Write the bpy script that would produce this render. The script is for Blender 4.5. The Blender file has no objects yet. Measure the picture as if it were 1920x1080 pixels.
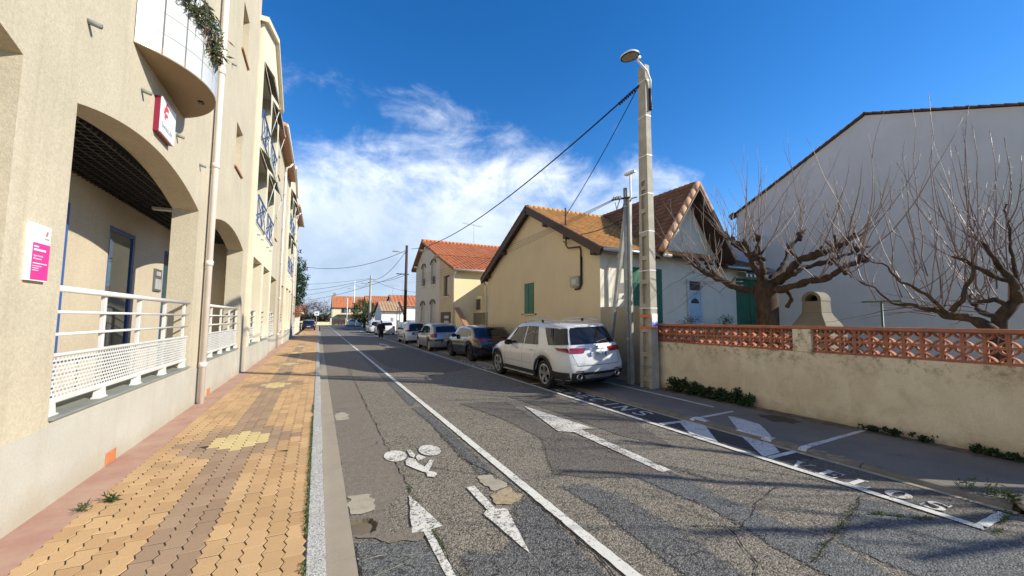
import bpy, bmesh, math, random
import numpy as np
from mathutils import Vector, Matrix, noise
PI = math.pi
scene = bpy.context.scene
COL = scene.collection
random.seed(7)

# ------------------------------------------------------------------ camera, sky, sun
cam = bpy.data.objects.new('camera', bpy.data.cameras.new('camera'))
COL.objects.link(cam)
F = 750.0                                   # focal length in pixels of a 1920 wide frame
Sd = Vector((-363, 56, F)).normalized()     # street direction seen from the camera (x right, y down, z ahead)
Vd = Vector((60, -9656, F)).normalized()    # vertical direction
Xd = Sd.cross(Vd)
def w(v): return Vector((Xd.dot(v), Sd.dot(v), Vd.dot(v)))
cx, cy, cz = w(Vector((1, 0, 0))), w(Vector((0, -1, 0))), w(Vector((0, 0, -1)))
cam.matrix_world = Matrix(((cx.x, cy.x, cz.x, 0), (cx.y, cy.y, cz.y, 0), (cx.z, cy.z, cz.z, 1.8), (0, 0, 0, 1)))
cam.data.sensor_width = 36.0
cam.data.lens = F / 1920 * 36
cam.data.clip_start = 0.05
cam.data.clip_end = 6000
scene.camera = cam

SUN = Vector((1.0, -0.75, 0.69)).normalized()
sl = bpy.data.lights.new('sun', 'SUN')
sl.energy = 4.6
sl.angle = math.radians(0.55)
sl.color = (1.0, 0.945, 0.81)
sun = bpy.data.objects.new('sun', sl)
COL.objects.link(sun)
sun.rotation_euler = SUN.to_track_quat('Z', 'Y').to_euler()
sun.location = SUN * 60

scene.view_settings.view_transform = 'Standard'
scene.view_settings.look = 'None'
scene.view_settings.exposure = 0.50
scene.view_settings.gamma = 1.0
scene.cycles.use_denoising = True
scene.cycles.max_bounces = 6
scene.cycles.diffuse_bounces = 4

wd = bpy.data.worlds.new('World'); scene.world = wd; wd.use_nodes = True
wt = wd.node_tree; wt.nodes.clear()
def wn(t, **k):
    n = wt.nodes.new(t)
    for a, v in k.items(): setattr(n, a, v)
    return n
def wl(a, b): wt.links.new(a, b)
def wmath(op, a, b=None, c=None, clamp=False):
    n = wn('ShaderNodeMath', operation=op); n.use_clamp = clamp
    for i, v in enumerate((a, b, c)):
        if v is None: continue
        if isinstance(v, (int, float)): n.inputs[i].default_value = v
        else: wl(v, n.inputs[i])
    return n.outputs[0]
def wramp(v, stops):
    n = wn('ShaderNodeValToRGB'); el = n.color_ramp.elements
    while len(el) < len(stops): el.new(0.5)
    for e, (p, c) in zip(el, stops): e.position = p; e.color = (c[0], c[1], c[2], 1)
    wl(v, n.inputs[0]); return n.outputs[0]
sky = wn('ShaderNodeTexSky', sky_type='NISHITA')
sky.sun_disc = False
sky.sun_elevation = math.asin(SUN.z)
sky.sun_rotation = math.atan2(SUN.x, SUN.y)
sky.air_density = 0.85; sky.dust_density = 0.1; sky.ozone_density = 2.2; sky.altitude = 100
hs = wn('ShaderNodeHueSaturation'); hs.inputs['Saturation'].default_value = 1.36; hs.inputs['Value'].default_value = 1.10; hs.inputs['Hue'].default_value = 0.506
wl(sky.outputs[0], hs.inputs['Color'])
tc = wn('ShaderNodeTexCoord')
sep = wn('ShaderNodeSeparateXYZ'); wl(tc.outputs['Generated'], sep.inputs[0])
el = wmath('ARCSINE', sep.outputs[2])                       # elevation in radians
def wnoise(scale, detail, rough, mscale, dist=0.0, loc=(0, 0, 0)):
    m = wn('ShaderNodeMapping'); m.inputs['Scale'].default_value = mscale; m.inputs['Location'].default_value = loc
    wl(tc.outputs['Generated'], m.inputs[0])
    n = wn('ShaderNodeTexNoise'); n.inputs['Scale'].default_value = scale; n.inputs['Detail'].default_value = detail
    n.inputs['Roughness'].default_value = rough; n.inputs['Distortion'].default_value = dist
    wl(m.outputs[0], n.inputs['Vector']); return n.outputs['Fac']
big = wnoise(2.3, 3, 0.5, (1, 1, 1.4), 0.0, (3.1, 0.4, 0))
fine = wnoise(4.6, 9, 0.60, (1, 1, 1.7), 0.5, (0.2, 1.7, 5.1))
wisp = wnoise(7.0, 8, 0.66, (0.8, 0.8, 1.0), 1.4, (7.2, 2.0, 1.0))
# a bank of cumulus ahead of the street, breaking into wisps at its top and thinning out sideways
hyp = wmath('SQRT', wmath('SUBTRACT', 1.0001, wmath('MULTIPLY', sep.outputs[2], sep.outputs[2])))
side = wmath('DIVIDE', wmath('ADD', wmath('MULTIPLY', sep.outputs[0], 0.19), wmath('MULTIPLY', sep.outputs[1], 0.98)), hyp)
env = wn('ShaderNodeMapRange', interpolation_type='SMOOTHSTEP'); wl(side, env.inputs[0])
env.inputs[1].default_value = 0.64; env.inputs[2].default_value = 0.86; env.inputs[3].default_value = 0.05; env.inputs[4].default_value = 0.47
top = wmath('ADD', env.outputs[0], wmath('MULTIPLY', wmath('SUBTRACT', big, 0.5), 0.30))
d1 = wmath('SUBTRACT', top, el)
cov = wmath('ADD', wmath('MULTIPLY', d1, 5.0), wmath('MULTIPLY', wmath('SUBTRACT', fine, 0.5), 2.1))
cov = wmath('ADD', cov, wmath('MULTIPLY', wmath('SUBTRACT', wisp, 0.5), 0.9))
cov = wmath('MULTIPLY', cov, 0.85, clamp=True)
smooth = wn('ShaderNodeMapRange', interpolation_type='SMOOTHSTEP'); wl(cov, smooth.inputs[0])
smooth.inputs[1].default_value = 0.0; smooth.inputs[2].default_value = 1.0
mask = wmath('MULTIPLY', smooth.outputs[0], 0.95)
# cloud tone: sunlit tops over a blue-grey rain base with paler banks
tone = wmath('ADD', wmath('MULTIPLY', el, 2.0), wmath('MULTIPLY', wmath('SUBTRACT', fine, 0.5), 1.15))
tone = wmath('ADD', tone, wmath('MULTIPLY', wmath('SUBTRACT', wisp, 0.5), 0.6))
ccol = wramp(tone, [(0.0, (2.7, 3.4, 4.4)), (0.26, (3.3, 4.0, 5.0)), (0.55, (4.4, 5.0, 5.8)), (0.90, (6.4, 6.7, 7.0))])
mix = wn('ShaderNodeMixRGB'); wl(mask, mix.inputs[0]); wl(hs.outputs[0], mix.inputs[1]); wl(ccol, mix.inputs[2])
bg = wn('ShaderNodeBackground'); bg.inputs['Strength'].default_value = 0.14
wl(mix.outputs[0], bg.inputs['Color'])
wo = wn('ShaderNodeOutputWorld'); wl(bg.outputs[0], wo.inputs['Surface'])

# ------------------------------------------------------------------ materials
MATS = {}
def srgb(r, g, b):
    f = lambda c: (c / 255 / 12.92) if c / 255 <= 0.04045 else ((c / 255 + 0.055) / 1.055) ** 2.4
    return (f(r), f(g), f(b))
class NT:
    def __init__(s, name):
        s.m = bpy.data.materials.new(name); s.m.use_nodes = True
        s.t = s.m.node_tree; s.b = s.t.nodes['Principled BSDF']; MATS[name] = s.m
        s.co = s.t.nodes.new('ShaderNodeTexCoord').outputs['Object']
        g = s.t.nodes.new('ShaderNodeNewGeometry'); s.pos = g.outputs['Position']; s.nrm = g.outputs['Normal']
        s.rnd = s.t.nodes.new('ShaderNodeObjectInfo').outputs['Random']
    def n(s, t, **k):
        x = s.t.nodes.new(t)
        for a, v in k.items(): setattr(x, a, v)
        return x
    def l(s, a, b): s.t.links.new(a, b)
    def put(s, sock, v):
        if isinstance(v, (int, float)): sock.default_value = v
        elif isinstance(v, tuple): sock.default_value = (v + (1,))[:len(sock.default_value)] if len(v) == 3 else v
        else: s.l(v, sock)
    def math(s, op, a, b=0.0, clamp=False):
        x = s.n('ShaderNodeMath', operation=op); x.use_clamp = clamp
        s.put(x.inputs[0], a); s.put(x.inputs[1], b); return x.outputs[0]
    def noise(s, scale, detail=4, rough=0.55, dist=0.0, vec=None, stretch=None):
        v = vec if vec is not None else s.pos
        if stretch:
            m = s.n('ShaderNodeMapping'); m.inputs['Scale'].default_value = stretch; s.l(v, m.inputs[0]); v = m.outputs[0]
        x = s.n('ShaderNodeTexNoise'); x.inputs['Scale'].default_value = scale; x.inputs['Detail'].default_value = detail
        x.inputs['Roughness'].default_value = rough; x.inputs['Distortion'].default_value = dist
        s.l(v, x.inputs['Vector']); return x.outputs['Fac']
    def voro(s, scale, feature='F1', vec=None, out='Distance', rnd=1.0):
        x = s.n('ShaderNodeTexVoronoi', feature=feature); x.inputs['Scale'].default_value = scale
        x.inputs['Randomness'].default_value = rnd
        s.l(vec if vec is not None else s.pos, x.inputs['Vector']); return x.outputs[out]
    def ramp(s, v, stops, interp='LINEAR'):
        x = s.n('ShaderNodeValToRGB'); x.color_ramp.interpolation = interp; el = x.color_ramp.elements
        while len(el) < len(stops): el.new(0.5)
        for e, (p, c) in zip(el, stops):
            e.position = p; e.color = (c, c, c, 1) if isinstance(c, (int, float)) else (c[0], c[1], c[2], 1)
        s.put(x.inputs[0], v); return x.outputs[0]
    def mix(s, f, a, b, mode='MIX'):
        x = s.n('ShaderNodeMixRGB', blend_type=mode)
        s.put(x.inputs[0], f); s.put(x.inputs[1], a); s.put(x.inputs[2], b); return x.outputs[0]
    def bump(s, h, strength=0.3, dist=0.01):
        x = s.n('ShaderNodeBump'); x.inputs['Strength'].default_value = strength; x.inputs['Distance'].default_value = dist
        s.l(h, x.inputs['Height']); s.l(x.outputs[0], s.b.inputs['Normal'])
    def out(s, col, rough=0.8, metal=0.0, **k):
        s.put(s.b.inputs['Base Color'], col); s.put(s.b.inputs['Roughness'], rough); s.put(s.b.inputs['Metallic'], metal)
        for a, v in k.items(): s.put(s.b.inputs[a.replace('_', ' ')], v)
        return s.m
def simple(name, col, rough=0.7, metal=0.0, var=0.12, scale=6.0, bump=0.0, bscale=60.0, **k):
    s = NT(name)
    f = s.noise(scale, 5, 0.6)
    c = s.mix(1.0, col, s.ramp(f, [(0.25, 1 - var), (0.75, 1 + var)]), 'MULTIPLY')
    if bump: s.bump(s.noise(bscale, 4, 0.6), bump, 0.004)
    return s.out(c, rough, metal, **k)
def render_wall(name, col, grain=60.0, gb=0.4, streak=0.18, dirt=None, blot=0.12, gmix=0.12, splash=0.0):
    """roughcast or rendered wall: grain, soft blotches and vertical run-off stains"""
    s = NT(name)
    c = s.mix(1.0, col, s.ramp(s.noise(0.9, 5, 0.6), [(0.25, 1 - blot), (0.75, 1 + blot)]), 'MULTIPLY')
    st = s.noise(1.0, 5, 0.65, 0.0, stretch=(5, 5, 0.35))
    c = s.mix(s.ramp(st, [(0.52, 0.0), (0.8, streak)]), c, dirt or tuple(x * 0.45 for x in col))
    if splash:
        zz = s.n('ShaderNodeSeparateXYZ'); s.l(s.pos, zz.inputs[0]); hgt = s.math('ADD', zz.outputs[2], s.math('MULTIPLY', s.noise(2.2, 5, 0.7), 0.55))
        c = s.mix(s.math('MULTIPLY', s.ramp(hgt, [(0.34, 1.0), (0.60, 0.0)]), splash), c, dirt or tuple(x * 0.4 for x in col))
    gr = s.noise(grain, 3, 0.7)
    if gb > 0.75: gr = s.math('ADD', s.math('MULTIPLY', gr, 0.72), s.math('MULTIPLY', s.ramp(s.noise(grain * 0.6, 3, 0.7, 0.6), [(0.36, 0.0), (0.66, 1.0)]), 0.28))
    c = s.mix(1.0, c, s.ramp(gr, [(0.3, 1 - gmix), (0.7, 1 + gmix)]), 'MULTIPLY')
    if gb: s.bump(gr, gb * 0.6, 0.007)
    return s.out(c, 0.92)
def paint(name, col, rough=0.28, metal=0.0, coat=0.6):
    s = NT(name)
    f = s.noise(2.2, 4, 0.6)
    c = s.mix(s.ramp(f, [(0.45, 0.0), (0.9, 0.10)]), col, (0.24, 0.2, 0.15))
    return s.out(c, s.ramp(f, [(0.3, rough * 0.85), (0.8, rough * 1.25)]), metal, Coat_Weight=coat, Coat_Roughness=0.05)

WHITE = simple('white_paint', (0.78, 0.78, 0.76), 0.45, var=0.06)
RAILW = simple('white_enamel', (0.64, 0.635, 0.60), 0.35, var=0.08, scale=3)
BLUE = simple('blue_paint', (0.035, 0.10, 0.30), 0.4, var=0.15)
GREEN = simple('green_shutter_paint', (0.008, 0.115, 0.062), 0.5, var=0.2, scale=4, bump=0.1, bscale=20)
PIPE = simple('cream_pipe', (0.70, 0.62, 0.55), 0.45, var=0.1, scale=2)
BROWNWOOD = simple('brown_wood', (0.055, 0.030, 0.020), 0.65, var=0.3, scale=9, bump=0.3, bscale=40)
DARKMETAL = simple('dark_metal', (0.02, 0.02, 0.021), 0.5, var=0.2)
BLACK = simple('black_rubber', (0.012, 0.012, 0.013), 0.75, var=0.2)
ZINC = simple('zinc', (0.42, 0.43, 0.43), 0.42, 0.7, var=0.15, scale=4)
CABLE = simple('cable_black', (0.008, 0.008, 0.014), 0.6, var=0.1)
TERRA = simple('terracotta', (0.52, 0.19, 0.075), 0.8, var=0.22, scale=8, bump=0.25, bscale=80)
TERRADARK = simple('terracotta_block', (0.42, 0.165, 0.092), 0.85, var=0.25, scale=7, bump=0.3, bscale=90)
CONC = NT('pole_concrete')
_c = CONC.mix(CONC.ramp(CONC.noise(2.5, 6, 0.65), [(0.35, 0.0), (0.75, 1.0)]), (0.46, 0.42, 0.34), (0.30, 0.27, 0.21))
_c = CONC.mix(1.0, _c, CONC.ramp(CONC.noise(70, 2, 0.6), [(0.3, 0.85), (0.7, 1.12)]), 'MULTIPLY')
CONC.bump(CONC.noise(70, 3, 0.6), 0.25, 0.005); CONC = CONC.out(_c, 0.9)
def glass(name, col=(0.02, 0.03, 0.035), rough=0.03, spec=0.6):
    s = NT(name); return s.out(s.mix(s.ramp(s.noise(3, 3), [(0.3, 0.0), (0.8, 1.0)]), col, tuple(x * 1.5 for x in col)), rough, 0.0, Specular_IOR_Level=spec)
GLASS = glass('window_glass', (0.035, 0.07, 0.075))
CARGLASS = glass('car_glass', (0.010, 0.012, 0.016), 0.02, 0.42)
FARGLASS = glass('dark_far_glass', (0.03, 0.035, 0.045), 0.08)

# ------------------------------------------------------------------ mesh helpers
class MB:
    def __init__(s): s.v = []; s.f = []
    def add(s, vs, fs):
        o = len(s.v); s.v += [tuple(p) for p in vs]; s.f += [tuple(i + o for i in f) for f in fs]; return s
    def box(s, x0, x1, y0, y1, z0, z1):
        return s.add([(x0, y0, z0), (x1, y0, z0), (x1, y1, z0), (x0, y1, z0), (x0, y0, z1), (x1, y0, z1), (x1, y1, z1), (x0, y1, z1)],
                     [(0, 3, 2, 1), (4, 5, 6, 7), (0, 1, 5, 4), (1, 2, 6, 5), (2, 3, 7, 6), (3, 0, 4, 7)])
    def beam(s, a, b, wx, wz, up=(0, 0, 1)):
        """rectangular bar from a to b"""
        a, b = Vector(a), Vector(b); d = (b - a).normalized(); u = Vector(up)
        r = d.cross(u)
        if r.length < 1e-4: r = Vector((1, 0, 0))
        r.normalize(); u = r.cross(d).normalized(); r *= wx / 2; u *= wz / 2
        return s.add([a - r - u, a + r - u, a + r + u, a - r + u, b - r - u, b + r - u, b + r + u, b - r + u],
                     [(0, 3, 2, 1), (4, 5, 6, 7), (0, 1, 5, 4), (1, 2, 6, 5), (2, 3, 7, 6), (3, 0, 4, 7)])
    def tube(s, pts, rad, n=8, cap=True):
        pts = [Vector(p) for p in pts]; m = len(pts)
        rads = rad if isinstance(rad, (list, tuple)) else [rad] * m
        rings = []; prev = None
        for i, p in enumerate(pts):
            d = (pts[min(i + 1, m - 1)] - pts[max(i - 1, 0)]); d = d.normalized() if d.length > 1e-9 else Vector((0, 0, 1))
            if prev is None:
                r = d.cross(Vector((0, 0, 1)))
                if r.length < 1e-3: r = d.cross(Vector((0, 1, 0)))
            else: r = prev - d * prev.dot(d)
            if r.length < 1e-6: r = d.orthogonal()
            r.normalize(); prev = r; q = d.cross(r)
            rings.append([p + (r * math.cos(2 * PI * k / n) + q * math.sin(2 * PI * k / n)) * rads[i] for k in range(n)])
        vs = [v for r in rings for v in r]; fs = []
        for i in range(m - 1):
            for k in range(n): fs.append((i * n + k, i * n + (k + 1) % n, (i + 1) * n + (k + 1) % n, (i + 1) * n + k))
        if cap: fs.append(tuple(range(n - 1, -1, -1))); fs.append(tuple((m - 1) * n + k for k in range(n)))
        return s.add(vs, fs)
    def prism(s, poly, axis, a, b):
        """extrude a 2D polygon along an axis from a to b; poly gives the other two coordinates in xyz order"""
        def mk(p, t):
            return (t, p[0], p[1]) if axis == 'x' else (p[0], t, p[1]) if axis == 'y' else (p[0], p[1], t)
        n = len(poly); vs = [mk(p, a) for p in poly] + [mk(p, b) for p in poly]
        return s.add(vs, [tuple(range(n - 1, -1, -1)), tuple(range(n, 2 * n))] + [(i, (i + 1) % n, n + (i + 1) % n, n + i) for i in range(n)])
    def lathe(s, prof, n=24, axis='z', c=(0, 0, 0)):
        vs = []; m = len(prof)
        for k in range(n):
            t = 2 * PI * k / n
            for r, h in prof:
                x, y = r * math.cos(t), r * math.sin(t)
                vs.append((c[0] + x, c[1] + y, c[2] + h) if axis == 'z' else (c[0] + h, c[1] + x, c[2] + y) if axis == 'x' else (c[0] + x, c[1] + h, c[2] + y))
        fs = [(k * m + i, ((k + 1) % n) * m + i, ((k + 1) % n) * m + i + 1, k * m + i + 1) for k in range(n) for i in range(m - 1)]
        return s.add(vs, fs)
    def mesh(s, name, smooth=False, recalc=True):
        me = bpy.data.meshes.new(name); me.from_pydata(s.v, [], s.f); me.validate()
        if recalc:
            bm = bmesh.new(); bm.from_mesh(me); bmesh.ops.recalc_face_normals(bm, faces=bm.faces[:]); bm.to_mesh(me); bm.free()
        if smooth: me.polygons.foreach_set('use_smooth', [True] * len(me.polygons))
        me.update(); return me
    def build(s, name, mat, parent=None, smooth=False, recalc=True, bevel=0.0, auto=None):
        o = bpy.data.objects.new(name, s.mesh(name, smooth, recalc)); COL.objects.link(o)
        if mat: o.data.materials.append(mat)
        if bevel:
            b = o.modifiers.new('bevel', 'BEVEL'); b.width = bevel; b.segments = 2; b.limit_method = 'ANGLE'; b.angle_limit = math.radians(40)
        if auto: edge_smooth(o.data, auto)
        attach(o, parent); return o
def edge_smooth(me, deg):
    bm = bmesh.new(); bm.from_mesh(me); a = math.radians(deg)
    for f in bm.faces: f.smooth = True
    for e in bm.edges: e.smooth = len(e.link_faces) == 2 and e.calc_face_angle(3.0) < a
    bm.to_mesh(me); bm.free()
def attach(o, parent):
    if parent is not None:
        o.parent = parent
        if parent.parent is None and parent.type == 'EMPTY':
            o.matrix_parent_inverse = parent.matrix_basis.inverted()
def thing(name, label, cat, loc=(0, 0, 0), group=None):
    o = bpy.data.objects.new(name, None); COL.objects.link(o); o.location = loc; o.empty_display_size = 0.3
    return tag(o, label, cat, group)
def tag(o, label, cat, group=None):
    o['label'] = label; o['category'] = cat
    if group: o['group'] = group
    return o
def struct(o): o['kind'] = 'structure'; return o
def place(name, me, parent, loc=(0, 0, 0), rot=(0, 0, 0), mat=None, scale=None):
    """one more object that shares a mesh"""
    o = bpy.data.objects.new(name, me); COL.objects.link(o); o.location = loc; o.rotation_euler = rot
    if scale: o.scale = scale
    attach(o, parent); return o
def bx(name, dims, mat, parent, bevel=0.0): return MB().box(*dims).build(name, mat, parent, bevel=bevel)
def lerp(a, b, t): return a + (b - a) * t
def interp(tab, x):
    if x <= tab[0][0]: return tab[0][1]
    for (x0, y0), (x1, y1) in zip(tab, tab[1:]):
        if x <= x1: return y0 + (y1 - y0) * (x - x0) / (x1 - x0 + 1e-12)
    return tab[-1][1]
def rn(a, b): return random.uniform(a, b)
def label_text(name, body, size, mat, parent, mtx, extrude=0.001, align='LEFT'):
    """lettering as a flat mesh; mtx places it (x = reading direction, y = up)"""
    cu = bpy.data.curves.new(name, 'FONT'); cu.body = body; cu.size = size; cu.extrude = extrude; cu.align_x = align
    cu.resolution_u = 3
    to = bpy.data.objects.new('tmp', cu); COL.objects.link(to)
    me = bpy.data.meshes.new_from_object(to.evaluated_get(bpy.context.evaluated_depsgraph_get()))
    bpy.data.objects.remove(to); me.name = name; me.materials.clear(); me.materials.append(mat)
    me.transform(mtx)
    o = bpy.data.objects.new(name, me); COL.objects.link(o); attach(o, parent); return o
def frame(origin, xdir, ydir):
    x, y = Vector(xdir).normalized(), Vector(ydir).normalized(); z = x.cross(y)
    return Matrix(((x.x, y.x, z.x, origin[0]), (x.y, y.y, z.y, origin[1]), (x.z, y.z, z.z, origin[2]), (0, 0, 0, 1)))

# ------------------------------------------------------------------ ground, road, pavements
def asphalt(name, base, speck=0.5, pebble=85.0, crack=0.0, cscale=2.2, tint=(0.5, 0.42, 0.33), rough=0.88, wear=0.25, bump=0.55, cw=1.0, gscale=0.9, fade=False):
    s = NT(name)
    c = s.mix(s.ramp(s.noise(1.3, 6, 0.65, 0.4), [(0.35, 0.0), (0.72, wear)]), base, tuple(x * 1.7 for x in base))
    c = s.mix(s.ramp(s.noise(3.6, 5, 0.7), [(0.55, 0.0), (0.78, 0.35)]), c, tuple(x * 0.5 for x in base))
    peb = s.voro(pebble, 'F1', out='Color')
    bwn = s.n('ShaderNodeRGBToBW'); s.l(peb, bwn.inputs[0])
    pf = s.ramp(bwn.outputs[0], [(0.15, 0.0), (0.5, 0.35), (0.85, 1.0)])
    c = s.mix(s.math('MULTIPLY', pf, speck), c, tint)
    dk = s.ramp(bwn.outputs[0], [(0.18, 1.0), (0.34, 0.0)])
    c = s.mix(s.math('MULTIPLY', dk, speck * 1.1, True), c, tuple(x * 0.30 for x in base))
    c = s.mix(1.0, c, s.ramp(s.noise(22, 4, 0.75), [(0.3, 0.78), (0.7, 1.24)]), 'MULTIPLY')
    dist = s.voro(pebble, 'F1')
    h = s.math('SUBTRACT', 0.0, dist)
    if crack:
        warp = s.n('ShaderNodeVectorMath', operation='ADD')
        nz = s.n('ShaderNodeTexNoise'); nz.inputs['Scale'].default_value = 5.0; nz.inputs['Detail'].default_value = 5; s.l(s.pos, nz.inputs['Vector'])
        sc = s.n('ShaderNodeVectorMath', operation='SCALE'); sc.inputs['Scale'].default_value = 0.28; s.l(nz.outputs['Color'], sc.inputs[0])
        s.l(s.pos, warp.inputs[0]); s.l(sc.outputs[0], warp.inputs[1])
        e = s.voro(cscale, 'DISTANCE_TO_EDGE', warp.outputs[0])
        line = s.ramp(e, [(0.0, 1.0), (0.006 * cw, 1.0), (0.013 * cw, 0.0)])
        gate = s.ramp(s.noise(gscale, 4, 0.6), [(0.60 - crack * 0.25, 0.0), (0.68 - crack * 0.25, 1.0)])
        m = s.math('MULTIPLY', line, gate)
        c = s.mix(s.math('MULTIPLY', m, 0.85), c, (0.018, 0.016, 0.014))
        h = s.math('SUBTRACT', h, s.math('MULTIPLY', m, 1.6))
    s.bump(h, bump, 0.012)
    s.out(c, rough)
    if fade:   # worn, crumbling rim of a repair
        at_ = s.n('ShaderNodeAttribute'); at_.attribute_name = 'rim'
        k = s.math('ADD', at_.outputs['Fac'], s.math('MULTIPLY', s.math('SUBTRACT', s.noise(26, 6, 0.8), 0.5), 1.7))
        tr = s.n('ShaderNodeBsdfTransparent'); mx = s.n('ShaderNodeMixShader'); s.l(s.ramp(k, [(0.44, 0.0), (0.56, 1.0)]), mx.inputs[0])
        s.l(tr.outputs[0], mx.inputs[1]); s.l(s.b.outputs[0], mx.inputs[2]); s.l(mx.outputs[0], s.t.nodes['Material Output'].inputs[0])
    return s.m
ROAD = asphalt('road_aggregate', (0.092, 0.079, 0.063), 0.58, 78, 0.55, 3.6, (0.46, 0.395, 0.30), wear=0.5, cw=0.9)
ROADSMOOTH = asphalt('lane_edge_asphalt', (0.132, 0.111, 0.086), 0.28, 140, 0.05, 1.6, bump=0.3)
BITUMEN = asphalt('dark_bitumen', (0.046, 0.050, 0.056), 0.42, 85, 0.9, 6.5, (0.42, 0.38, 0.31), 0.8, cw=2.2, fade=True)
BITUMEN2 = asphalt('grey_bitumen', (0.060, 0.064, 0.068), 0.40, 85, 0.6, 5.0, (0.40, 0.38, 0.33), 0.8, cw=1.6, fade=True)
DARKPATCH = asphalt('dark_patch_asphalt', (0.058, 0.052, 0.045), 0.34, 90, 0.3, 2.5, fade=True)
NEWTAR = asphalt('new_black_tarmac', (0.026, 0.026, 0.031), 0.12, 150, 0.0, bump=0.35, wear=0.5)
DARKROAD = asphalt('worn_dark_asphalt', (0.055, 0.050, 0.043), 0.34, 90, 0.15, 2.5)
PAVE = NT('right_pavement_asphalt')
_c = PAVE.mix(PAVE.ramp(PAVE.noise(0.9, 6, 0.65), [(0.3, 0.0), (0.7, 1.0)]), (0.135, 0.122, 0.105), (0.21, 0.185, 0.15))
_c = PAVE.mix(PAVE.ramp(PAVE.noise(2.4, 6, 0.7), [(0.58, 0.0), (0.75, 0.6)]), _c, (0.08, 0.068, 0.055))
_c = PAVE.mix(1.0, _c, PAVE.ramp(PAVE.noise(120, 2, 0.7), [(0.3, 0.75), (0.7, 1.25)]), 'MULTIPLY')
PAVE.bump(PAVE.noise(90, 3, 0.7), 0.4, 0.008); PAVE = PAVE.out(_c, 0.9)
CREAMCON = simple('cream_concrete_patch', (0.36, 0.315, 0.235), 0.9, var=0.25, scale=9, bump=0.5, bscale=50)
SANDY = simple('sandy_rubble', (0.33, 0.26, 0.16), 0.95, var=0.45, scale=22, bump=0.9, bscale=60)
SOIL = simple('pothole_soil', (0.13, 0.105, 0.055), 0.95, var=0.5, scale=18, bump=0.9, bscale=45)
PINK = NT('pink_concrete')
_c = PINK.mix(PINK.ramp(PINK.noise(2.2, 6, 0.7), [(0.35, 0.0), (0.7, 1.0)]), (0.40, 0.215, 0.155), (0.49, 0.32, 0.22))
_c = PINK.mix(PINK.ramp(PINK.noise(7, 5, 0.7), [(0.6, 0.0), (0.8, 0.5)]), _c, (0.28, 0.18, 0.13))
PINK.bump(PINK.noise(60, 3, 0.6), 0.3, 0.006); PINK = PINK.out(_c, 0.92)
GUTTER = NT('gutter_concrete')
_c = GUTTER.mix(GUTTER.ramp(GUTTER.noise(1.6, 6, 0.65), [(0.3, 0.0), (0.75, 1.0)]), (0.30, 0.25, 0.185), (0.37, 0.31, 0.235))
_c = GUTTER.mix(1.0, _c, GUTTER.ramp(GUTTER.noise(110, 2, 0.6), [(0.3, 0.88), (0.7, 1.1)]), 'MULTIPLY')
GUTTER.bump(GUTTER.noise(110, 3, 0.6), 0.2, 0.004); GUTTER = GUTTER.out(_c, 0.9)
KERB = NT('granite_kerb')
_v = KERB.voro(150, 'F1', out='Color'); _b = KERB.n('ShaderNodeRGBToBW'); KERB.l(_v, _b.inputs[0])
_c = KERB.ramp(_b.outputs[0], [(0.2, (0.14, 0.14, 0.135)), (0.45, (0.42, 0.41, 0.38)), (0.7, (0.62, 0.60, 0.55))])
_c = KERB.mix(KERB.ramp(KERB.noise(1.2, 4, 0.6), [(0.4, 0.0), (0.8, 0.35)]), _c, (0.30, 0.27, 0.22))
KERB.bump(KERB.voro(150), 0.25, 0.004); KERB = KERB.out(_c, 0.85)
KERB2 = simple('worn_concrete_kerb', (0.195, 0.165, 0.118), 0.92, var=0.3, scale=5, bump=0.5, bscale=70)
def paver_mat(name, a, b):
    s = NT(name)
    g = s.n('ShaderNodeNewGeometry'); r = s.math('FRACT', s.math('ADD', s.rnd, g.outputs['Random Per Island']))
    c = s.mix(r, a, b)
    c = s.mix(s.ramp(s.noise(1.1, 5, 0.6), [(0.45, 0.0), (0.75, 0.35)]), c, (0.30, 0.20, 0.11))
    c = s.mix(s.ramp(s.noise(16, 4, 0.7), [(0.66, 0.0), (0.8, 0.55)]), c, (0.16, 0.11, 0.07))
    c = s.mix(1.0, c, s.ramp(s.noise(140, 2, 0.6), [(0.3, 0.86), (0.7, 1.14)]), 'MULTIPLY')
    s.bump(s.noise(140, 3, 0.6), 0.3, 0.004)
    return s.out(c, 0.9)
OCHRE = paver_mat('ochre_paver', (0.46, 0.275, 0.125), (0.59, 0.375, 0.180))
GREYP = paver_mat('greybrown_paver', (0.30, 0.195, 0.115), (0.39, 0.262, 0.160))
YELP = paver_mat('pale_yellow_paver', (0.60, 0.46, 0.20), (0.66, 0.51, 0.24))
JOINT = simple('sandy_joint', (0.035, 0.026, 0.016), 0.95, var=0.4, scale=30)
def markmat(name, col, worn, under):
    s = NT(name)
    n1 = s.noise(38, 5, 0.75); n2 = s.noise(3.0, 4, 0.6)
    m = s.ramp(s.math('ADD', n1, s.math('MULTIPLY', s.math('SUBTRACT', n2, 0.5), 0.35)), [(0.60 - worn, 0.0), (0.66 - worn * 0.8, 1.0)])
    c = s.mix(m, col, under)
    c = s.mix(s.ramp(s.noise(7, 5, 0.7), [(0.5, 0.0), (0.8, 0.25)]), c, (0.35, 0.31, 0.26))
    s.bump(s.voro(95), -0.3, 0.008)
    return s.out(c, 0.75)
MARK = markmat('road_paint', (0.66, 0.64, 0.57), 0.035, (0.17, 0.14, 0.11))
MARKWORN = markmat('worn_road_paint', (0.66, 0.63, 0.56), 0.10, (0.15, 0.12, 0.10))
MARKGREY = markmat('dusty_road_paint', (0.60, 0.59, 0.56), 0.05, (0.13, 0.12, 0.11))

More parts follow.
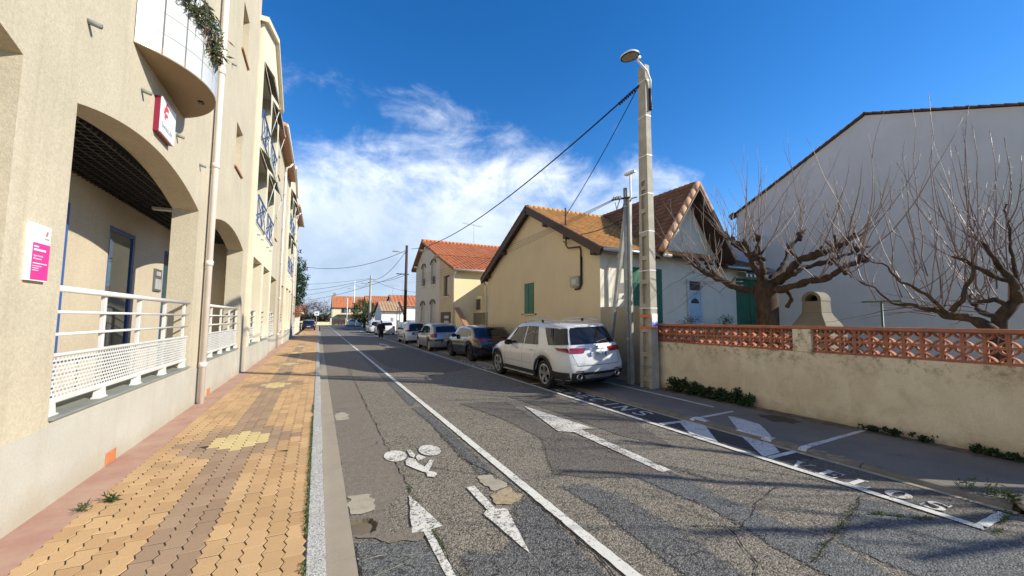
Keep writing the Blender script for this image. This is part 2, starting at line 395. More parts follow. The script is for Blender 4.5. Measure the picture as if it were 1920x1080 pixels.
EARTH = simple('dry_earth', (0.16, 0.125, 0.085), 0.95, var=0.35, scale=0.6, bump=0.5, bscale=12)
LAWN = simple('garden_soil_grass', (0.075, 0.085, 0.030), 0.95, var=0.5, scale=1.5, bump=0.6, bscale=25)
g = MB().add([(-1500, -1500, -0.03), (1500, -1500, -0.03), (1500, 1500, -0.03), (-1500, 1500, -0.03)], [(0, 1, 2, 3)]).build('ground', EARTH); struct(g)

def edge_noise(poly, step=0.05, amp=0.012, seed=0):
    out = []
    n = len(poly)
    for i in range(n):
        a, b = Vector(poly[i]).to_2d(), Vector(poly[(i + 1) % n]).to_2d(); L = (b - a).length; k = max(1, int(L / step))
        nrm = Vector((-(b - a).y, (b - a).x)) / max(L, 1e-6)
        for j in range(k):
            p = a.lerp(b, j / k); q = amp * noise.noise(Vector((p.x * 9 + seed, p.y * 9, seed))) * 2 if (j or amp > 0.004) else 0
            out.append((p + nrm * q))
    return out
def sheet(name, poly, z, mat, parent, amp=0.0, step=0.06, label=None):
    pts = edge_noise(poly, step, amp, len(name)) if amp else [Vector(p) for p in poly]
    me = bpy.data.meshes.new(name); bm = bmesh.new()
    vs = [bm.verts.new((p[0], p[1], z(p[0]) if callable(z) else z)) for p in pts]
    f = bm.faces.new(vs); f.normal_update()
    if f.normal.z < 0: f.normal_flip()
    bmesh.ops.triangulate(bm, faces=[f]); bm.to_mesh(me); bm.free()
    me.materials.append(mat)
    o = bpy.data.objects.new(name, me); COL.objects.link(o); attach(o, parent)
    if label: o['label'] = label
    return o
def rect(x0, x1, y0, y1): return [(x0, y0), (x1, y0), (x1, y1), (x0, y1)]

rm = MB()
HX, HY0, HY1 = 0.62, 3.60, 4.04
for (x0, x1, y0, y1) in [(0.31, HX, -8, HY0), (0.31, HX, HY1, 112), (HX, 6.03, -8, 112)]:
    rm.add([(x0, y0, 0), (x1, y0, 0), (x1, y1, 0), (x0, y1, 0)], [(0, 1, 2, 3)])
road = struct(rm.build('road', ROAD))
# pothole at the gutter edge
ph = [(0.30, 3.96), (0.415, 3.965), (0.501, 3.94), (0.548, 3.82), (0.50, 3.68), (0.406, 3.675), (0.30, 3.705)]
def in_poly(p, poly):
    c = False; j = len(poly) - 1
    for i in range(len(poly)):
        if (poly[i][1] > p[1]) != (poly[j][1] > p[1]) and p[0] < (poly[j][0] - poly[i][0]) * (p[1] - poly[i][1]) / (poly[j][1] - poly[i][1]) + poly[i][0]: c = not c
        j = i
    return c
def poly_dist(p, poly):
    d = 9
    for i in range(len(poly)):
        a, b = Vector(poly[i]), Vector(poly[(i + 1) % len(poly)]); ab = b - a
        t = max(0, min(1, (Vector(p) - a).dot(ab) / ab.length_squared)); d = min(d, (a + ab * t - Vector(p)).length)
    return d
N = 44; hm, hole = MB(), MB(); vs = []; deep = []
for j in range(N + 1):
    for i in range(N + 1):
        x, y = lerp(0.31, HX, i / N), lerp(HY0, HY1, j / N); q = (x + 0.02 * noise.noise((x * 14, y * 14, 1)), y + 0.02 * noise.noise((x * 14, y * 14, 5)))
        z = 0.0
        ins = in_poly(q, ph)
        if ins and 0 < j < N and i < N: z = -min(0.09, poly_dist(q, ph) * 2.6) + 0.02 * noise.noise((x * 25, y * 25, 2)) - 0.012
        vs.append((x, y, z)); deep.append(ins)
f1, f2 = [], []
for j in range(N):
    for i in range(N):
        q = (j * (N + 1) + i, j * (N + 1) + i + 1, (j + 1) * (N + 1) + i + 1, (j + 1) * (N + 1) + i)
        (f2 if sum(deep[k] for k in q) >= 2 else f1).append(q)
hm.add(vs, f1); hole.add(vs, f2)
hm.build('pothole_rim', ROADSMOOTH, road); hole.build('pothole', SOIL, road)['label'] = 'earthy pothole beside the gutter'
for sx, sy, r in [(0.37, 3.83, 0.05), (0.46, 3.80, 0.045), (0.43, 3.88, 0.03)]:
    bm = bmesh.new(); bmesh.ops.create_icosphere(bm, subdivisions=2, radius=r)
    for v in bm.verts: v.co *= 1 + 0.35 * noise.noise(v.co * 30 + Vector((sx * 50, 0, 0))); v.co.z *= 0.6
    me = bpy.data.meshes.new('rubble_stone'); bm.to_mesh(me); bm.free(); me.materials.append(SANDY)
    place('rubble_stone', me, road, (sx, sy, -0.075))
# repairs, wear and darker areas, each a thin skin of its own
def strip_poly(line, wleft, wright): return [(x - wleft, y) for x, y in line] + [(x + wright, y) for x, y in reversed(line)]
crackL = [(0.95, 2.0), (0.956, 2.82), (0.948, 3.16), (0.934, 3.78), (0.942, 4.48), (0.932, 5.84), (0.95, 8.7), (1.02, 14.0), (1.02, 30.0)]
sheet('asphalt_patch', [(0.322, 4.06), (0.322, 30.0)] + list(reversed(crackL[4:])) + [(0.63, 4.06)], 0.004, ROADSMOOTH, road, 0.01, 0.12)
PATCH = [
 ('strip', BITUMEN2, [(1.96, 22.94), (2.03, 22.83), (1.983, 8.9), (1.778, 8.45), (1.813, 11.69)]),
 ('strip', BITUMEN, [(1.757, 8.247), (1.97, 8.289), (1.957, 6.587), (1.935, 4.612), (1.887, 4.42), (1.743, 4.473), (1.781, 5.083), (1.804, 6.871)]),
 ('front', BITUMEN2, [(0.345, 3.56), (0.476, 3.53), (0.582, 3.408), (0.706, 3.382), (0.829, 3.335), (0.897, 3.035), (0.955, 2.815), (0.955, 1.6), (0.34, 1.6)]),
 ('alligator', BITUMEN, [(1.039, 3.025), (1.167, 3.055), (1.305, 2.93), (1.538, 3.077), (1.781, 3.612), (1.975, 3.69), (1.993, 3.419), (1.951, 3.064), (1.906, 2.59), (1.893, 2.38), (1.859, 1.4), (1.0, 1.4)]),
 ('band', BITUMEN, [(2.428, 3.806), (2.725, 3.705), (2.867, 3.168), (2.867, 2.635), (2.785, 2.013), (2.686, 1.2), (2.307, 1.2), (2.394, 2.142), (2.429, 2.661), (2.467, 3.295)]),
 ('band', BITUMEN2, [(3.348, 3.734), (3.846, 3.59), (3.783, 2.933), (3.783, 2.457), (3.831, 1.962), (3.64, 1.1), (3.307, 1.1), (3.33, 2.087), (3.413, 2.379), (3.458, 2.847), (3.398, 3.112)]),
 ('right', BITUMEN2, [(5.032, 2.255), (5.22, 1.60), (5.24, 0.4), (3.9, 0.4), (3.88, 1.90), (4.463, 2.09)]),
 ('shaded_oval', DARKROAD, [(2.785, 8.263), (3.759, 8.062), (3.636, 6.863), (3.502, 5.551), (3.752, 5.073), (3.664, 4.487), (3.945, 3.839), (3.704, 3.512), (2.839, 3.846), (2.54, 4.118), (2.722, 4.565), (3.096, 5.373), (3.08, 6.601)]),  # oval over shaded asphalt, its shade put into the colour
 ('cream', CREAMCON, [(0.335, 4.48), (0.461, 4.477), (0.557, 4.433), (0.55, 4.08), (0.418, 4.06), (0.334, 4.065)]),
 ('cream', CREAMCON, [(0.345, 8.38), (0.464, 8.424), (0.57, 8.306), (0.555, 7.791), (0.346, 7.797)]),
 ('cream', CREAMCON, [(1.719, 4.40), (1.855, 4.40), (1.907, 4.213), (1.93, 4.019), (1.743, 3.98), (1.677, 4.166)]),
 ('sand', SANDY, [(1.66, 3.92), (1.763, 3.965), (1.919, 3.985), (1.959, 3.781), (1.895, 3.70), (1.772, 3.64), (1.617, 3.688)]),
 ('dark', DARKROAD, [(4.05, 8.6), (5.0, 8.4), (5.1, 5.6), (4.6, 4.2), (4.3, 5.0), (4.25, 6.6)]),
 ('dark', DARKROAD, [(2.3, 24.0), (5.0, 25.0), (5.1, 14.0), (3.2, 12.6), (2.4, 15.5)]),  # long stretch of the lane in a darker colour
 ('tan', ROADSMOOTH, [(0.35, 3.64), (0.51, 3.66), (0.60, 3.59), (0.8, 3.62), (0.86, 3.465), (0.845, 3.36), (0.582, 3.43), (0.476, 3.55)]),
]
def worn_patch(poly, z, mat, step=0.03):
    P = np.array(poly); x0, y0 = P.min(0) - 0.12; x1, y1 = P.max(0) + 0.12
    if y1 - y0 > 6: step = 0.08
    xs, ys = np.arange(x0, x1 + step, step), np.arange(y0, y1 + step, step); X, Y = np.meshgrid(xs, ys); D = np.full(X.shape, 9.0); C = np.zeros(X.shape, bool)
    for i in range(len(P)):
        a, b = P[i], P[(i + 1) % len(P)]; ab = b - a; t = np.clip(((X - a[0]) * ab[0] + (Y - a[1]) * ab[1]) / (ab @ ab), 0, 1); D = np.minimum(D, np.hypot(X - a[0] - t * ab[0], Y - a[1] - t * ab[1]))
        if a[1] != b[1]: C ^= ((a[1] > Y) != (b[1] > Y)) & (X < (b[0] - a[0]) * (Y - a[1]) / (b[1] - a[1]) + a[0])
    S = np.where(C, D, -D); lim = (X > 0.335) & (X < 5.30); keep = (S > -0.10) & lim; idx = -np.ones(X.shape, int); idx[keep] = np.arange(keep.sum())
    q = np.stack([idx[:-1, :-1], idx[:-1, 1:], idx[1:, 1:], idx[1:, :-1]], -1).reshape(-1, 4); q = q[(q >= 0).all(1)]
    me = bpy.data.meshes.new('asphalt_patch'); me.from_pydata([(float(u), float(v), z) for u, v in zip(X[keep], Y[keep])], [], q.tolist())
    at_ = me.attributes.new('rim', 'FLOAT', 'POINT'); at_.data.foreach_set('value', np.clip(S[keep] / 0.17 + 0.5, 0, 1.6).astype(np.float32)); me.materials.append(mat)
    place('asphalt_patch', me, road)
for i, (nm, mt, pl) in enumerate(PATCH):
    if nm in ('cream', 'sand', 'tan'): sheet('asphalt_patch', pl, 0.0085 + 0.0006 * (i % 3), mt, road, 0.03, 0.02)
    else: worn_patch(pl, 0.0055 + 0.0006 * (i % 3), DARKPATCH if mt is DARKROAD else mt)
# transverse and long cracks as narrow open joints
TARCR = simple('crack_dark_tar', (0.016, 0.015, 0.014), 0.9)  # even dark colour of the cracks
def crack(line, wd, z=0.0095, mat=None, seed=1):
    pts = []
    for (a, b) in zip(line, line[1:]):
        a, b = Vector(a), Vector(b); k = max(2, int((b - a).length / 0.05))
        for j in range(k): pts.append(a.lerp(b, j / k))
    pts.append(Vector(line[-1])); L, R = [], []
    for i, p in enumerate(pts):
        d = (pts[min(i + 1, len(pts) - 1)] - pts[max(0, i - 1)]).normalized(); n2 = Vector((-d.y, d.x))
        p = p + n2 * 0.03 * noise.noise((p.x * 7 + seed, p.y * 7, seed)); ww = wd * (0.25 + abs(noise.noise((p.x * 11, p.y * 11, seed + 3))) * 2.2)
        L.append(p + n2 * ww / 2); R.append(p - n2 * ww / 2)
    m = MB()
    m.add([(p.x, p.y, z) for p in L] + [(p.x, p.y, z) for p in R], [(i, i + 1, len(L) + i + 1, len(L) + i) for i in range(len(L) - 1)])
    return m.build('crack', mat or TARCR, road)
crack([(0.955, 2.0), (0.956, 2.82), (0.948, 3.16), (0.934, 3.78), (0.942, 4.48), (0.932, 5.84), (0.95, 8.7), (1.02, 14.0)], 0.012, seed=2)
crack([(0.327, 2.0), (0.327, 3.5)], 0.014, seed=4)
crack([(0.33, 8.5), (1.0, 8.75), (1.8, 8.5), (2.0, 8.7)], 0.014, seed=5)
crack([(1.93, 1.8), (1.97, 2.6), (2.0, 3.3), (1.98, 3.7), (1.9, 4.4), (1.75, 5.0), (1.77, 6.6)], 0.016, seed=6)
crack([(2.2, 1.9), (2.5, 1.7), (3.0, 2.0), (3.3, 2.5), (3.2, 3.0)], 0.012, seed=7)
crack([(3.37, 1.84), (3.93, 1.96), (4.46, 2.09), (5.08, 2.27)], 0.012, seed=8)
crack([(3.0, 2.6), (3.4, 2.4), (3.9, 2.6), (4.5, 2.8), (4.9, 2.5)], 0.010, seed=9)
crack([(1.2, 5.0), (1.75, 4.45)], 0.010, seed=10)
crack([(0.36, 3.3), (0.6, 3.25), (0.93, 3.1)], 0.008, z=0.0098, mat=CREAMCON, seed=11)
crack([(0.36, 3.05), (0.7, 3.12), (0.93, 2.95)], 0.007, z=0.0098, mat=CREAMCON, seed=12)

# road markings (children of the road)
ZM = 0.0125
def mark(name, poly, mat=MARK, z=ZM, amp=0.004, label=None): return sheet(name, poly, z, mat, road, amp, 0.05, label)
y = 1.0
mark('centre_line', [(2.015, -4), (2.115, -4), (2.11, 28), (2.01, 28)], MARK, ZM, 0.005, 'long white line down the middle of the road')
mark('centre_line', [(2.01, 28.6), (2.11, 28.6), (2.11, 104), (2.01, 104)], MARKWORN, ZM)
mark('parking_line', [(5.245, 1.472), (5.34, 1.50), (5.37, 16.0), (5.37, 60), (5.28, 60), (5.28, 16.0)], MARK, ZM, 0.005, 'white line along the parking bays')
mark('parking_line', [(5.34, 1.546), (5.878, 1.544), (5.862, 1.472), (5.34, 1.472)], MARK, ZM, 0.004)
mark('arrow_marking', [(0.901, 4.249), (1.041, 3.505), (0.933, 3.492), (0.935, 2.70), (0.875, 2.70), (0.868, 3.489), (0.774, 3.506)], MARKWORN, label='white arrow pointing away in the cycle lane')
mark('arrow_marking', [(1.489, 4.174), (1.579, 4.182), (1.581, 3.614), (1.68, 3.567), (1.531, 2.826), (1.438, 3.557), (1.499, 3.624)], MARKWORN, label='white arrow pointing towards the viewer')
mark('arrow_marking', [(3.898, 7.497), (4.165, 5.488), (3.932, 5.511), (3.871, 3.619), (3.72, 3.611), (3.742, 5.442), (3.533, 5.601)], MARKWORN, label='long white lane change arrow in the middle of the lane')
mark('arrow_marking', [(4.0, 30.2), (4.5, 27.9), (4.18, 28.0), (4.15, 26.3), (3.98, 26.3), (4.0, 28.0), (3.75, 28.1)], MARKWORN)
def disc(cx_, cy_, r, n=28): return [(cx_ + r * math.cos(2 * PI * k / n), cy_ + r * math.sin(2 * PI * k / n)) for k in range(n)]
bk = mark('bicycle_marking', [(1.057, 5.247), (1.117, 5.347), (1.187, 5.252), (1.181, 5.116), (1.229, 4.951), (1.346, 5.164), (1.398, 5.14), (1.241, 4.81), (1.308, 4.715), (1.294, 4.637), (1.247, 4.597), (1.185, 4.646), (1.2, 4.765), (1.136, 4.881), (1.075, 5.022), (1.038, 5.109)], MARKWORN, label='white painted bicycle symbol')
for pl in ([(1.156, 5.689), (1.207, 5.666), (1.218, 5.434), (1.183, 5.327), (1.146, 5.412)], [(1.209, 5.357), (1.259, 5.431), (1.324, 5.277), (1.268, 5.215), (1.199, 5.196)]):
    sheet('bicycle_frame', pl, ZM, MARKWORN, bk)
def ell(cx_, cy_, rx, ry): return [(cx_ + rx * math.cos(2 * PI * k / 32), cy_ + ry * math.sin(2 * PI * k / 32)) for k in range(32)]
sheet('bicycle_wheel', ell(0.975, 5.50, 0.142, 0.225), ZM, MARKWORN, bk); sheet('bicycle_wheel', ell(1.437, 5.535, 0.142, 0.235), ZM, MARKWORN, bk)
# dark re-tarmacked strip of the parking bays
mark('parking_strip', [(5.375, 1.55), (6.02, 1.55), (6.02, 15.0), (5.40, 15.0)], DARKROAD, 0.005, 0.0)
mark('parking_strip', [(5.385, 3.30), (5.94, 3.10), (6.02, 9.5), (5.41, 9.5)], NEWTAR, 0.0085, 0.02)
for pl in ([(5.76, 5.158), (6.015, 5.16), (6.015, 4.86), (5.365, 4.12), (5.365, 4.62)], [(5.93, 4.12), (6.015, 4.25), (6.015, 3.73), (5.736, 3.459), (5.365, 3.438), (5.365, 3.46)],
           [(5.38, 3.43), (5.985, 3.43), (5.985, 3.36), (5.38, 3.345)], [(5.38, 5.293), (5.99, 5.245), (5.99, 5.16), (5.38, 5.171)],
           [(5.38, 9.98), (6.0, 9.95), (6.0, 9.86), (5.38, 9.88)], [(5.38, 13.5), (6.0, 13.5), (6.0, 13.4), (5.38, 13.4)], [(5.38, 14.7), (6.0, 14.7), (6.0, 14.6), (5.38, 14.6)]):
    mark('bay_marking', pl, MARKGREY, 0.0130, 0.004)

# lettering: strokes drawn in a unit cell (x = reading direction, y = up), laid on the tarmac
def letter(ch, strokes, y_start, xbase, wid, hgt, mat, slant=0.0, zz=0.0138):
    m = MB()
    for k, pl in enumerate(strokes):
        pts = [(xbase + hgt * v + slant * (1 - u) * 0, y_start - wid * u) for u, v in pl]
        n = len(pts); m.add([(p[0], p[1], zz + 0.0003 * k) for p in pts], [tuple(range(n))])
    o = m.build('painted_letter', mat, road); o['label'] = 'painted letter ' + ch; return o
def arc(cx_, cy_, rx, ry, a0, a1, n=14): return [(cx_ + rx * math.cos(math.radians(lerp(a0, a1, k / n))), cy_ + ry * math.sin(math.radians(lerp(a0, a1, k / n)))) for k in range(n + 1)]
def ring(cx_, cy_, rx, ry, ix, iy, a0=0, a1=360, n=20):
    o_, i_ = arc(cx_, cy_, rx, ry, a0, a1, n), arc(cx_, cy_, ix, iy, a0, a1, n)
    return [[o_[k], o_[k + 1], i_[k + 1], i_[k]] for k in range(n)]
SER = {
 'V': [[(0.08, 0.94), (0.34, 0.94), (0.60, 0.0), (0.46, 0.0)], [(0.0, 1.0), (0.46, 1.0), (0.46, 0.94), (0.0, 0.94)], [(0.50, 0.0), (0.56, 0.10), (0.86, 0.94), (0.80, 0.94)], [(0.66, 1.0), (1.0, 1.0), (1.0, 0.94), (0.66, 0.94)]],
 'E': [[(0.12, 0.0), (0.40, 0.0), (0.40, 1.0), (0.12, 1.0)], [(0.0, 1.0), (0.95, 1.0), (0.95, 0.94), (0.0, 0.94)], [(0.0, 0.06), (0.98, 0.06), (0.98, 0.0), (0.0, 0.0)], [(0.40, 0.53), (0.70, 0.53), (0.70, 0.46), (0.40, 0.46)], [(0.70, 0.66), (0.76, 0.66), (0.76, 0.34), (0.70, 0.34)], [(0.86, 0.95), (0.95, 0.95), (0.95, 0.70), (0.90, 0.72)], [(0.84, 0.05), (0.98, 0.05), (1.0, 0.34), (0.95, 0.32)]],
 'L': [[(0.12, 0.0), (0.42, 0.0), (0.42, 1.0), (0.12, 1.0)], [(0.0, 1.0), (0.56, 1.0), (0.56, 0.94), (0.0, 0.94)], [(0.0, 0.06), (0.98, 0.06), (0.98, 0.0), (0.0, 0.0)], [(0.80, 0.05), (0.98, 0.05), (1.0, 0.40), (0.95, 0.38)]],
 'O': ring(0.5, 0.5, 0.5, 0.5, 0.17, 0.46),
 'S': ring(0.48, 0.74, 0.40, 0.26, 0.20, 0.20, 30, 270, 16) + ring(0.52, 0.27, 0.44, 0.27, 0.18, 0.21, -150, 90, 16) + [[(0.40, 0.60), (0.66, 0.50), (0.60, 0.40), (0.30, 0.52)], [(0.84, 1.0), (0.92, 1.0), (0.92, 0.66), (0.86, 0.66)], [(0.08, 0.0), (0.16, 0.0), (0.14, 0.36), (0.08, 0.36)]],
}
for ch, ys, wd_ in (('V', 3.17, 0.22), ('E', 2.835, 0.20), ('L', 2.535, 0.20), ('O', 2.225, 0.205), ('S', 1.935, 0.185)):
    letter(ch, SER[ch], ys, 5.352, wd_, 0.255, MARK)
t_ = 0.17
SAN = {
 'M': [[(0, 0), (t_, 0), (t_, 1), (0, 1)], [(1 - t_, 0), (1, 0), (1, 1), (1 - t_, 1)], [(t_, 1), (0.5, 0.45), (0.5, 0.2), (t_, 0.7)], [(1 - t_, 1), (0.5, 0.45), (0.5, 0.2), (1 - t_, 0.7)]],
 'E': [[(0, 0), (t_, 0), (t_, 1), (0, 1)], [(t_, 0), (1, 0), (1, t_), (t_, t_)], [(t_, 1 - t_), (1, 1 - t_), (1, 1), (t_, 1)], [(t_, 0.42), (0.8, 0.42), (0.8, 0.58), (t_, 0.58)]],
 'D': [[(0, 0), (t_, 0), (t_, 1), (0, 1)]] + ring(t_, 0.5, 0.83, 0.5, 0.62, 0.34, -90, 90, 12),
 'C': ring(0.5, 0.5, 0.5, 0.5, 0.32, 0.34, 45, 315, 16),
 'I': [[(0.4, 0), (0.6, 0), (0.6, 1), (0.4, 1)]],
 'N': [[(0, 0), (t_, 0), (t_, 1), (0, 1)], [(1 - t_, 0), (1, 0), (1, 1), (1 - t_, 1)], [(t_, 1), (t_, 0.7), (1 - t_, 0), (1 - t_, 0.3)]],
 'S': ring(0.5, 0.73, 0.46, 0.27, 0.29, 0.13, 20, 270, 14) + ring(0.5, 0.27, 0.46, 0.27, 0.29, 0.13, -160, 90, 14),
}
for ch, ys in zip('MEDECINS', (9.30, 8.86, 8.40, 7.96, 7.50, 7.00, 6.62, 6.12)): letter(ch, SAN[ch], ys, 5.47, 0.32 if ch != 'I' else 0.25, 0.40, MARKGREY)
for ch, ys in zip('MEDECINS', (16.9, 16.45, 16.0, 15.55, 15.1, 14.65, 14.2, 13.75)): letter(ch, SAN[ch], ys, 5.47, 0.32, 0.40, MARKGREY)

# left gutter and kerb stones
gut = MB(); gut.add([(0.118, -8, -0.004), (0.325, -8, 0.0035), (0.325, 112, 0.0035), (0.118, 112, -0.004)], [(0, 1, 2, 3)])
gutter = struct(gut.build('gutter', JOINT))
ky = 0.0
gm = MB(); gm.add([(0.121, 0, 0.0), (0.322, 0, 0.0075), (0.322, 0.994, 0.0075), (0.121, 0.994, 0.0), (0.121, 0, 0.004), (0.322, 0, 0.0105), (0.322, 0.994, 0.0105), (0.121, 0.994, 0.004)],
    [(0, 3, 2, 1), (4, 5, 6, 7), (0, 1, 5, 4), (1, 2, 6, 5), (2, 3, 7, 6), (3, 0, 4, 7)])
gme = gm.mesh('gutter_slab'); gme.materials.append(GUTTER)
km = MB().box(-0.020, 0.116, 0.003, 0.995, -0.02, 0.082); kme = km.mesh('kerb_stone'); kme.materials.append(KERB)
bmk = bmesh.new(); bmk.from_mesh(kme); bmesh.ops.bevel(bmk, geom=[e for e in bmk.edges if all(v.co.z > 0.08 for v in e.verts)], offset=0.012, segments=2, affect='EDGES'); bmk.to_mesh(kme); bmk.free()
lk = struct(MB().box(-0.018, 0.112, -8, 112, -0.02, 0.06).build('left_kerb', JOINT))
for k in range(-6, 60):
    place('gutter_slab', gme, gutter, (0, k + 0.36, 0))
    place('kerb_stone', kme, lk, (rn(-0.002, 0.002), k + 0.1, rn(-0.002, 0.002)), (0, rn(-0.004, 0.004), rn(-0.002, 0.002)))
far_k = MB().box(-0.02, 0.116, 60, 112, 0.0, 0.081); far_k.build('kerb_run', KERB, lk)

# left pavement: bed, pink concrete margin, interlocking pavers
lp = struct(MB().box(-2.6, -0.022, -8, 112, -0.02, 0.0752).build('left_pavement', JOINT))
pk = MB().box(-2.4, -1.802, -8, 46, 0.06, 0.080); pk.build('concrete_margin', PINK, lp)
MB().box(-1.80, -0.024, 30.3, 112, 0.06, 0.0785).build('far_paving', simple('far_ochre_paving', (0.50, 0.30, 0.14), 0.9, var=0.25, scale=5), lp)
PWD, PLN = 0.1370, 0.245
def paver_outline(ins):
    n = 4; L, R = [], []
    for k in range(n + 1):
        t = k / n; off = 0.0115 * (1 if k % 2 else -1)
        yy = lerp(ins, PLN - ins, t)
        L.append((off + ins, yy)); R.append((PWD + off - ins, yy))
    return R + list(reversed(L))
def paver_mesh(m, x, y, z, dz=0.0):
    a, b = paver_outline(0.0040), paver_outline(0.0058); n = len(a)
    m.add([(x + p[0], y + p[1], z - 0.012) for p in a] + [(x + p[0], y + p[1], z + dz - 0.003) for p in a] + [(x + p[0], y + p[1], z + dz) for p in b],
          [(i, (i + 1) % n, n + (i + 1) % n, n + i) for i in range(n)] + [(n + i, n + (i + 1) % n, 2 * n + (i + 1) % n, 2 * n + i) for i in range(n)] + [tuple(range(2 * n, 3 * n))])
def paver_kind(x, y):
    d = ((y - 6.85 + 2.6) % 5.2) - 2.6; u = x + 0.922
    if abs(u) / 0.40 + abs(d) / 0.50 < 1: return 2
    if abs(u) / 0.86 + abs(d) / 0.98 < 1: return 1
    if abs(u) < 0.21: return 1
    return 0
pms = []
for mt in (OCHRE, GREYP, YELP):
    q = MB(); paver_mesh(q, 0, 0, 0); me = q.mesh('paver'); me.materials.append(mt); pms.append(me)
rest = [MB(), MB(), MB()]; count = 0
cells = []
for c in range(13):
    x = -1.806 + c * PWD
    for r in range(-20, 124):
        y = r * PLN + (PLN / 2 if c % 2 else 0.0)
        if x + PWD > -0.012: continue
        cells.append((x, y))
def vis(x, y):
    # rows the picture shows (right of its left edge, above its lower edge)
    return y > 2.75 + max(0, -x - 0.1) * 0.72
cells.sort(key=lambda c: (not vis(*c), c[1] * 1.0 - c[0] * 0.2))
for x, y in cells:
    k = paver_kind(x + PWD / 2, y + PLN / 2)
    if vis(x, y) and count < 300:
        place('paver', pms[k], lp, (x, y, 0.079 + rn(-0.0025, 0.0015)), (rn(-0.006, 0.006), rn(-0.008, 0.008), 0)); count += 1
    elif y < 30.2: paver_mesh(rest[k], x, y, 0.079, rn(-0.002, 0.0015))
for m, mt in zip(rest, (OCHRE, GREYP, YELP)):
    o = m.build('paving', mt, lp, recalc=False); o['kind'] = 'stuff'

# right pavement and kerb
rp = struct(MB().add([(6.16, 0.9, 0.062), (8.3, 0.9, 0.100), (8.3, 112, 0.100), (6.16, 112, 0.062)], [(0, 1, 2, 3)]).build('right_pavement', PAVE))
MB().add([(6.02, -8, 0.02), (8.3, -8, 0.05), (8.3, 0.9, 0.100), (6.16, 0.9, 0.062)], [(0, 1, 2, 3)]).build('dropped_pavement', PAVE, rp)
rk = struct(MB().box(6.05, 6.15, 1.45, 112, -0.02, 0.04).build('right_kerb', JOINT))
kp = [(6.02, -0.02), (6.17, -0.02), (6.17, 0.065), (6.12, 0.066), (6.06, 0.056), (6.022, 0.030)]
kme2 = MB().prism(kp, 'y', 0.004, 1.19).mesh('kerb_stone'); kme2.materials.append(KERB2)
for k in range(50): place('kerb_stone', kme2, rk, (rn(-0.006, 0.006), 1.5 + k * 1.2, rn(-0.004, 0.004)), (0, 0, rn(-0.003, 0.003)))
MB().prism(kp, 'y', 61.5, 112).build('kerb_run', KERB2, rk)
MB().add([(5.94, 1.45, 0.010), (6.018, 1.45, 0.013), (6.018, 60, 0.013), (5.94, 60, 0.010)], [(0, 1, 2, 3)]).build('lit_kerb_foot', CREAMCON, rk)  # cream colour paints the gutter strip as lit along the kerb
bm = bmesh.new(); bmesh.ops.create_icosphere(bm, subdivisions=3, radius=0.2)
for v in bm.verts: v.co.x *= 0.75; v.co.z = v.co.z * 0.55; v.co *= 1 + 0.22 * noise.noise(v.co * 7)
me = bpy.data.meshes.new('stone_block'); bm.to_mesh(me); bm.free(); me.materials.append(simple('whitewashed_stone', (0.52, 0.46, 0.42), 0.9, var=0.4, scale=14, bump=0.6))
tag(place('stone_block', me, None, (6.13, 1.27, 0.07)), 'pale rounded stone block at the end of the kerb', 'stone')
for pl in ([(6.172, 4.98), (6.172, 5.21), (6.28, 5.12)], [(6.172, 4.39), (6.74, 4.96), (6.79, 4.87), (6.71, 4.36), (6.29, 3.93), (6.172, 3.834)],
           [(6.172, 3.40), (7.78, 3.415), (7.78, 3.355), (6.172, 3.31)], [(6.30, 5.166), (7.17, 5.18), (7.13, 5.11), (6.30, 5.07)],
           [(7.17, 9.4), (7.25, 9.4), (7.19, 5.56), (7.10, 5.53)], [(6.17, 9.95), (7.05, 9.95), (7.05, 9.86), (6.17, 9.86)]):
    sheet('bay_marking', pl, lambda x: 0.066 + (x - 6.16) * 0.0178, MARKGREY, rp, 0.005, 0.05)
for (y0, y1) in ((4.88, 5.18), (3.76, 4.33), (3.29, 3.39)):   # paint carried over the kerb stones
    MB().add([(6.019, y0, 0.032), (6.019, y1, 0.032), (6.058, y1, 0.0605), (6.058, y0, 0.0605), (6.12, y0, 0.0705), (6.12, y1, 0.0705), (6.175, y1, 0.0695), (6.175, y0, 0.0695)],
             [(0, 1, 2, 3), (3, 2, 5, 4), (4, 5, 6, 7)]).build('kerb_paint', MARKGREY, rk)

SDIRT = simple('pavement_grit', (0.14, 0.105, 0.072), 0.95, var=0.5, scale=7, bump=0.6, bscale=40)
sheet('grit_strip', [(7.62, 0.9), (7.9, 0.9), (7.9, 8.3), (7.55, 8.3), (7.70, 6.0), (7.60, 4.5), (7.72, 3.0)], lambda x: 0.0655 + (x - 6.16) * 0.0178, SDIRT, rp, 0.06, 0.04)
sheet('damp_stain', [(7.1, 4.5), (7.35, 4.75), (7.6, 4.5), (7.5, 4.1), (7.2, 4.15)], lambda x: 0.0650 + (x - 6.16) * 0.0178, simple('oily_stain', (0.06, 0.045, 0.032), 0.8, var=0.4, scale=9), rp, 0.06, 0.03)

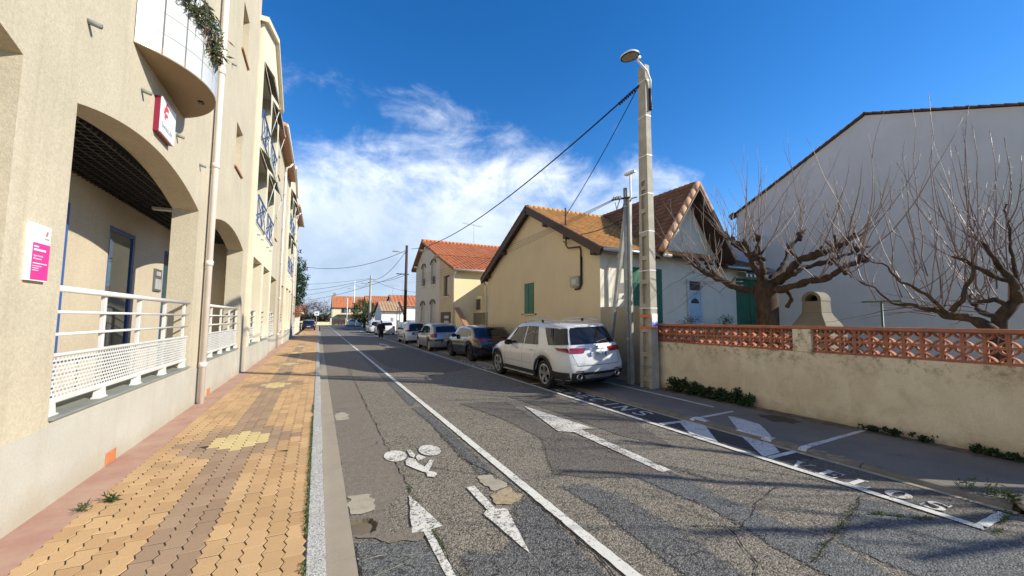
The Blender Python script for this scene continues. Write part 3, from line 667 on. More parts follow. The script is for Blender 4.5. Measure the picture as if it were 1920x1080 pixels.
# ------------------------------------------------------------------ left: apartment buildings
BEIGE = render_wall('beige_roughcast', (0.50, 0.435, 0.315), 46, 0.85, 0.38, (0.32, 0.26, 0.17), 0.10, 0.11)
BEIGE2 = render_wall('beige_roughcast_pale', (0.51, 0.43, 0.315), 40, 0.8, 0.2, (0.34, 0.27, 0.19), 0.10, 0.10)
CREAM = render_wall('cream_render', (0.68, 0.61, 0.45), 90, 0.25, 0.2, (0.45, 0.37, 0.24), 0.07, 0.06)
PLINTH = render_wall('grey_plinth', (0.45, 0.425, 0.36), 60, 0.6, 0.34, (0.36, 0.29, 0.19), 0.14, 0.08, 0.55)
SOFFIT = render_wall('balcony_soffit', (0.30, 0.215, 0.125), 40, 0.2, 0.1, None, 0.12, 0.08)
SILLB = simple('brown_tile_sill', (0.36, 0.17, 0.09), 0.7, var=0.2)
SILLG = simple('grey_sill', (0.23, 0.245, 0.215), 0.7, var=0.2, scale=3)
BLACKGRID = simple('black_grid', (0.035, 0.034, 0.033), 0.45, var=0.1)
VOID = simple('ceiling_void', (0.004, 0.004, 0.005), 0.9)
TILEW = simple('white_glazed_tile', (0.52, 0.53, 0.51), 0.22, var=0.04, scale=2)
GROUT = simple('grey_grout', (0.16, 0.155, 0.15), 0.9)
AWN = simple('striped_awning_cloth', (0.34, 0.36, 0.29), 0.9, var=0.3, scale=14)
AWN2 = simple('faded_dark_awning', (0.26, 0.22, 0.185), 0.9, var=0.3, scale=14)
ROOFL = simple('roof_tile_edge', (0.45, 0.25, 0.15), 0.85, var=0.25, scale=6)
LAMPW = simple('lamp_plastic', (0.75, 0.74, 0.68), 0.4)
FX = -2.15
def wall_cells(m, y0, y1, z0, z1, holes, xa=-2.6, xb=FX):
    ys = sorted({y0, y1, *[v for h in holes for v in h[:2] if y0 < v < y1]}); zs = sorted({z0, z1, *[v for h in holes for v in h[2:4] if z0 < v < z1]})
    for a, b in zip(ys, ys[1:]):
        run = None
        for c, d in zip(zs, zs[1:]):
            cy_, cz_ = (a + b) / 2, (c + d) / 2
            if any(h[0] < cy_ < h[1] and h[2] < cz_ < h[3] for h in holes):
                if run: m.box(xa, xb, a, b, run[0], run[1]); run = None
            else: run = (run[0], d) if run else (c, d)
        if run: m.box(xa, xb, a, b, run[0], run[1])
def rail_run(parent, y0, y1, fine=True, posts=None):
    """white balustrade: top rail, two thin rails, perforated panel, flat posts on feet"""
    X = -2.20
    root = MB().tube([(X, y0, 2.06), (X, y1, 2.06)], 0.031, 10).build('railing', RAILW, parent, True)
    for z in (1.84, 1.63): MB().tube([(X, y0, z), (X, y1, z)], 0.015, 8).build('thin_rail', RAILW, root, True)
    MB().box(X - 0.022, X + 0.022, y0, y1, 1.425, 1.455).build('panel_top_rail', RAILW, root, bevel=0.004)
    MB().box(X - 0.026, X + 0.026, y0, y1, 0.995, 1.035).build('panel_bottom_rail', RAILW, root, bevel=0.004)
    posts = posts or [y0 + 0.10 + k * 1.03 for k in range(int((y1 - y0) / 1.03) + 1)]
    for y in posts:
        MB().box(X - 0.055, X - 0.012, y - 0.022, y + 0.022, 1.03, 2.05).build('post', RAILW, root, bevel=0.004)
        f = MB().prism([(y - 0.10, 0.872), (y + 0.10, 0.872), (y + 0.10, 0.895), (y + 0.055, 0.905), (y + 0.035, 1.0), (y - 0.035, 1.0), (y - 0.055, 0.905), (y - 0.10, 0.895)], 'x', X - 0.045, X + 0.03)
        f.build('foot', RAILW, root)
    z0, z1 = 1.035, 1.425
    m = MB(); rows = 10 if fine else 5; dz = (z1 - z0) / rows
    for k in range(rows + 1): m.box(X + 0.004, X + 0.008, y0, y1, z0 + k * dz - dz * 0.26, z0 + k * dz + dz * 0.26)
    pitch = 0.062 if fine else 0.12
    for k in range(rows):
        y = y0 + (pitch / 2 if k % 2 else 0)
        while y < y1 - 0.02:
            m.box(X + 0.0043, X + 0.0077, y, y + pitch * 0.30, z0 + k * dz + dz * 0.25, z0 + (k + 1) * dz - dz * 0.25); y += pitch
    m.build('perforated_panel', RAILW, root)
    return root
def down_pipe(parent, y, z1, x=-2.055, r=0.058, name='downpipe'):
    p = MB().tube([(x, y, 0.07), (x, y, z1)], r, 14).build(name, PIPE, parent, True)
    z = 0.85
    while z < z1 - 0.1:
        MB().lathe([(r, -0.05), (r + 0.012, -0.05), (r + 0.012, 0.05), (r, 0.05)], 14, 'z', (x, y, z)).build('collar', PIPE, p, True)
        MB().box(-2.16, x, y - 0.008, y + 0.008, z - 0.10, z - 0.085).build('bracket', ZINC, p); z += 2.05
    return p

# --- near block with arcade
ba = thing('apartment_building', 'beige roughcast building with arched arcade and white balustrades nearest the camera', 'building', (FX, 5, 0.08))
arches = [(0.1, 4.33), (5.11, 9.42), (10.2, 14.46)]
SP, CR = 3.83, 4.16
m = MB()
piers = [(-6, 0.1), (4.33, 5.11), (9.42, 10.2), (14.46, 15.30)]
for a, b in piers: m.box(-2.55, FX, a, b, 0.02, 4.35)
for a, b in arches:
    c, hw = (a + b) / 2, (b - a) / 2; R = (hw * hw + (CR - SP) ** 2) / (2 * (CR - SP)); zc = CR - R
    n = 26; yy = [lerp(a, b, k / n) for k in range(n + 1)]
    zz = [zc + math.sqrt(R * R - (y - c) ** 2) for y in yy]
    for k in range(n): m.prism([(yy[k], zz[k]), (yy[k + 1], zz[k + 1]), (yy[k + 1], 4.35), (yy[k], 4.35)], 'x', -2.55, FX)
slots = [(12.45, 13.35, 9.1, 10.4), (12.45, 13.35, 5.85, 7.0)]
bw = (6.45, 8.05, 5.2, 7.6)
wall_cells(m, -6, 15.30, 4.35, 13.4, slots + [bw, (0.6, 2.4, 6.0, 8.0), (-4, -2.4, 6, 8)], -2.6, FX)
m.build('facade_wall', BEIGE, ba)
m = MB()
for a, b in arches: m.box(-2.55, FX, a, b, 0.02, 0.858)
m.build('parapet_wall', PLINTH, ba)
pl_ = MB(); pl_.box(FX, FX + 0.004, -6, 15.30, 0.05, 0.80); pl_.build('plinth', PLINTH, ba)
for (a, b) in arches:
    MB().box(-2.62, FX + 0.035, a + 0.002, b - 0.002, 0.859, 0.884).build('sill', SILLG, ba, bevel=0.003)
rail_run(ba, 5.13, 9.38, True, [5.22, 6.20, 7.21, 8.23, 9.25]); rail_run(ba, 10.22, 14.42, True); rail_run(ba, 0.12, 4.31, False)
for (a, b, c, d) in slots:
    MB().box(-2.62, -2.42, a - 0.02, b + 0.02, c - 0.02, d + 0.02).build('blind_panel', BEIGE2, ba)
    MB().prism([(-2.45, c + 0.05), (FX + 0.05, c - 0.05), (FX + 0.05, c - 0.09), (-2.45, c - 0.03)], 'y', a - 0.06, b + 0.10).build('sill', SILLB, ba)
# arcade interior
m = MB(); m.box(-3.75, -3.60, -6, 9.0, 0.02, 4.3); m.box(-3.75, -3.60, 9.0, 9.98, 0.02, 4.3); m.box(-3.75, -3.60, 9.98, 11.16, 3.52, 4.3)
m.box(-3.75, -3.60, 11.16, 12.95, 0.02, 4.3); m.box(-3.75, -3.60, 12.95, 13.9, 3.5, 4.3); m.box(-3.75, -3.6, 13.9, 15.3, 0.02, 4.3)
m.box(-3.6, -2.56, 15.1, 15.3, 0.02, 4.3); m.box(-3.6, -2.56, -6, -5.8, 0.02, 4.3)
m.build('arcade_wall', BEIGE2, ba)
MB().box(-3.75, -2.5, -6, 15.28, 0.3, 0.38).build('arcade_floor', PINK, ba)
MB().box(-3.75, -2.56, -6, 15.28, 4.20, 4.34).build('ceiling_slab', VOID, ba)  # near-black colour stands for the unlit void above the grid
m = MB()
for k in range(8): x = -3.55 + k * 0.135; m.box(x - 0.006, x + 0.006, -5.8, 15.08, 4.062, 4.10)
y = -1.0
while y < 15.05: m.box(-3.59, -2.56, y - 0.006, y + 0.006, 4.0625, 4.0985); y += 0.135
m.build('ceiling_grid', BLACKGRID, ba)
for yc in (6.2, 10.5, 13.2): MB().box(-3.16, -2.78, yc - 0.07, yc + 0.07, 4.0, 4.058).build('ceiling_lamp', LAMPW, ba, bevel=0.01)
def glazed_door(parent, x, y0, y1, z0, z1, fr=0.07, name='door'):
    d = MB().box(x - 0.03, x + 0.02, y0, y0 + fr, z0, z1).box(x - 0.03, x + 0.02, y1 - fr, y1, z0, z1).box(x - 0.03, x + 0.02, y0 + fr, y1 - fr, z1 - fr, z1).box(x - 0.03, x + 0.02, y0 + fr, y1 - fr, z0, z0 + fr).build(name, BLUE, parent, bevel=0.004)
    MB().box(x - 0.012, x - 0.004, y0 + fr, y1 - fr, z0 + fr, z1 - fr).build('pane', GLASS, d); return d
glazed_door(ba, -3.63, 9.99, 11.15, 0.38, 3.51); glazed_door(ba, -3.63, 12.96, 13.89, 0.38, 3.49)
MB().box(-3.595, -3.53, 8.36, 8.46, 0.38, 3.55).build('blue_post', BLUE, ba)
for yv in (6.30, 10.95, 2.6):
    v = MB().box(FX + 0.004, FX + 0.012, yv, yv + 0.26, 0.085, 0.225).build('air_vent', TERRA, ba, bevel=0.003)
    for k in range(5): MB().box(FX + 0.010, FX + 0.019, yv + 0.03 + k * 0.043, yv + 0.05 + k * 0.043, 0.105, 0.205).build('vent_bar', TERRA, v)
down_pipe(ba, 10.02, 13.4)
for ys in (5.16, 6.48, 7.88, 9.26, 1.2, 2.55, 3.85): MB().tube([(FX - 0.03, ys, 4.70), (FX + 0.10, ys, 4.665)], 0.027, 10).build('drain_spout', SILLG, ba, True)
for ys, zs in ((9.55, 7.75), (11.4, 8.0)): MB().tube([(FX - 0.03, ys, zs), (FX + 0.10, ys, zs - 0.035)], 0.027, 10).build('drain_spout', SILLG, ba, True)
# curved balcony
bc, hw, sg = 7.175, 1.035, 0.60
RB = (hw * hw + sg * sg) / (2 * sg); xc = FX + sg - RB
a0 = math.asin(hw / RB)
def bpt(t, r=0.0):
    a = lerp(-a0, a0, t); return (xc + (RB + r) * math.cos(a), bc + (RB + r) * math.sin(a))
n = 32
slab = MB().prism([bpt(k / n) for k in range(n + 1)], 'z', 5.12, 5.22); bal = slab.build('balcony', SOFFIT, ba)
bp = MB()
for k in range(n):
    p, q, p2, q2 = bpt(k / n, -0.002), bpt((k + 1) / n, -0.002), bpt(k / n, -0.12), bpt((k + 1) / n, -0.12)
    bp.add([(*p, 5.22), (*q, 5.22), (*q2, 5.22), (*p2, 5.22), (*p, 6.22), (*q, 6.22), (*q2, 6.22), (*p2, 6.22)], [(0, 1, 5, 4), (2, 3, 7, 6), (4, 5, 6, 7), (1, 2, 6, 5), (3, 0, 4, 7)])
bp.build('balcony_parapet', GROUT, bal)
for r_ in range(4):
    for c in range(9):
        tm = MB(); s = 4
        for k in range(s):
            u0, u1 = (c + 0.035 + 0.93 * k / s) / 9, (c + 0.035 + 0.93 * (k + 1) / s) / 9
            p, q = bpt(u0, 0.006), bpt(u1, 0.006); z0, z1 = 5.13 + r_ * 0.277, 5.13 + r_ * 0.277 + 0.270
            p2, q2 = bpt(u0, -0.004), bpt(u1, -0.004)
            tm.add([(*p, z0), (*q, z0), (*q, z1), (*p, z1), (*p2, z0), (*q2, z0), (*q2, z1), (*p2, z1)], [(0, 1, 2, 3), (0, 4, 5, 1), (3, 2, 6, 7)] + ([(0, 3, 7, 4)] if k == 0 else []) + ([(1, 5, 6, 2)] if k == s - 1 else []))
        tm.build('tile', TILEW, bal)
MB().box(-1.80, -1.74, 7.42, 7.50, 5.095, 5.125).build('soffit_drain', DARKMETAL, bal)
wn_ = glazed_door(ba, -2.46, 6.46, 8.04, 5.22, 7.59, 0.08, 'window'); MB().box(-2.49, -2.42, 7.21, 7.29, 5.3, 7.5).build('mullion', BLUE, wn_)
for (a, b) in ((0.6, 2.4), (-4, -2.4)): glazed_door(ba, -2.46, a, b, 6.0, 8.0, 0.08, 'window')
# building volume behind the facade
m = MB(); m.box(-13, -3.76, -6, 15.3, 0, 4.36); m.box(-13, -2.64, -6, 15.3, 4.37, 13.38); m.build('building_core', BEIGE2, ba)
MB().box(-13, FX + 0.12, -6.1, 15.3, 13.41, 13.55).build('roof_edge', ROOFL, ba)

# things fixed to the near block
sg_ = thing('wall_sign', 'slim white and pink plaque beside the first arch', 'sign', (FX, 4.7, 2.09))
PINKS = simple('magenta_print', (0.73, 0.035, 0.25), 0.4, var=0.04); SIGNW = simple('sign_white', (0.78, 0.78, 0.74), 0.35, var=0.03)
REDP = simple('red_print', (0.62, 0.03, 0.05), 0.4, var=0.05); GREYP_ = simple('grey_print', (0.22, 0.23, 0.28), 0.5, var=0.05); MAROON = simple('maroon_side', (0.24, 0.012, 0.045), 0.45, var=0.1)
MB().box(FX, FX + 0.032, 4.57, 4.83, 2.09, 2.56).build('panel', SIGNW, sg_, bevel=0.002)
MB().box(FX + 0.0325, FX + 0.0335, 4.60, 4.828, 2.10, 2.405).build('pink_field', PINKS, sg_)
def wall_text(body, y, z, size, mat, parent, x): return label_text('lettering', body, size, mat, parent, frame((x, y, z), (0, 1, 0), (0, 0, 1)), 0.0005)
for body, z, s_ in (('Agent Général', 2.292, 0.021), ("d'Assurances", 2.268, 0.021)):
    wall_text(body, 4.615, z, s_, SIGNW, sg_, FX + 0.0345)
for z, wd_, h in ((2.375, 0.06, 0.012), (2.348, 0.16, 0.016), (2.236, 0.19, 0.007), (2.214, 0.12, 0.005), (2.196, 0.085, 0.005), (2.178, 0.08, 0.005)):   # lines of print too small to read
    MB().box(FX + 0.0336, FX + 0.0342, 4.615, 4.615 + wd_, z - h / 2, z + h / 2).build('print_line', SIGNW, sg_)
def logo(parent, y, z, s, mat, x):
    """three stacked flame-like swooshes"""
    for k, (oy, oz, r, wd_) in enumerate(((0.0, 0.0, 0.30, 0.15), (0.02, 0.22, 0.42, 0.13), (0.0, 0.62, 0.20, 0.12))):
        a, b = arc(oy + 0.30, oz, r, r * 0.95, 65, 185, 8), arc(oy + 0.36, oz - 0.06, r * 0.70, r * 0.60, 65, 185, 8)
        q = MB(); q.add([(x, y + u * s, z + v * s) for u, v in a] + [(x, y + u * s, z + v * s) for u, v in b], [(i, i + 1, 10 + i, 9 + i) for i in range(8)]); q.build('emblem', mat, parent)
logo(sg_, 4.762, 2.475, 0.055, REDP, FX + 0.034)
wall_text('SwissLife', 4.742, 2.447, 0.018, GREYP_, sg_, FX + 0.034)
ls = thing('box_sign', 'white box sign with red swirl emblem under the curved balcony', 'sign', (FX, 7.2, 4.36))
MB().box(FX, FX + 0.065, 6.92, 7.50, 4.36, 4.86).build('sign_body', MAROON, ls, bevel=0.004)
MB().box(FX + 0.0655, FX + 0.085, 6.918, 7.502, 4.358, 4.862).build('sign_face', SIGNW, ls, bevel=0.004)
logo(ls, 7.03, 4.60, 0.30, REDP, FX + 0.0868); wall_text('SwissLife', 6.95, 4.44, 0.118, GREYP_, ls, FX + 0.0868)
ic = thing('intercom', 'dark grey intercom panel on the arcade wall behind the balustrade', 'intercom', (-3.6, 12.5, 2.4))
MB().box(-3.60, -3.565, 12.30, 12.78, 2.42, 2.96).build('panel', simple('intercom_grey', (0.11, 0.105, 0.10), 0.5), ic, bevel=0.006)
ISC = simple('intercom_inset', (0.42, 0.43, 0.42), 0.4)
for (a, b, c, d) in ((12.40, 12.68, 2.80, 2.90), (12.36, 12.53, 2.47, 2.72), (12.56, 12.72, 2.47, 2.72)): MB().box(-3.565, -3.558, a, b, c, d).build('plate', ISC, ic)

# --- further blocks, alternately cream with blue balconettes and beige with slot windows
def cream_block(y0, y1, label, detail):
    b = thing('apartment_building', label, 'building', (FX, (y0 + y1) / 2, 0.08), 'linked apartment blocks')
    X = FX + 0.10; L = y1 - y0; s = L / 6.2; c = (y0 + y1) / 2
    op = [(y0 + 0.55 * s, y0 + 2.75 * s, 0.88, 3.86), (y0 + 3.35 * s, y0 + 5.5 * s, 0.88, 3.86)]
    win = [(a, a2, z, z + 2.45) for (a, a2, _, _) in op for z in (5.0, 8.0)]
    m = MB(); wall_cells(m, y0 + 0.03, y1, 0.02, 11.9, op + win, -2.62, X)
    m.prism([(y0 + 0.03, 11.9), (y1, 11.9), (c, 13.2)], 'x', -2.62, X)
    m.build('facade_wall', CREAM, b)
    MB().box(X, X + 0.004, y0 + 0.04, y1 - 0.01, 0.05, 0.86).build('plinth', PLINTH, b)
    mm = MB(); ov = X + 0.15
    mm.prism([(y0 - 0.15, 11.78), (c, 13.12), (c, 13.30), (y0 - 0.15, 11.96)], 'x', -2.9, ov); mm.prism([(y1 + 0.2, 11.70), (c, 13.12), (c, 13.30), (y1 + 0.2, 11.88)], 'x', -2.9, ov)
    mm.build('gable_cornice', CREAM, b)
    for i, (a, a2, z0, z1) in enumerate(win):
        w_ = glazed_door(b, X - 0.46, a, a2, z0, z1, 0.07, 'window')
        MB().box(X - 0.49, X - 0.43, (a + a2) / 2 - 0.035, (a + a2) / 2 + 0.035, z0 + 0.07, z1 - 0.07).build('mullion', BLUE, w_)
        r_ = MB().box(X + 0.02, X + 0.07, a - 0.03, a2 + 0.03, z0 + 0.96, z0 + 1.0).box(X + 0.02, X + 0.07, a - 0.03, a2 + 0.03, z0 + 0.02, z0 + 0.06).build('balconette', BLUE, b)
        xs = MB(); k = 2
        for q in range(k):
            ya, yb = lerp(a, a2, q / k), lerp(a, a2, (q + 1) / k)
            xs.beam((X + 0.045, ya, z0 + 0.05), (X + 0.045, yb, z0 + 0.97), 0.02, 0.02, (1, 0, 0)); xs.beam((X + 0.048, yb, z0 + 0.05), (X + 0.048, ya, z0 + 0.97), 0.02, 0.02, (1, 0, 0))
            xs.box(X + 0.03, X + 0.06, ya - 0.012, ya + 0.012, z0 + 0.05, z0 + 0.97)
        xs.build('cross_bars', BLUE, r_)
        if detail or i % 2:
            hi = z0 > 7; zt = z1 + (0.30 if hi else 0.22); dr = 0.50 if hi else 0.36; pj = 0.34
            aw = MB(); ns = 10
            for q in range(ns):
                ya, yb = lerp(a - 0.05, a2 + 0.05, q / ns), lerp(a - 0.05, a2 + 0.05, (q + 1) / ns); e = 0.012 if q % 2 else 0.0
                aw.add([(X + 0.02, ya, zt + e), (X + 0.02, yb, zt + e), (X + pj, yb, zt - dr + e), (X + pj, ya, zt - dr + e), (X + pj, ya, zt - dr - 0.16), (X + pj, yb, zt - dr - 0.16)], [(0, 1, 2, 3), (3, 2, 5, 4)])
            ao = aw.build('awning', AWN2 if hi else AWN, b); sd = ao.modifiers.new('t', 'SOLIDIFY'); sd.thickness = 0.012
            MB().tube([(X + 0.03, a2 + 0.03, z0 + 0.9), (X + pj, a2 + 0.03, zt - dr)], 0.014, 8).build('awning_arm', RAILW, ao, True)
        for q in range(2): MB().tube([(FX, a + 0.5 + q * 1.0, z0 - 0.28), (X + 0.10, a + 0.5 + q * 1.0, z0 - 0.31)], 0.022, 8).build('drain_spout', SILLG, b, True)
    for (a, a2, _, _) in op:
        MB().box(-2.62, X + 0.03, a + 0.002, a2 - 0.002, 0.855, 0.884).build('sill', SILLG, b)
        rail_run(b, a + 0.02, a2 - 0.02, False)
    m = MB(); m.box(-3.9, -3.75, y0, y1, 0, 4.3); m.box(-3.75, -2.63, y0 + 0.05, y1, 3.95, 4.3)
    m.box(-3.75, -2.63, (op[0][1] + op[1][0]) / 2 - 0.12, (op[0][1] + op[1][0]) / 2 + 0.12, 0.02, 3.95); m.build('recess_wall', CREAM, b)
    m = MB(); m.box(-13, -3.91, y0, y1, 0, 4.3); m.box(-13, -2.80, y0, y1, 4.31, 11.9); m.prism([(y0, 11.9), (y1, 11.9), (c, 13.15)], 'x', -13, -2.91); m.build('building_core', CREAM, b)
    return b
def beige_block(y0, y1, label, pipe):
    b = thing('apartment_building', label, 'building', (FX, (y0 + y1) / 2, 0.08), 'linked apartment blocks')
    L = y1 - y0; s = L / 9.1
    op = [(y0 + 0.25 * s, y0 + 3.8 * s, 0.88, 3.84), (y0 + 5.8 * s, y0 + 8.9 * s, 0.88, 3.84)]
    sl_ = [(y0 + u * s, y0 + u * s + 0.85, z, z + 1.15) for u in (1.6, 5.4) for z in (5.85, 9.1)]
    m = MB(); wall_cells(m, y0, y1, 0.02, 11.05, op + sl_, -2.6, FX); m.build('facade_wall', BEIGE, b)
    for (a, a2, c, d) in sl_:
        MB().box(-2.62, -2.42, a - 0.02, a2 + 0.02, c - 0.02, d + 0.02).build('blind_panel', BEIGE2, b)
        MB().prism([(-2.45, c + 0.05), (FX + 0.05, c - 0.05), (FX + 0.05, c - 0.09), (-2.45, c - 0.03)], 'y', a - 0.06, a2 + 0.10).build('sill', SILLB, b)
    MB().box(FX, FX + 0.004, y0, y1, 0.05, 0.82).build('plinth', PLINTH, b)
    for (a, a2, _, _) in op:
        MB().box(-2.62, FX + 0.03, a + 0.002, a2 - 0.002, 0.855, 0.884).build('sill', SILLG, b); rail_run(b, a + 0.02, a2 - 0.02, False)
    m = MB(); m.box(-3.9, -3.75, y0, y1, 0, 4.3); m.box(-3.75, -2.61, y0, y1, 3.95, 4.3); m.box(-3.75, -2.61, y0 + 4.5 * s, y0 + 5.0 * s, 0.02, 3.95); m.build('recess_wall', BEIGE2, b)
    m = MB(); m.box(-13, -3.91, y0, y1, 0, 4.3); m.box(-13, -2.64, y0, y1, 4.31, 11.04); m.build('building_core', BEIGE2, b)
    rf = MB().prism([(-1.75, 11.02), (-1.75, 11.10), (-7.5, 12.9), (-13, 11.2), (-13, 11.05)], 'y', y0 + 0.02, y1 - 0.02).build('roof', ROOFL, b)
    y = y0 + 0.1
    while y < y1 - 0.1:
        MB().tube([(-1.70, y + 0.1, 11.13), (-3.2, y + 0.1, 11.60)], 0.09, 8).build('roof_tile', ROOFL, rf, True); y += 0.24
    MB().tube([(-1.70, y0, 11.03), (-1.70, y1, 11.03)], 0.06, 8).build('gutter', PIPE, b, True)
    if pipe:
        MB().tube([(-1.72, pipe, 11.0), (-1.85, pipe, 10.75), (-2.03, pipe, 10.65), (-2.055, pipe, 10.3)], 0.055, 10).build('pipe_elbow', PIPE, b, True)
        down_pipe(b, pipe, 10.35)
cream_block(15.30, 21.50, 'cream building with blue balconettes and awnings next to the arcade', True)
beige_block(21.53, 30.55, 'beige building with tiled eaves between the two cream gables', 26.6)
cream_block(30.58, 37.0, 'farther cream gabled building with small blue balconettes', True)
beige_block(37.03, 45.5, 'farthest beige building at the end of the row', 39.0)

# --- plant trailing over the balcony
def leaf_clump(centers, n, ln, wd_, spread, droop=0.3, seed=1):
    rng = random.Random(seed); m = MB()
    for _ in range(n):
        c = Vector(rng.choice(centers)); p = c + Vector((rng.gauss(0, spread), rng.gauss(0, spread), rng.gauss(0, spread)))
        d = Vector((rng.gauss(0, 1), rng.gauss(0, 1), rng.gauss(0, 0.8) - droop)).normalized(); s = d.cross(Vector((rng.gauss(0, 1), rng.gauss(0, 1), rng.gauss(0, 1)))).normalized()
        l, w_ = ln * rng.uniform(0.6, 1.3), wd_ * rng.uniform(0.6, 1.3); up = d.cross(s) * w_ * 0.25
        m.add([p, p + d * l * 0.45 + s * w_ / 2 + up, p + d * l, p + d * l * 0.45 - s * w_ / 2 + up], [(0, 1, 2), (0, 2, 3)])
    return m
def leafmat(name, a, b, c=None):
    s = NT(name); g_ = s.n('ShaderNodeNewGeometry')
    st = [(0.0, a), (0.75, b)] + ([(0.95, c)] if c else [])
    col = s.ramp(g_.outputs['Random Per Island'], st)
    s.out(col, 0.6); s.put(s.b.inputs['Subsurface Weight'], 0.0)
    tr = s.n('ShaderNodeBsdfTranslucent'); s.l(col, tr.inputs[0]); mx = s.n('ShaderNodeMixShader'); mx.inputs[0].default_value = 0.25
    s.l(s.b.outputs[0], mx.inputs[1]); s.l(tr.outputs[0], mx.inputs[2]); s.l(mx.outputs[0], s.t.nodes['Material Output'].inputs[0]); return s.m
LEAFB = leafmat('trailing_leaves', (0.035, 0.06, 0.018), (0.09, 0.115, 0.035), (0.30, 0.13, 0.07))
pt = thing('trailing_plant', 'reddish green plant trailing over the white balcony', 'plant', (-1.55, 7.2, 6.2))
ctr = [(-1.80, 6.35, 6.12), (-1.74, 6.45, 6.05), (-1.68, 6.55, 5.98), (-1.64, 6.65, 5.92), (-1.61, 6.78, 5.86), (-1.58, 6.9, 5.80), (-1.57, 7.0, 5.74), (-1.56, 7.05, 5.66), (-1.57, 7.0, 5.60), (-1.58, 6.92, 5.68), (-1.57, 7.05, 5.9), (-1.58, 7.1, 6.05), (-1.6, 6.9, 6.12), (-1.62, 6.75, 6.14)]
leaf_clump(ctr, 1100, 0.12, 0.026, 0.055, 0.4, 3).build('foliage', LEAFB, pt, recalc=False)
st_ = MB()
for k in range(7): y = 6.5 + k * 0.09; st_.tube([(-1.72, y, 6.26), (-1.60, y + 0.02, 6.24), (-1.56, y + 0.05, 5.95), (-1.55, y + rn(-0.05, 0.1), 5.68)], [0.006, 0.006, 0.005, 0.003], 5)
st_.build('stem', BROWNWOOD, pt)

# ------------------------------------------------------------------ right side: garden wall, houses
WX = 7.90
WALLM = NT('stained_wall_render')
_c = WALLM.mix(WALLM.ramp(WALLM.noise(0.9, 6, 0.62, 0.6), [(0.3, 0.0), (0.7, 1.0)]), (0.60, 0.485, 0.325), (0.80, 0.695, 0.51))
_c = WALLM.mix(WALLM.ramp(WALLM.noise(2.6, 6, 0.7, 0.8), [(0.52, 0.0), (0.75, 0.55)]), _c, (0.44, 0.325, 0.20))
_c = WALLM.mix(WALLM.ramp(WALLM.noise(3.2, 5, 0.7, 0.3, stretch=(1, 1.6, 0.5)), [(0.55, 0.0), (0.8, 0.7)]), _c, (0.82, 0.74, 0.58))
_sx = WALLM.n('ShaderNodeSeparateXYZ'); WALLM.l(WALLM.pos, _sx.inputs[0])
_m = WALLM.math('MULTIPLY', WALLM.ramp(_sx.outputs[2], [(0.60, 0.0), (0.80, 1.0)]) if False else WALLM.ramp(WALLM.math('MULTIPLY', _sx.outputs[2], 0.6), [(0.52, 0.0), (0.75, 1.0)]), WALLM.ramp(WALLM.noise(6.5, 6, 0.75), [(0.48, 0.0), (0.66, 1.0)]))
_c = WALLM.mix(WALLM.math('MULTIPLY', _m, 0.9), _c, (0.14, 0.115, 0.05))
_c = WALLM.mix(1.0, _c, WALLM.ramp(WALLM.noise(60, 3, 0.6), [(0.3, 0.9), (0.7, 1.08)]), 'MULTIPLY')
_d = WALLM.ramp(WALLM.math('ADD', _sx.outputs[2], WALLM.math('MULTIPLY', WALLM.noise(2.4, 5, 0.7), 0.5)), [(0.32, 1.0), (0.56, 0.0)])
_c = WALLM.mix(WALLM.math('MULTIPLY', _d, 0.6), _c, (0.20, 0.15, 0.09))
WALLM.bump(WALLM.noise(14, 6, 0.65), 0.45, 0.02); WALLM = WALLM.out(_c, 0.95)
GREYCON = render_wall('grey_cement_wall', (0.36, 0.32, 0.245), 40, 0.5, 0.35, (0.2, 0.17, 0.12), 0.2, 0.1)
gw = thing('garden_wall', 'stained beige garden wall topped with terracotta lattice blocks', 'wall', (8.0, 4.4, 0.1))
m = MB(); m.box(WX, 8.10, 0.80, 8.20, 0.0, 1.245); m.build('wall_base', WALLM, gw, bevel=0.006)
for a, b in ((4.13, 4.44), (0.80, 1.06)): MB().box(WX - 0.015, 8.115, a, b, 1.246, 1.652).build('pillar', WALLM, gw, bevel=0.008)
MB().box(WX - 0.02, 8.12, 0.78, 8.19, 1.655, 1.708).build('coping', TERRADARK, gw, bevel=0.006)
MB().box(WX + 0.002, 8.09, 4.44, 8.19, 1.2455, 1.2575).build('bed_course', TERRADARK, gw); MB().box(WX + 0.002, 8.09, 1.06, 4.13, 1.2455, 1.2575).build('bed_course', TERRADARK, gw)
q = MB(); S = 0.198; H2_ = S / 2; dpt = 0.095; tk = 0.016
def bar2(pts, th):
    for (a, b) in zip(pts, pts[1:]):
        a2, b2 = Vector((a[0], a[1])), Vector((b[0], b[1])); d = (b2 - a2).normalized(); nn = Vector((-d.y, d.x)) * th / 2
        c4 = [a2 - nn, b2 - nn, b2 + nn, a2 + nn]
        q.add([(-dpt / 2, p.x, p.y) for p in c4] + [(dpt / 2, p.x, p.y) for p in c4], [(0, 1, 2, 3), (7, 6, 5, 4), (0, 4, 5, 1), (2, 6, 7, 3)])
bar2([(-H2_ + 0.009, -H2_), (-H2_ + 0.009, H2_)], 0.018); bar2([(H2_ - 0.009, -H2_), (H2_ - 0.009, H2_)], 0.018)
bar2([(-H2_ + 0.018, H2_ - 0.009), (H2_ - 0.018, H2_ - 0.009)], 0.018); bar2([(-H2_ + 0.018, -H2_ + 0.009), (H2_ - 0.018, -H2_ + 0.009)], 0.018)
for sx, sy in ((1, 1), (1, -1), (-1, 1), (-1, -1)):
    bar2([(sx * (H2_ - (H2_ - 0.014) * math.cos(math.radians(t))), sy * (H2_ - (H2_ - 0.014) * math.sin(math.radians(t)))) for t in range(4, 90, 16)][::sx * sy], tk)
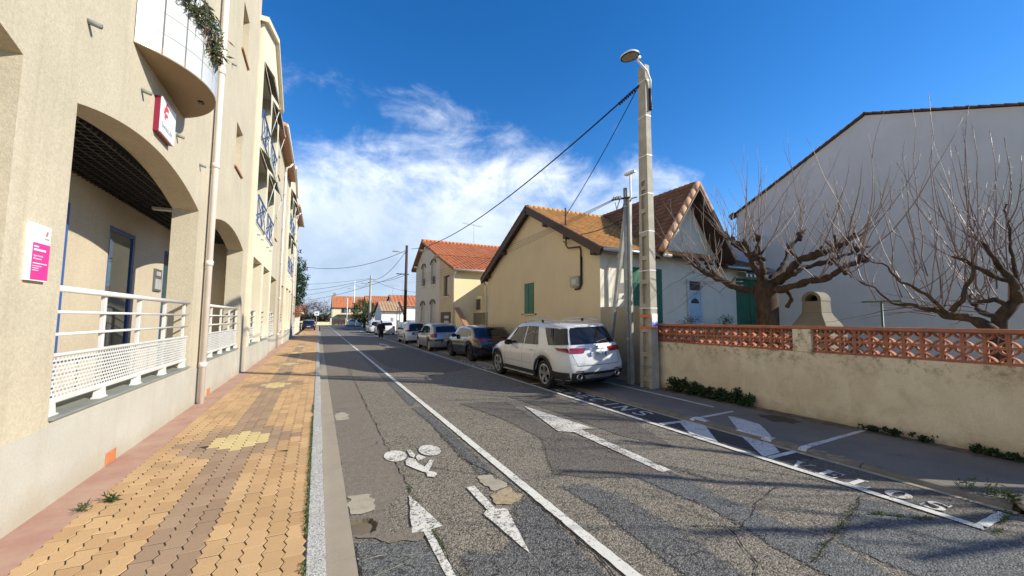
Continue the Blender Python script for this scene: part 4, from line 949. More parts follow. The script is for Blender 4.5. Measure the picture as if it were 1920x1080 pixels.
lme = q.mesh('lattice_block', recalc=True); lme.materials.append(TERRADARK)
for a, nb in ((4.445, 18), (1.065, 15)):
    pitch = (3.74 if nb == 18 else 3.06) / nb
    for k in range(nb):
        for r_ in range(2): place('lattice_block', lme, gw, (7.985 + rn(-0.003, 0.003), a + (k + 0.5) * pitch, 1.358 + r_ * 0.1985), (0, 0, rn(-0.01, 0.01)), scale=(1, pitch / 0.2, 1))
gw2 = thing('boundary_wall', 'taller grey cement wall behind the leaning metal strut', 'wall', (8.0, 9.1, 0.1))
MB().box(WX + 0.01, 8.10, 8.205, 10.05, 0.0, 2.19).build('wall_base', GREYCON, gw2, bevel=0.01)
gw3 = thing('garden_wall', 'beige garden wall beyond the gateway behind the viewer', 'wall', (8.0, -4, 0.1))
MB().box(WX, 8.10, -7, -2.4, 0.0, 1.245).build('wall_base', WALLM, gw3, bevel=0.006)
struct(MB().add([(8.09, -8, 0.13), (17.5, -8, 0.13), (17.5, 10.1, 0.13), (8.09, 10.1, 0.13)], [(0, 1, 2, 3)]).build('garden_ground', LAWN))

def tile_field(m, o, u, v, nu, nv, du, dv, amp=0.035, step=0.03, seg=4, jit=0.006, clip=None):
    """overlapping curved tiles; o = lower corner at the eave, u along the eave, v up the slope"""
    o, u, v = Vector(o), Vector(u).normalized(), Vector(v).normalized(); n_ = u.cross(v).normalized()
    if n_.z < 0: n_ = -n_
    prof = [(k / seg, amp * math.sin(PI * min(1, k / seg * 1.25)) if k / seg < 0.8 else 0.0) for k in range(seg + 1)]
    for j in range(nv):
        for i in range(nu):
            if clip and not clip((i + 0.5) * du, (j + 0.5) * dv): continue
            b = o + u * (i * du) + v * (j * dv) + n_ * rn(-jit, jit); vs = []
            for (t, h) in prof: vs.append(b + u * (t * du) + n_ * (h + step))
            for (t, h) in prof: vs.append(b + u * (t * du) + v * (dv * 1.12) + n_ * (h * 0.8))
            for (t, h) in prof: vs.append(b + u * (t * du) + n_ * (h * 0.2 - 0.01))
            s = seg + 1
            m.add(vs, [(k, k + 1, s + k + 1, s + k) for k in range(seg)] + [(2 * s + k, 2 * s + k + 1, k + 1, k) for k in range(seg)])
def tilemat(name, a, b, moss=(0.16, 0.12, 0.03), mo=0.45):
    s = NT(name); g_ = s.n('ShaderNodeNewGeometry')
    c = s.ramp(g_.outputs['Random Per Island'], [(0.0, a), (1.0, b)])
    c = s.mix(s.ramp(s.noise(1.6, 6, 0.7), [(0.42, 0.0), (0.7, mo)]), c, moss)
    c = s.mix(s.ramp(s.noise(9, 5, 0.7), [(0.55, 0.0), (0.75, 0.4)]), c, tuple(x * 0.4 for x in a))
    return s.out(c, 0.88)
TY = tilemat('ochre_lichen_tile', (0.40, 0.19, 0.065), (0.58, 0.30, 0.10), (0.48, 0.31, 0.07), 0.5)
TB = tilemat('brown_tile', (0.20, 0.092, 0.045), (0.30, 0.145, 0.07), (0.12, 0.075, 0.03), 0.5)
TO = tilemat('orange_tile', (0.50, 0.16, 0.065), (0.62, 0.23, 0.095), (0.34, 0.15, 0.06), 0.5)
TR = tilemat('red_tile', (0.52, 0.125, 0.06), (0.58, 0.17, 0.08), (0.40, 0.12, 0.06), 0.3)
TC = tilemat('pale_canal_tile', (0.47, 0.30, 0.17), (0.58, 0.38, 0.22), (0.24, 0.17, 0.10), 0.5)
YELLOW = render_wall('ochre_render', (0.66, 0.535, 0.34), 30, 0.12, 0.10, (0.42, 0.28, 0.13), 0.06, 0.035)
OFFW = render_wall('offwhite_render', (0.69, 0.635, 0.53), 45, 0.2, 0.2, (0.4, 0.36, 0.3), 0.10, 0.05)
GREYW = render_wall('greywhite_render', (0.72, 0.68, 0.615), 40, 0.15, 0.22, (0.50, 0.47, 0.42), 0.07, 0.03)
PALEY = render_wall('pale_yellow_render', (0.80, 0.665, 0.39), 45, 0.12, 0.10, (0.5, 0.4, 0.24), 0.05, 0.03)
BEIGEH = render_wall('beige_house_render', (0.52, 0.42, 0.27), 45, 0.15, 0.16, None, 0.08, 0.04)
CEMENT = render_wall('cement_render', (0.56, 0.52, 0.46), 35, 0.3, 0.22, (0.36, 0.32, 0.27), 0.10, 0.06)
WHITEW = render_wall('white_render', (0.78, 0.77, 0.74), 45, 0.12, 0.10, None, 0.04, 0.03)

# --- ochre house, gable to the street
yh = thing('house', 'ochre house with dark eaves, green shutter and lichen-yellow tiled roof', 'house', (WX, 14.7, 0.1))
Y0, Y1, YR = 10.06, 19.25, 14.55
m = MB(); m.prism([(Y0, 0.0), (Y1, 0.0), (Y1, 3.92), (YR, 6.32), (Y0, 4.02)], 'x', WX, WX + 0.3); m.build('gable_wall', YELLOW, yh)
MB().box(WX + 0.004, 10.245, Y0 - 0.02, Y0 - 0.002, 0.0, 4.02).build('front_wall', OFFW, yh); MB().box(WX + 0.301, 17, Y1 - 0.3, Y1 - 0.01, 0, 3.9).build('back_wall', OFFW, yh)
zr, ze = 6.46, 3.98; sl1 = Vector((0, YR - (Y0 - 0.38), zr - ze)); sl2 = Vector((0, YR - (Y1 + 0.35), zr - 3.86))
rf = MB(); xr0, xr1 = 7.62, 12.6
rf.prism([(Y0 - 0.38, ze - 0.02), (YR, zr - 0.02), (YR, zr - 0.12), (Y0 - 0.38, ze - 0.10)], 'x', xr0 + 0.05, xr1); rf.prism([(Y1 + 0.35, 3.84), (YR, zr - 0.02), (YR, zr - 0.12), (Y1 + 0.35, 3.76)], 'x', xr0 + 0.05, xr1)
roof = rf.build('roof', BROWNWOOD, yh)
m = MB(); tile_field(m, (xr0 + 0.08, Y0 - 0.40, ze), (1, 0, 0), sl1, 21, 22, 0.235, sl1.length / 22, 0.042, 0.035)
tile_field(m, (xr0 + 0.08, Y1 + 0.37, 3.86), (1, 0, 0), sl2, 21, 12, 0.235, sl2.length / 12, 0.042, 0.035)
o = m.build('roof_tiles', TY, roof, recalc=False); o['kind'] = 'stuff'
for k in range(21): MB().tube([(xr0 + 0.06 + k * 0.235, YR, zr + 0.03), (xr0 + 0.30 + k * 0.235, YR, zr + 0.045)], [0.085, 0.095], 8).build('ridge_tile', TY, roof, True)
nseg = 16
for s_, (ya, za) in enumerate(((Y0 - 0.40, ze), (Y1 + 0.37, 3.86))):
    for k in range(nseg):
        a, b = k / nseg, (k + 1.08) / nseg
        MB().beam((xr0 + 0.06, lerp(ya, YR, a), lerp(za, zr, a) + 0.055), (xr0 + 0.06, lerp(ya, YR, b), lerp(za, zr, b) + 0.07), 0.17, 0.035).build('verge_tile', TB, roof)
    bb = MB().beam((xr0 + 0.03, ya + (0.0), za - 0.10), (xr0 + 0.03, YR, zr - 0.11), 0.07, 0.27); bb.beam((xr0 + 0.16, ya, za - 0.06), (xr0 + 0.16, YR, zr - 0.07), 0.20, 0.05); bb.build('barge_board', BROWNWOOD, yh)
for t_2, yb_ in ((0.10, Y0 - 0.4), (0.42, Y0 - 0.4), (0.72, Y0 - 0.4), (0.12, Y1 + 0.37), (0.5, Y1 + 0.37)):
    yy = lerp(yb_, YR, t_2); zz = lerp(ze, zr, t_2) - 0.30
    MB().box(xr0 + 0.05, WX + 0.05, yy - 0.11, yy + 0.11, zz - 0.09, zz + 0.09).build('rafter_end', BROWNWOOD, yh, bevel=0.03)
gt = MB().tube([(7.70, Y0 - 0.46, 3.95), (10.5, Y0 - 0.46, 3.93)], 0.065, 10).build('gutter', ZINC, yh, True)
MB().tube([(8.35, Y0 - 0.45, 3.9), (8.32, Y0 - 0.3, 3.72), (8.18, Y0 - 0.06, 3.45), (8.16, Y0 - 0.05, 3.2), (8.16, Y0 - 0.05, 1.5)], 0.04, 10).build('downpipe', ZINC, yh, True)
MB().tube([(7.78, Y1 + 0.42, 3.85), (7.80, Y1 + 0.2, 3.6), (7.84, Y1 + 0.06, 3.5), (7.84, Y1 + 0.06, 0.1)], 0.04, 8).build('downpipe', ZINC, yh, True)
def shutter(parent, axis, c0, a, b, z0, z1, planks, out=0.035):
    """closed plank shutter leaf; axis 'x' hangs in a wall facing -x at x = c0"""
    w_ = (b - a) / planks; root = None
    for k in range(planks):
        mm = MB(); p0, p1 = a + k * w_ + 0.003, a + (k + 1) * w_ - 0.003
        if axis == 'x': mm.box(c0 - out, c0 - 0.001, p0, p1, z0, z1)
        else: mm.box(p0, p1, c0 - out, c0 - 0.001, z0, z1)
        if root is None: root = mm.build('shutter', GREEN, parent, bevel=0.003)
        else: mm.build('plank', GREEN, root, bevel=0.003)
    for z in (z0 + 0.17 * (z1 - z0), z1 - 0.17 * (z1 - z0)):
        mm = MB()
        if axis == 'x': mm.box(c0 - out - 0.018, c0 - out - 0.001, a + 0.02, b - 0.02, z - 0.04, z + 0.04)
        else: mm.box(a + 0.02, b - 0.02, c0 - out - 0.018, c0 - out - 0.001, z - 0.04, z + 0.04)
        mm.build('ledge', GREEN, root)
    return root
shutter(yh, 'x', WX, 14.32, 14.70, 2.03, 3.30, 2); shutter(yh, 'x', WX, 14.72, 15.10, 2.03, 3.30, 2)
MB().box(WX - 0.07, WX + 0.02, 14.24, 15.18, 1.97, 2.02).build('window_sill', YELLOW, yh); MB().box(WX - 0.012, WX, 14.2, 15.2, 3.31, 3.42).build('lintel', YELLOW, yh)
for y_ in (14.12, 15.30): MB().box(WX - 0.05, WX, y_ - 0.015, y_ + 0.015, 1.98, 2.03).build('shutter_stop', DARKMETAL, yh)
RUST = simple('rusty_iron', (0.075, 0.032, 0.022), 0.75, var=0.35, scale=12)
MB().tube([(WX - 0.16, 11.74, 5.75), (WX - 0.16, 11.70, 4.38), (WX - 0.14, 11.60, 4.28), (WX - 0.06, 11.02, 4.24), (WX - 0.045, 10.99, 4.1), (WX - 0.045, 10.99, 3.1)], 0.028, 8).build('cable_mast', RUST, yh, True)
MB().tube([(WX - 0.02, 12.1, 4.62), (WX - 0.16, 11.7, 4.45)], 0.014, 6).build('mast_stay', RUST, yh)
MB().tube([(WX - 0.05, 10.96, 3.9), (WX - 0.05, 10.97, 3.0), (WX - 0.06, 11.05, 2.84), (WX - 0.06, 11.3, 2.82)], 0.03, 8).build('cable_loop', CABLE, yh, True)
mb_ = MB().box(WX - 0.14, WX, 11.02, 11.52, 2.90, 3.26).build('meter_box', simple('meter_grey', (0.36, 0.33, 0.27), 0.6), yh, bevel=0.015)
MB().box(WX - 0.16, WX - 0.14, 11.13, 11.38, 2.98, 3.16).build('meter_window', simple('meter_glass', (0.5, 0.5, 0.48), 0.2), mb_, bevel=0.004)
shutter(yh, 'y', Y0 - 0.021, 8.90, 9.72, 0.6, 3.52, 5); shutter(yh, 'y', Y0 - 0.021, 9.74, 10.50, 0.6, 3.52, 5)
MB().box(8.80, 10.24, Y0 - 0.06, Y0 - 0.021, 3.53, 3.66).build('lintel', OFFW, yh)

# --- house with steep gable facing the camera
gh = thing('house', 'white house with steep brown gable and pale blue door behind the bare tree', 'house', (11.75, 10.0, 0.1))
GX0, GX1, GC, GY = 10.25, 13.25, 11.75, 10.05
m = MB(); m.prism([(GX0, 0.0), (GX1, 0.0), (GX1, 4.2), (GC, 6.26), (GX0, 4.2)], 'y', GY, GY + 0.3); m.box(GX0, GX0 + 0.28, GY + 0.301, 16, 0, 4.15); m.box(GX1, 16.6, 10.1, 10.4, 0.0, 3.85); m.build('front_wall', OFFW, gh)
sA = Vector((GC - (GX0 - 0.28), 0, 6.50 - 3.98)); sB = Vector((GC - (GX1 + 0.28), 0, 6.50 - 3.98)); y_a, y_b = 9.45, 15.2
rf = MB(); rf.prism([(GX0 - 0.28, 3.96), (GC, 6.48), (GC, 6.36), (GX0 - 0.28, 3.84)], 'y', y_a + 0.05, y_b); rf.prism([(GX1 + 0.28, 3.96), (GC, 6.48), (GC, 6.36), (GX1 + 0.28, 3.84)], 'y', y_a + 0.05, y_b); roof2 = rf.build('roof', BROWNWOOD, gh)
m = MB(); tile_field(m, (GX0 - 0.30, y_a + 0.06, 3.98), (0, 1, 0), sA, 24, 14, 0.235, sA.length / 14, 0.03, 0.03); tile_field(m, (GX1 + 0.30, y_a + 0.06, 3.98), (0, 1, 0), sB, 24, 14, 0.235, sB.length / 14, 0.03, 0.03)
o = m.build('roof_tiles', TB, roof2, recalc=False); o['kind'] = 'stuff'
CLAYV = tilemat('pale_verge_clay', (0.50, 0.27, 0.15), (0.60, 0.36, 0.22), (0.3, 0.2, 0.12), 0.3)
for xa in (GX0 - 0.30, GX1 + 0.30):
    for k in range(8):
        a, b = k / 8, (k + 1.04) / 8
        MB().tube([(lerp(xa, GC, a), y_a + 0.04, lerp(3.98, 6.50, a) + 0.06), (lerp(xa, GC, b), y_a + 0.04, lerp(3.98, 6.50, b) + 0.08)], [0.105, 0.098], 10).build('verge_tile', CLAYV, roof2, True)
    MB().beam((xa, y_a + 0.08, 3.86), (GC, y_a + 0.08, 6.38), 0.05, 0.24, (0, 1, 0)).build('barge_board', BROWNWOOD, gh)
    mm = MB(); mm.add([(xa, y_a + 0.1, 3.80), (GC, y_a + 0.1, 6.32), (GC, GY, 6.32), (xa, GY, 3.80)], [(0, 1, 2, 3)]); so = mm.build('soffit', BROWNWOOD, gh)
for k in range(24): MB().tube([(GC, y_a + 0.06 + k * 0.24, 6.56), (GC, y_a + 0.32 + k * 0.24, 6.58)], [0.09, 0.1], 8).build('ridge_tile', TB, roof2, True)
for k in range(4):
    pass
PBLUE = simple('pale_blue_door_paint', (0.36, 0.50, 0.62), 0.4, var=0.1); DFRAME = simple('pale_grey_frame', (0.52, 0.55, 0.58), 0.5)
dr = MB().box(11.80, 12.36, GY - 0.035, GY - 0.003, 0.2, 2.78).build('door', PBLUE, gh, bevel=0.006)
MB().box(11.70, 11.795, GY - 0.06, GY + 0.01, 0.13, 3.25).box(12.365, 12.46, GY - 0.06, GY + 0.01, 0.13, 3.25).box(11.795, 12.365, GY - 0.06, GY + 0.01, 2.79, 2.86).box(11.795, 12.365, GY - 0.06, GY + 0.01, 3.18, 3.25).build('door_frame', DFRAME, gh)
MB().box(11.798, 12.362, GY - 0.02, GY - 0.004, 2.862, 3.178).build('transom_pane', FARGLASS, gh)
for (a, b, c, d) in ((11.88, 12.04, 1.0, 2.2), (12.12, 12.28, 1.0, 2.2)): MB().box(a, b, GY - 0.045, GY - 0.034, c, d).build('door_panel', PBLUE, dr, bevel=0.01)
MB().prism([(12.08 + 0.2 * math.cos(math.radians(t)), 2.40 + 0.18 * math.sin(math.radians(t))) for t in range(0, 181, 20)], 'y', GY - 0.045, GY - 0.033).build('fan_light', FARGLASS, dr)
MB().tube([(11.86, GY - 0.07, 1.35), (11.86, GY - 0.05, 1.35)], 0.02, 8).build('handle', DARKMETAL, dr)
shutter(gh, 'y', 10.1, 14.45, 15.20, 0.5, 3.42, 4); shutter(gh, 'y', 10.1, 15.22, 15.95, 0.5, 3.42, 4)
MB().box(14.4, 16.0, 9.98, 10.08, 3.44, 3.50).build('lintel', DFRAME, gh)
for k in range(12): MB().add([(14.45 + k * 0.12, 10.09, 3.78), (14.57 + k * 0.12, 10.09, 3.78), (14.57 + k * 0.12, 9.75, 3.58), (14.45 + k * 0.12, 9.75, 3.58), (14.57 + k * 0.12, 9.745, 3.46), (14.45 + k * 0.12, 9.745, 3.46)], [(0, 1, 2, 3), (3, 2, 4, 5)]).build('awning_strip', WHITE if k % 2 else GREEN, gh)
sW = Vector((0, 2.6, 1.0))
rf = MB().prism([(9.72, 3.78), (12.5, 4.85), (12.5, 4.75), (9.72, 3.68)], 'x', GX1 + 0.1, 16.7).build('wing_roof', BROWNWOOD, gh)
m = MB(); tile_field(m, (GX1 + 0.12, 9.70, 3.80), (1, 0, 0), sW, 11, 10, 0.235, 0.28, 0.035, 0.03); o = m.build('roof_tiles', TB, rf, recalc=False); o['kind'] = 'stuff'
MB().tube([(GX1 + 0.2, 9.66, 3.76), (16.7, 9.66, 3.74)], 0.06, 8).build('gutter', ZINC, gh, True)

# --- tall plain gable of the big house on the right
bh = thing('house', 'tall plain grey-white house gable rising behind the fruit tree', 'house', (17, 6.8, 0.1))
m = MB(); m.prism([(1.8, 0.0), (11.72, 0.0), (11.72, 6.62), (6.80, 9.0), (1.8, 7.02)], 'x', 17.0, 27.0); m.build('gable_wall', GREYW, bh)
for ya, za, nm in ((11.95, 6.56, 0), (1.5, 6.95, 1)):
    rr = MB().beam((22.05, ya, za), (22.05, 6.80, 9.07), 10.1, 0.04, (0, 0, 1)).build('roof', TB, bh)
    kk = 22
    for k in range(kk): MB().beam((16.93, lerp(ya, 6.8, k / kk), lerp(za, 9.07, k / kk) - 0.01), (16.93, lerp(ya, 6.8, (k + 1.1) / kk), lerp(za, 9.07, (k + 1.1) / kk) + 0.012), 0.10, 0.028).build('verge_tile', TB, rr)
MB().beam((16.9, 11.95, 6.50), (16.9, 11.70, 6.62), 0.16, 0.22).build('eave_end', BROWNWOOD, bh)
lw_ = thing('boundary_wall', 'low pinkish wall linking the steep gabled house to the tall gable', 'wall', (16.8, 13, 0.1))
MB().box(16.75, 16.98, 10.45, 15.0, 0.0, 5.4).build('wall_base', GREYW, lw_)

# --- two-storey house farther along
h2 = thing('house', 'two-storey house with arched windows and red tiled roof beyond the ochre house', 'house', (WX, 31, 0.1))
A0, AS, AR, A1 = 25.06, 28.60, 33.2, 36.6
win = [(32.95, 34.35, 4.5, 6.05), (29.75, 31.20, 4.4, 6.05), (32.98, 34.45, 0.2, 2.9), (29.74, 31.15, 0.2, 2.9)]
def arch_hole_wall(m, y0, y1, ztop_fn, holes, x0, x1):
    ys = sorted({y0, y1, *[v for h in holes for v in h[:2]]} | ({AR} if y0 < AR < y1 else set()))
    for a, b in zip(ys, ys[1:]):
        hs = sorted([h for h in holes if h[0] <= a + 1e-6 and h[1] >= b - 1e-6], key=lambda h: h[2]); z = 0.0
        for h in hs:
            if h[2] > z: m.prism([(a, z), (b, z), (b, h[2]), (a, h[2])], 'x', x0, x1)
            c, r = (h[0] + h[1]) / 2, (h[1] - h[0]) / 2; z = h[3] + 0.30
            n = 10
            for k in range(n):
                p0, p1 = lerp(a, b, k / n), lerp(a, b, (k + 1) / n); f = lambda p: h[3] + 0.29 * math.sqrt(max(0, 1 - ((p - c) / r) ** 2))
                m.prism([(p0, f(p0)), (p1, f(p1)), (p1, z), (p0, z)], 'x', x0, x1)
        m.prism([(a, z), (b, z), (b, ztop_fn(b)), (a, ztop_fn(a))], 'x', x0, x1)
zt = lambda y: interp([(AS, 6.30), (AR, 8.12), (A1, 6.28)], y)
m = MB(); arch_hole_wall(m, AS, A1, zt, win, WX, WX + 0.3); m.build('gable_wall', CEMENT, h2)
for h in win:
    w_ = MB().box(WX + 0.14, WX + 0.19, h[0], h[1], h[2], h[3] + 0.3).build('window', simple('grey_curtain', (0.46, 0.43, 0.38), 0.8) if 'grey_curtain' not in MATS else MATS['grey_curtain'], h2)
    for k in range(2): MB().box(WX + 0.125, WX + 0.138, h[0] + 0.1 + k * 0.7, h[0] + 0.6 + k * 0.7, h[2] + 0.1, h[2] + (0.7 if h[2] > 3 else 1.2)).build('pane', FARGLASS, w_)
    MB().box(WX - 0.08, WX + 0.02, h[0] - 0.1, h[1] + 0.1, h[2] - 0.1, h[2]).build('window_sill', OFFW, h2)
    c, r = (h[0] + h[1]) / 2, (h[1] - h[0]) / 2 + 0.06; ar = MB()
    pts = [(c + r * math.cos(math.radians(t)), h[3] + 0.36 * math.sin(math.radians(t))) for t in range(0, 181, 15)]
    for (a, b) in zip(pts, pts[1:]): ar.beam((WX - 0.03, a[0], a[1]), (WX - 0.03, b[0], b[1]), 0.06, 0.07, (1, 0, 0))
    ar.build('window_arch', BROWNWOOD, h2)
m = MB(); m.box(WX, WX + 0.3, A0, 26.14, 0, 5.08); m.box(WX, WX + 0.3, 27.53, AS, 0, 6.0); m.box(WX, WX + 0.3, 26.14, 27.53, 0, 3.34); m.box(WX, WX + 0.3, 26.14, 27.53, 4.78, 5.4)
m.prism([(A0, 5.08), (26.14, 5.08), (26.14, 5.50), (A0, 5.10)], 'x', WX, WX + 0.3); m.prism([(26.14, 5.4), (27.53, 5.4), (27.53, 6.0), (26.14, 5.50)], 'x', WX, WX + 0.3); m.prism([(27.53, 6.0), (AS, 6.0), (AS, 6.28), (27.53, 6.01)], 'x', WX, WX + 0.3)
m.build('side_wall', BEIGEH, h2)
w_ = MB().box(WX + 0.12, WX + 0.17, 26.14, 27.53, 3.34, 4.78).build('window', BROWNWOOD, h2); MB().box(WX + 0.10, WX + 0.119, 26.25, 26.95, 3.44, 4.68).build('pane', MATS['grey_curtain'], w_); MB().box(WX - 0.06, WX + 0.02, 26.05, 27.6, 3.26, 3.34).build('window_sill', OFFW, h2)
gt_ = MB().box(WX - 0.05, WX - 0.001, 25.75, 28.0, 0.3, 2.25).build('gate', BROWNWOOD, h2)
for k in range(4): MB().box(WX - 0.07, WX - 0.051, 26.0, 27.0, 0.8 + k * 0.34, 0.98 + k * 0.34).build('letter_box', simple('box_silver', (0.4, 0.4, 0.38), 0.4) if 'box_silver' not in MATS else MATS['box_silver'], gt_)
m = MB(); m.box(WX + 0.004, 13.5, A0 - 0.03, A0 - 0.002, 0, 5.02); m.box(9.95, 10.35, 22.2, A0 - 0.031, 0, 4.3); m.build('front_wall', PALEY, h2); o = None
MB().box(9.45, 9.94, 24.2, A0 - 0.035, 0, 3.3).build('porch', PALEY, h2); MB().box(9.40, 9.449, 24.3, 24.95, 2.4, 3.1).build('porch_window', FARGLASS, h2)
MB().prism([(A0 - 0.04, 2.46), (A0 - 0.04, 0), (21.6, 0), (21.6, 0.5)], 'x', 7.95, 8.2).build('stair_wall', PALEY, h2)
MB().beam((8.08, A0 - 0.05, 2.50), (8.08, 21.5, 0.55), 0.3, 0.07).build('stair_coping', SILLB, h2)
MB().box(10.36, 18, 25.37, A1, 0, 5.0).box(8.21, 10.35, 25.37, A1, 0, 5.0).build('building_core', PALEY, h2)
s1 = Vector((0, AS - (A0 - 0.45), 6.42 - 5.02)); s2 = Vector((0, AR - AS + 0.25, 8.28 - 6.5)); s3 = Vector((0, AR - (A1 + 0.4), 8.28 - 6.16))
rf = MB(); rf.prism([(A0 - 0.45, 5.0), (AS, 6.40), (AS, 6.30), (A0 - 0.45, 4.90)], 'x', 7.68, 15); rf.prism([(AS - 0.25, 6.44), (AR, 8.26), (AR, 8.14), (AS - 0.25, 6.34)], 'x', 7.55, 15); rf.prism([(A1 + 0.4, 6.14), (AR, 8.26), (AR, 8.14), (A1 + 0.4, 6.04)], 'x', 7.55, 15)
r2 = rf.build('roof', TB, h2)
m = MB(); tile_field(m, (7.65, A0 - 0.47, 5.02), (1, 0, 0), s1, 24, 9, 0.30, s1.length / 9, 0.07, 0.04); tile_field(m, (7.52, AS - 0.26, 6.47), (1, 0, 0), s2, 24, 12, 0.30, s2.length / 12, 0.06, 0.04); tile_field(m, (7.52, A1 + 0.42, 6.16), (1, 0, 0), s3, 24, 7, 0.30, s3.length / 7, 0.06, 0.04)
o = m.build('roof_tiles', TO, r2, recalc=False); o['kind'] = 'stuff'
for k in range(22): MB().tube([(7.55 + k * 0.33, AR, 8.33), (7.9 + k * 0.33, AR, 8.35)], [0.11, 0.12], 8).build('ridge_tile', TO, r2, True)
MB().tube([(7.7, A0 - 0.5, 4.95), (14, A0 - 0.5, 4.93)], 0.07, 8).build('gutter', PIPE, h2, True); MB().tube([(7.86, A0 - 0.45, 4.9), (7.84, A0 - 0.06, 4.5), (7.84, A0 - 0.06, 0.1)], 0.045, 8).build('downpipe', PIPE, h2, True)
for yy in (AS + 0.8, AR - 1.0, AR + 0.6, A1 - 0.6): MB().box(7.57, 7.92, yy - 0.1, yy + 0.1, zt(yy) - 0.30, zt(yy) - 0.12).build('rafter_end', OFFW, h2)
def antenna(loc, h, label, ang=0.0, n=7):
    t = thing('tv_antenna', label, 'antenna', loc); x, y, z = loc
    MB().tube([(x, y, z), (x, y, z + h)], 0.022, 6).build('mast', ZINC, t)
    d = Vector((math.cos(ang), math.sin(ang), 0)); s = Vector((-d.y, d.x, 0)); c = Vector((x, y, z + h - 0.08)); L = h * 0.62
    MB().tube([c - d * L, c + d * L * 0.7], 0.016, 6).build('boom', ZINC, t)
    for k in range(n):
        p = c + d * lerp(-L, L * 0.7, k / (n - 1)); MB().tube([p - s * 0.22 + Vector((0, 0, 0.03)), p + s * 0.22 + Vector((0, 0, 0.03))], 0.010, 5).build('element', ZINC, t)
antenna((12.2, 33.2, 8.3), 1.9, 'thin tv antenna on the red roof of the two-storey house', 0.3)
yf = thing('iron_fence', 'black iron bar fence between the ochre house and the two-storey house', 'fence', (WX, 20.5, 0.1))
MB().box(WX + 0.03, WX + 0.07, 19.3, 21.5, 2.08, 2.13).build('top_rail', DARKMETAL, yf); MB().box(WX + 0.03, WX + 0.07, 19.3, 21.5, 0.55, 0.6).build('bottom_rail', DARKMETAL, yf); MB().box(WX, WX + 0.15, 19.27, 21.6, 0.0, 0.5).build('base_wall', PALEY, yf)
for k in range(15): y_ = 19.36 + k * 0.15; MB().box(WX + 0.035, WX + 0.065, y_ - 0.012, y_ + 0.012, 0.5, 2.08).build('bar', DARKMETAL, yf)

# ------------------------------------------------------------------ trees and garden things
def at(u, v, X):
    """point of the plane x = X that the camera sees at pixel (u, v) of the photograph"""
    d = w(Vector((u - 960, v - 540, F))); return Vector((0, 0, 1.8)) + d * (X / d.x)
BARK = NT('bark')
_c = BARK.mix(BARK.ramp(BARK.noise(9, 6, 0.7, 0.5, stretch=(1, 1, 0.35)), [(0.35, 0.0), (0.68, 1.0)]), (0.022, 0.013, 0.008), (0.105, 0.064, 0.038))
BARK.bump(BARK.noise(16, 6, 0.75, 0.4, stretch=(1, 1, 0.3)), 0.9, 0.03); BARK = BARK.out(_c, 0.9)
TWIG = simple('twig_bark', (0.235, 0.160, 0.120), 0.5, var=0.35, scale=5)
TWIG2 = simple('purple_twig_bark', (0.185, 0.118, 0.105), 0.42, var=0.35, scale=5)
def wob(p, s, a): return Vector((noise.noise(p * s), noise.noise(p * s + Vector((9, 3, 1))), noise.noise(p * s + Vector((2, 7, 5))))) * a
def limb(m, pts, r0, r1, n=8, bumpy=0.12, sub=6):
    P = []
    for a, b in zip(pts, pts[1:]):
        for k in range(sub): P.append(Vector(a).lerp(Vector(b), k / sub))
    P.append(Vector(pts[-1])); Q = [p + wob(p, 2.6, 0.06) + wob(p, 7.0, 0.030) if 0 < i < len(P) - 1 else p for i, p in enumerate(P)]
    R = [lerp(r0, r1, i / (len(P) - 1)) * (1 + bumpy * noise.noise(p * 9) * 1.4 + bumpy * 0.9 * abs(noise.noise(p * 4.3 + Vector((5, 1, 2))))) for i, p in enumerate(P)]
    m.tube(Q, R, n)
def whip(m, p, d, L, r, up, rng, n=7, sides=5, curl=0.22, rmin=0.0028):
    P, R = [p.copy()], [r]; d = d.normalized()
    for k in range(n):
        d = (d + Vector((rng.gauss(0, curl * 0.5), rng.gauss(0, curl * 0.5), rng.gauss(0, curl * 0.4) + up))).normalized()
        p = p + d * (L / n); P.append(p.copy()); R.append(lerp(r, rmin, (k + 1) / n))
    m.tube(P, R, sides); return P
def knob(m, p, r, seed):
    bm = bmesh.new(); bmesh.ops.create_icosphere(bm, subdivisions=2, radius=r)
    for v in bm.verts: v.co = v.co * (1 + 0.5 * noise.noise(v.co * 12 + Vector((seed * 3.1, 0, 0)))) + p
    m.add([v.co for v in bm.verts], [[v.index for v in f.verts] for f in bm.faces]); bm.free()

